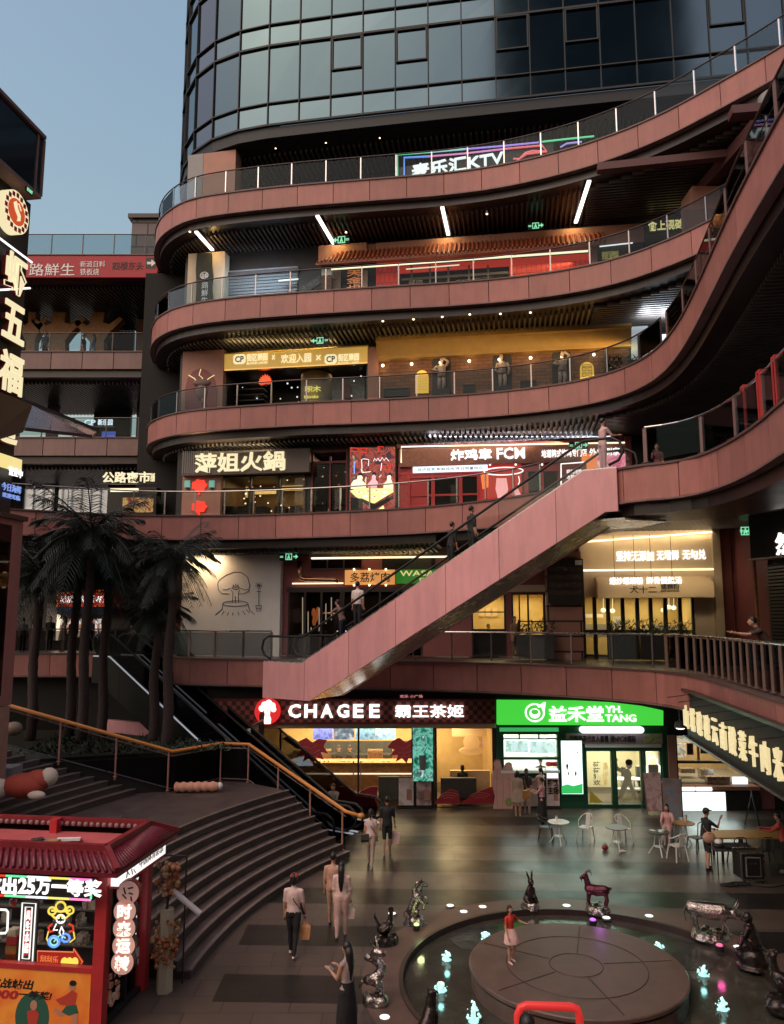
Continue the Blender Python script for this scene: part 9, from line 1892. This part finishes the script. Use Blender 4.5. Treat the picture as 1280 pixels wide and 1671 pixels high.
# ================================================================== ANIMAL STATUES ROUND THE FOUNTAIN
def statue(lab,px,py,rz,m,build,basem=None,sc=1.0,scale_r=.42,hgt=.26):
    sc *= .70; scale_r *= .72; hgt *= .72
    p = at(px,py,0.03); t = thing('animal_statue',lab,'statue',p,rz,'shiny animal statues round the fountain')
    mb = MB(); r_ = random.Random(px)
    for k in range(16): a = k*.9; rr = scale_r*(.15+.6*r_.random()); mb.ell(Vector((rr*math.cos(a),rr*math.sin(a)*.75,r_.uniform(.04,hgt*.55))),(r_.uniform(.12,.2)*sc,r_.uniform(.12,.2)*sc,r_.uniform(.08,.15)),10,7)
    mb.ell(Vector((0,0,hgt*.45)),(scale_r*.85,scale_r*.7,hgt*.5),14,8); mb.ell(Vector((0,0,.0)),(scale_r*1.05,scale_r*.85,.08),16,6)
    b = remesh(mb,.035,'rock_base',1); b.materials.append(M[basem or m] if isinstance(basem or m,str) else (basem or m)); link('rock_base',b,t)
    mb = MB(); build(mb,Vector((0,0,hgt*.8)),sc); me = remesh(mb,.016,'animal_body',2); me.materials.append(M[m]); link('animal_body',me,t); return t
def V(x,y,z): return Vector((x,y,z))
def quad(mb,o,s,body,head,legs,tail=None,horns=None,ears=.08,neckr=.1,bodyr=(.17,.2,.19),muzzle=.13,beard=False):
    """body: (rump, mid, chest); head point; legs: four (hip, joint, foot)"""
    f = lambda p: o+Vector(p)*s
    capsule(mb,[f(body[0]),f(body[1]),f(body[2])],[r*s for r in bodyr],12); h = f(head); c = f(body[2]); d = (h-c).normalized()
    capsule(mb,[c,c.lerp(h,.55),h],[bodyr[2]*.8*s,neckr*1.1*s,neckr*.9*s],10)
    fd = Vector((h.x-c.x,h.y-c.y,0)); fd = fd.normalized() if fd.length > .05 else Vector((1,0,0)); mz = h+fd*muzzle*s*1.3+Vector((0,0,-muzzle*.5*s)); capsule(mb,[h,mz],[neckr*s,neckr*.55*s],10)
    sd_ = Vector((-fd.y,fd.x,0))
    for e in (-1,1):
        mb.tube([h+sd_*e*neckr*.7*s+Vector((0,0,neckr*.5*s)),h+sd_*e*(neckr+ears)*s+Vector((0,0,(neckr*.6+ears*.7)*s))],[.035*s,.012*s],6)
        if horns:
            pts = [h+sd_*e*.05*s+Vector((0,0,neckr*.8*s))]
            for k in range(1,len(horns)): q = horns[k]; pts.append(h+sd_*e*q[1]*s+fd*q[0]*s+Vector((0,0,(neckr*.8+q[2])*s)))
            mb.tube(pts,[.035*s*(1-.7*k/len(pts)) for k in range(len(pts))],6)
    if beard: capsule(mb,[mz+Vector((0,0,-.03)),mz+Vector((0,0,-.16*s))-fd*.03],[.03*s,.012*s],6)
    for hp,jt,ft in legs: capsule(mb,[f(hp),f(jt),f(ft)],[.085*s,.05*s,.042*s],8); mb.ell(f(ft)+fd*.025*s,(.055*s,.05*s,.035*s),8,6)
    if tail: mb.tube([f(p) for p in tail],[.04*s]+[.03*s]*(len(tail)-2)+[.035*s],7)
def ox(mb,o,s): quad(mb,o,s,((-.5,0,.62),(-.05,0,.58),(.38,0,.60)),(.72,0,.58),[((-.45,.13,.5),(-.52,.14,.26),(-.45,.14,0)),((-.45,-.13,.5),(-.38,-.14,.26),(-.36,-.14,0)),((.35,.13,.45),(.42,.14,.22),(.36,.14,0)),((.35,-.13,.45),(.5,-.14,.25),(.56,-.14,.02))],[(-.62,0,.7),(-.74,0,.5),(-.7,.02,.2)],[(0,0,0),(.04,.14,.06),(.1,.17,.18),(.14,.12,.26)],.1,.15,(.22,.26,.25),.17)
def goat(mb,o,s): quad(mb,o,s,((-.30,0,.52),(0,0,.50),(.26,0,.56)),(.36,0,.98),[((-.3,.1,.42),(-.37,.1,.2),(-.31,.1,0)),((-.3,-.1,.42),(-.33,-.1,.2),(-.27,-.1,0)),((.26,.1,.42),(.28,.1,.2),(.26,.1,0)),((.26,-.1,.42),(.3,-.1,.2),(.3,-.1,0))],[(-.42,0,.58),(-.5,0,.62),(-.52,0,.55)],[(0,0,0),(-.08,.06,.1),(-.18,.1,.08),(-.2,.14,-.04)],.07,.10,(.17,.19,.17),.13,True)
def horse(mb,o,s): quad(mb,o,s,((-.12,0,.22),(-.02,0,.5),(.1,0,.72)),(.2,0,1.18),[((-.15,.1,.18),(.12,.12,.22),(.02,.12,0)),((-.15,-.1,.18),(.1,-.12,.25),(.0,-.12,0)),((.14,.1,.68),(.42,.1,.66),(.40,.1,.48)),((.14,-.1,.68),(.36,-.1,.5),(.30,-.1,.34))],[(-.28,0,.25),(-.42,0,.12),(-.40,0,-.02)],None,.08,.11,(.2,.18,.18),.16); capsule(mb,[o+V(.08,0,1.2)*s,o+V(-.06,0,.95)*s,o+V(-.08,0,.7)*s],[.05*s,.06*s,.04*s],8)
def rabbit(mb,o,s):
    f = lambda *p: o+V(*p)*s; capsule(mb,[f(-.05,0,.14),f(0,0,.36),f(.03,0,.55)],[.24*s,.19*s,.13*s],12); mb.ell(f(.07,0,.78),(.14*s,.125*s,.14*s),12,9); capsule(mb,[f(.15,0,.75),f(.22,0,.73)],[.075*s,.05*s],8)
    for e in (-1,1): mb.tube([f(.03,e*.06,.88),f(-.01,e*.10,1.05),f(-.03,e*.14,1.2)],[.04*s,.05*s,.012*s],8); capsule(mb,[f(.06,e*.13,.5),f(.16,e*.12,.32),f(.22,e*.08,.2)],[.06*s,.05*s,.045*s],8); capsule(mb,[f(-.02,e*.2,.12),f(.15,e*.2,.05),f(.28,e*.18,.03)],[.12*s,.09*s,.055*s],8)
    mb.ell(f(-.27,0,.16),.075*s,8,6)
def rooster(mb,o,s):
    f = lambda *p: o+V(*p)*s; capsule(mb,[f(-.18,0,.28),f(0,0,.3),f(.14,0,.42)],[.17*s,.22*s,.15*s],12); capsule(mb,[f(.14,0,.45),f(.2,0,.68),f(.2,0,.82)],[.12*s,.08*s,.075*s],10); capsule(mb,[f(.24,0,.82),f(.34,0,.79)],[.04*s,.012*s],8)
    for k in range(4): capsule(mb,[f(.12+.05*k,0,.87),f(.11+.05*k,0,.95+.04*(k==1))],[.03*s,.018*s],6)
    capsule(mb,[f(.26,0,.74),f(.26,0,.66)],[.03*s,.025*s],6)
    for k in range(5): mb.tube([f(-.22,0,.36),f(-.34-.02*k,.03*(k-2),.5+.06*k),f(-.42+.02*k,.05*(k-2),.42+.1*k)],[.06*s,.045*s,.015*s],6)
    for e in (-1,1): capsule(mb,[f(.02,e*.19,.36),f(-.2,e*.2,.26)],[.1*s,.05*s],8); capsule(mb,[f(.0,e*.08,.14),f(.0,e*.08,0)],[.05*s,.03*s],6)
def monkey(mb,o,s):
    f = lambda *p: o+V(*p)*s; capsule(mb,[f(-.04,0,.14),f(0,0,.36),f(.04,0,.56)],[.22*s,.19*s,.16*s],12); mb.ell(f(.08,0,.80),(.14*s,.14*s,.15*s),12,9); capsule(mb,[f(.17,0,.76),f(.22,0,.74)],[.085*s,.06*s],8)
    for e in (-1,1): mb.ell(f(.05,e*.15,.82),(.03*s,.04*s,.05*s),8,6); capsule(mb,[f(.05,e*.17,.58),f(.14,e*.26,.38),f(.26,e*.14,.3)],[.07*s,.055*s,.05*s],8); capsule(mb,[f(-.02,e*.16,.14),f(.2,e*.24,.3),f(.28,e*.18,.04)],[.1*s,.07*s,.05*s],8); mb.ell(f(.33,e*.18,.02),(.08*s,.05*s,.04*s),8,6)
    mb.tube([f(-.24,0,.12),f(-.36,.1,.06),f(-.32,.24,.1),f(-.2,.3,.2)],[.04*s,.035*s,.03*s,.025*s],7)
def dog(mb,o,s): quad(mb,o,s,((-.16,0,.2),(-.02,0,.36),(.08,0,.52)),(.14,0,.86),[((-.16,.12,.18),(.08,.15,.2),(.02,.14,0)),((-.16,-.12,.18),(.08,-.15,.2),(.02,-.14,0)),((.12,.1,.46),(.16,.1,.22),(.18,.1,0)),((.12,-.1,.46),(.16,-.1,.22),(.18,-.1,0))],[(-.28,0,.16),(-.4,0,.2),(-.44,0,.34)],None,.06,.12,(.19,.17,.16),.14)
def dragon(mb,o,s):
    f = lambda *p: o+V(*p)*s; pts = []
    for k in range(22): a = k*.55; pts.append(f(.18*math.cos(a)*(1-.01*k),.16*math.sin(a),.05+.045*k))
    mb.tube(pts,[.06*s+.07*s*math.sin(PI*min(1,k/20)) for k in range(22)],9)
    h = pts[-1]+V(.06,0,.08); capsule(mb,[pts[-1],h,h+V(.16,0,-.02)],[.11*s,.12*s,.07*s],10)
    for e in (-1,1): mb.tube([h+V(-.02,e*.06,.08),h+V(-.1,e*.1,.2),h+V(-.08,e*.14,.28)],[.03,.025,.008],6); mb.tube([h+V(.14,e*.04,.0),h+V(.22,e*.1,.06)],[.015,.006],5)
    for k in range(3,21,2): mb.ell(pts[k]+(pts[k]-f(0,0,pts[k].z/s-0)).normalized()*.02+V(0,0,.02),(.11,.09,.08),8,6)
    for k in (6,10,15): q = pts[k]; d = Vector((q.x-o.x,q.y-o.y,0)).normalized(); capsule(mb,[q,q+d*.16+V(0,0,-.06),q+d*.2+V(0,0,-.16)],[.06,.045,.03],7)
statue('rearing horse statue, polished and rose-tinted, left rear of the fountain',678,1508,-.2,'chrome',horse)
statue('dark matt rooster statue with raised comb left of the fountain',630,1540,.4,'bronze',rooster,sc=.95)
statue('coiled mirror-bright dragon statue at the left front of the fountain',612,1638,-.6,'chrome',dragon,sc=1.15,scale_r=.36)
statue('dark dog statue cut off by the bottom edge of the picture',700,1705,.9,'bronze',dog,sc=1.1)
statue('bronze rabbit statue with tall ears behind the girl',866,1481,-1.2,'bronze',rabbit,'chrome',sc=.92)
statue('purple and red lit goat statue with curled horns behind the fountain',975,1488,PI-.15,'chrome_lit_red',goat,'chrome',sc=1.05,scale_r=.46)
statue('mirror-bright ox statue with lowered head at the right rear of the fountain',1160,1530,-.35,'chrome',ox,sc=1.1,scale_r=.62)
statue('dark matt seated monkey statue on a rock right of the ox',1230,1578,2.6,'bronze',monkey,sc=1.15,scale_r=.5,hgt=.62)
statue('dark rooster statue half cut by the right edge of the picture',1283,1650,2.4,'bronze',rooster,sc=1.25,scale_r=.5,hgt=.4)
sp_ = thing('coloured_spot','small magenta spotlight on the paving before the ox statue','lamp',at(1175,1548,.1)); p = Vector(sp_.location); mb = MB(); mb.lathe([(.09,-.06),(.1,.05),(.08,.06)],p,12); mb.build('housing','ink',sp_); mb = MB(); mb.ell(p+V(0,0,.07),(.08,.08,.04),12,6); mb.build('lens',glow('magenta',(1,.05,.3),.8),sp_); point('spot_light',p+V(-.1,-.25,.35),1.5,(1,.1,.4),.08,sp_)
sp_ = thing('coloured_spot','small violet spotlight on the paving before the goat statue','lamp',at(968,1506,.1)); p = Vector(sp_.location); mb = MB(); mb.lathe([(.09,-.06),(.1,.05),(.08,.06)],p,12); mb.build('housing','ink',sp_); mb = MB(); mb.ell(p+V(0,0,.07),(.08,.08,.04),12,6); mb.build('lens',glow('violet_lens',(.6,.1,1),1.0),sp_); point('spot_light',p+V(.1,-.3,.5),3,(.65,.12,.9),.08,sp_)
sp_ = thing('coloured_spot','small yellow-green spotlight at the foot of the rearing horse statue','lamp',at(680,1514,.1)); p = Vector(sp_.location); mb = MB(); mb.lathe([(.08,-.06),(.09,.05),(.07,.06)],p,12); mb.build('housing','ink',sp_); mb = MB(); mb.ell(p+V(0,0,.07),(.07,.07,.04),12,6); mb.build('lens',glow('lime_lens',(.7,1,.3),1.5),sp_); point('spot_light',p+V(.1,-.25,.3),2,(.8,1,.4),.08,sp_)
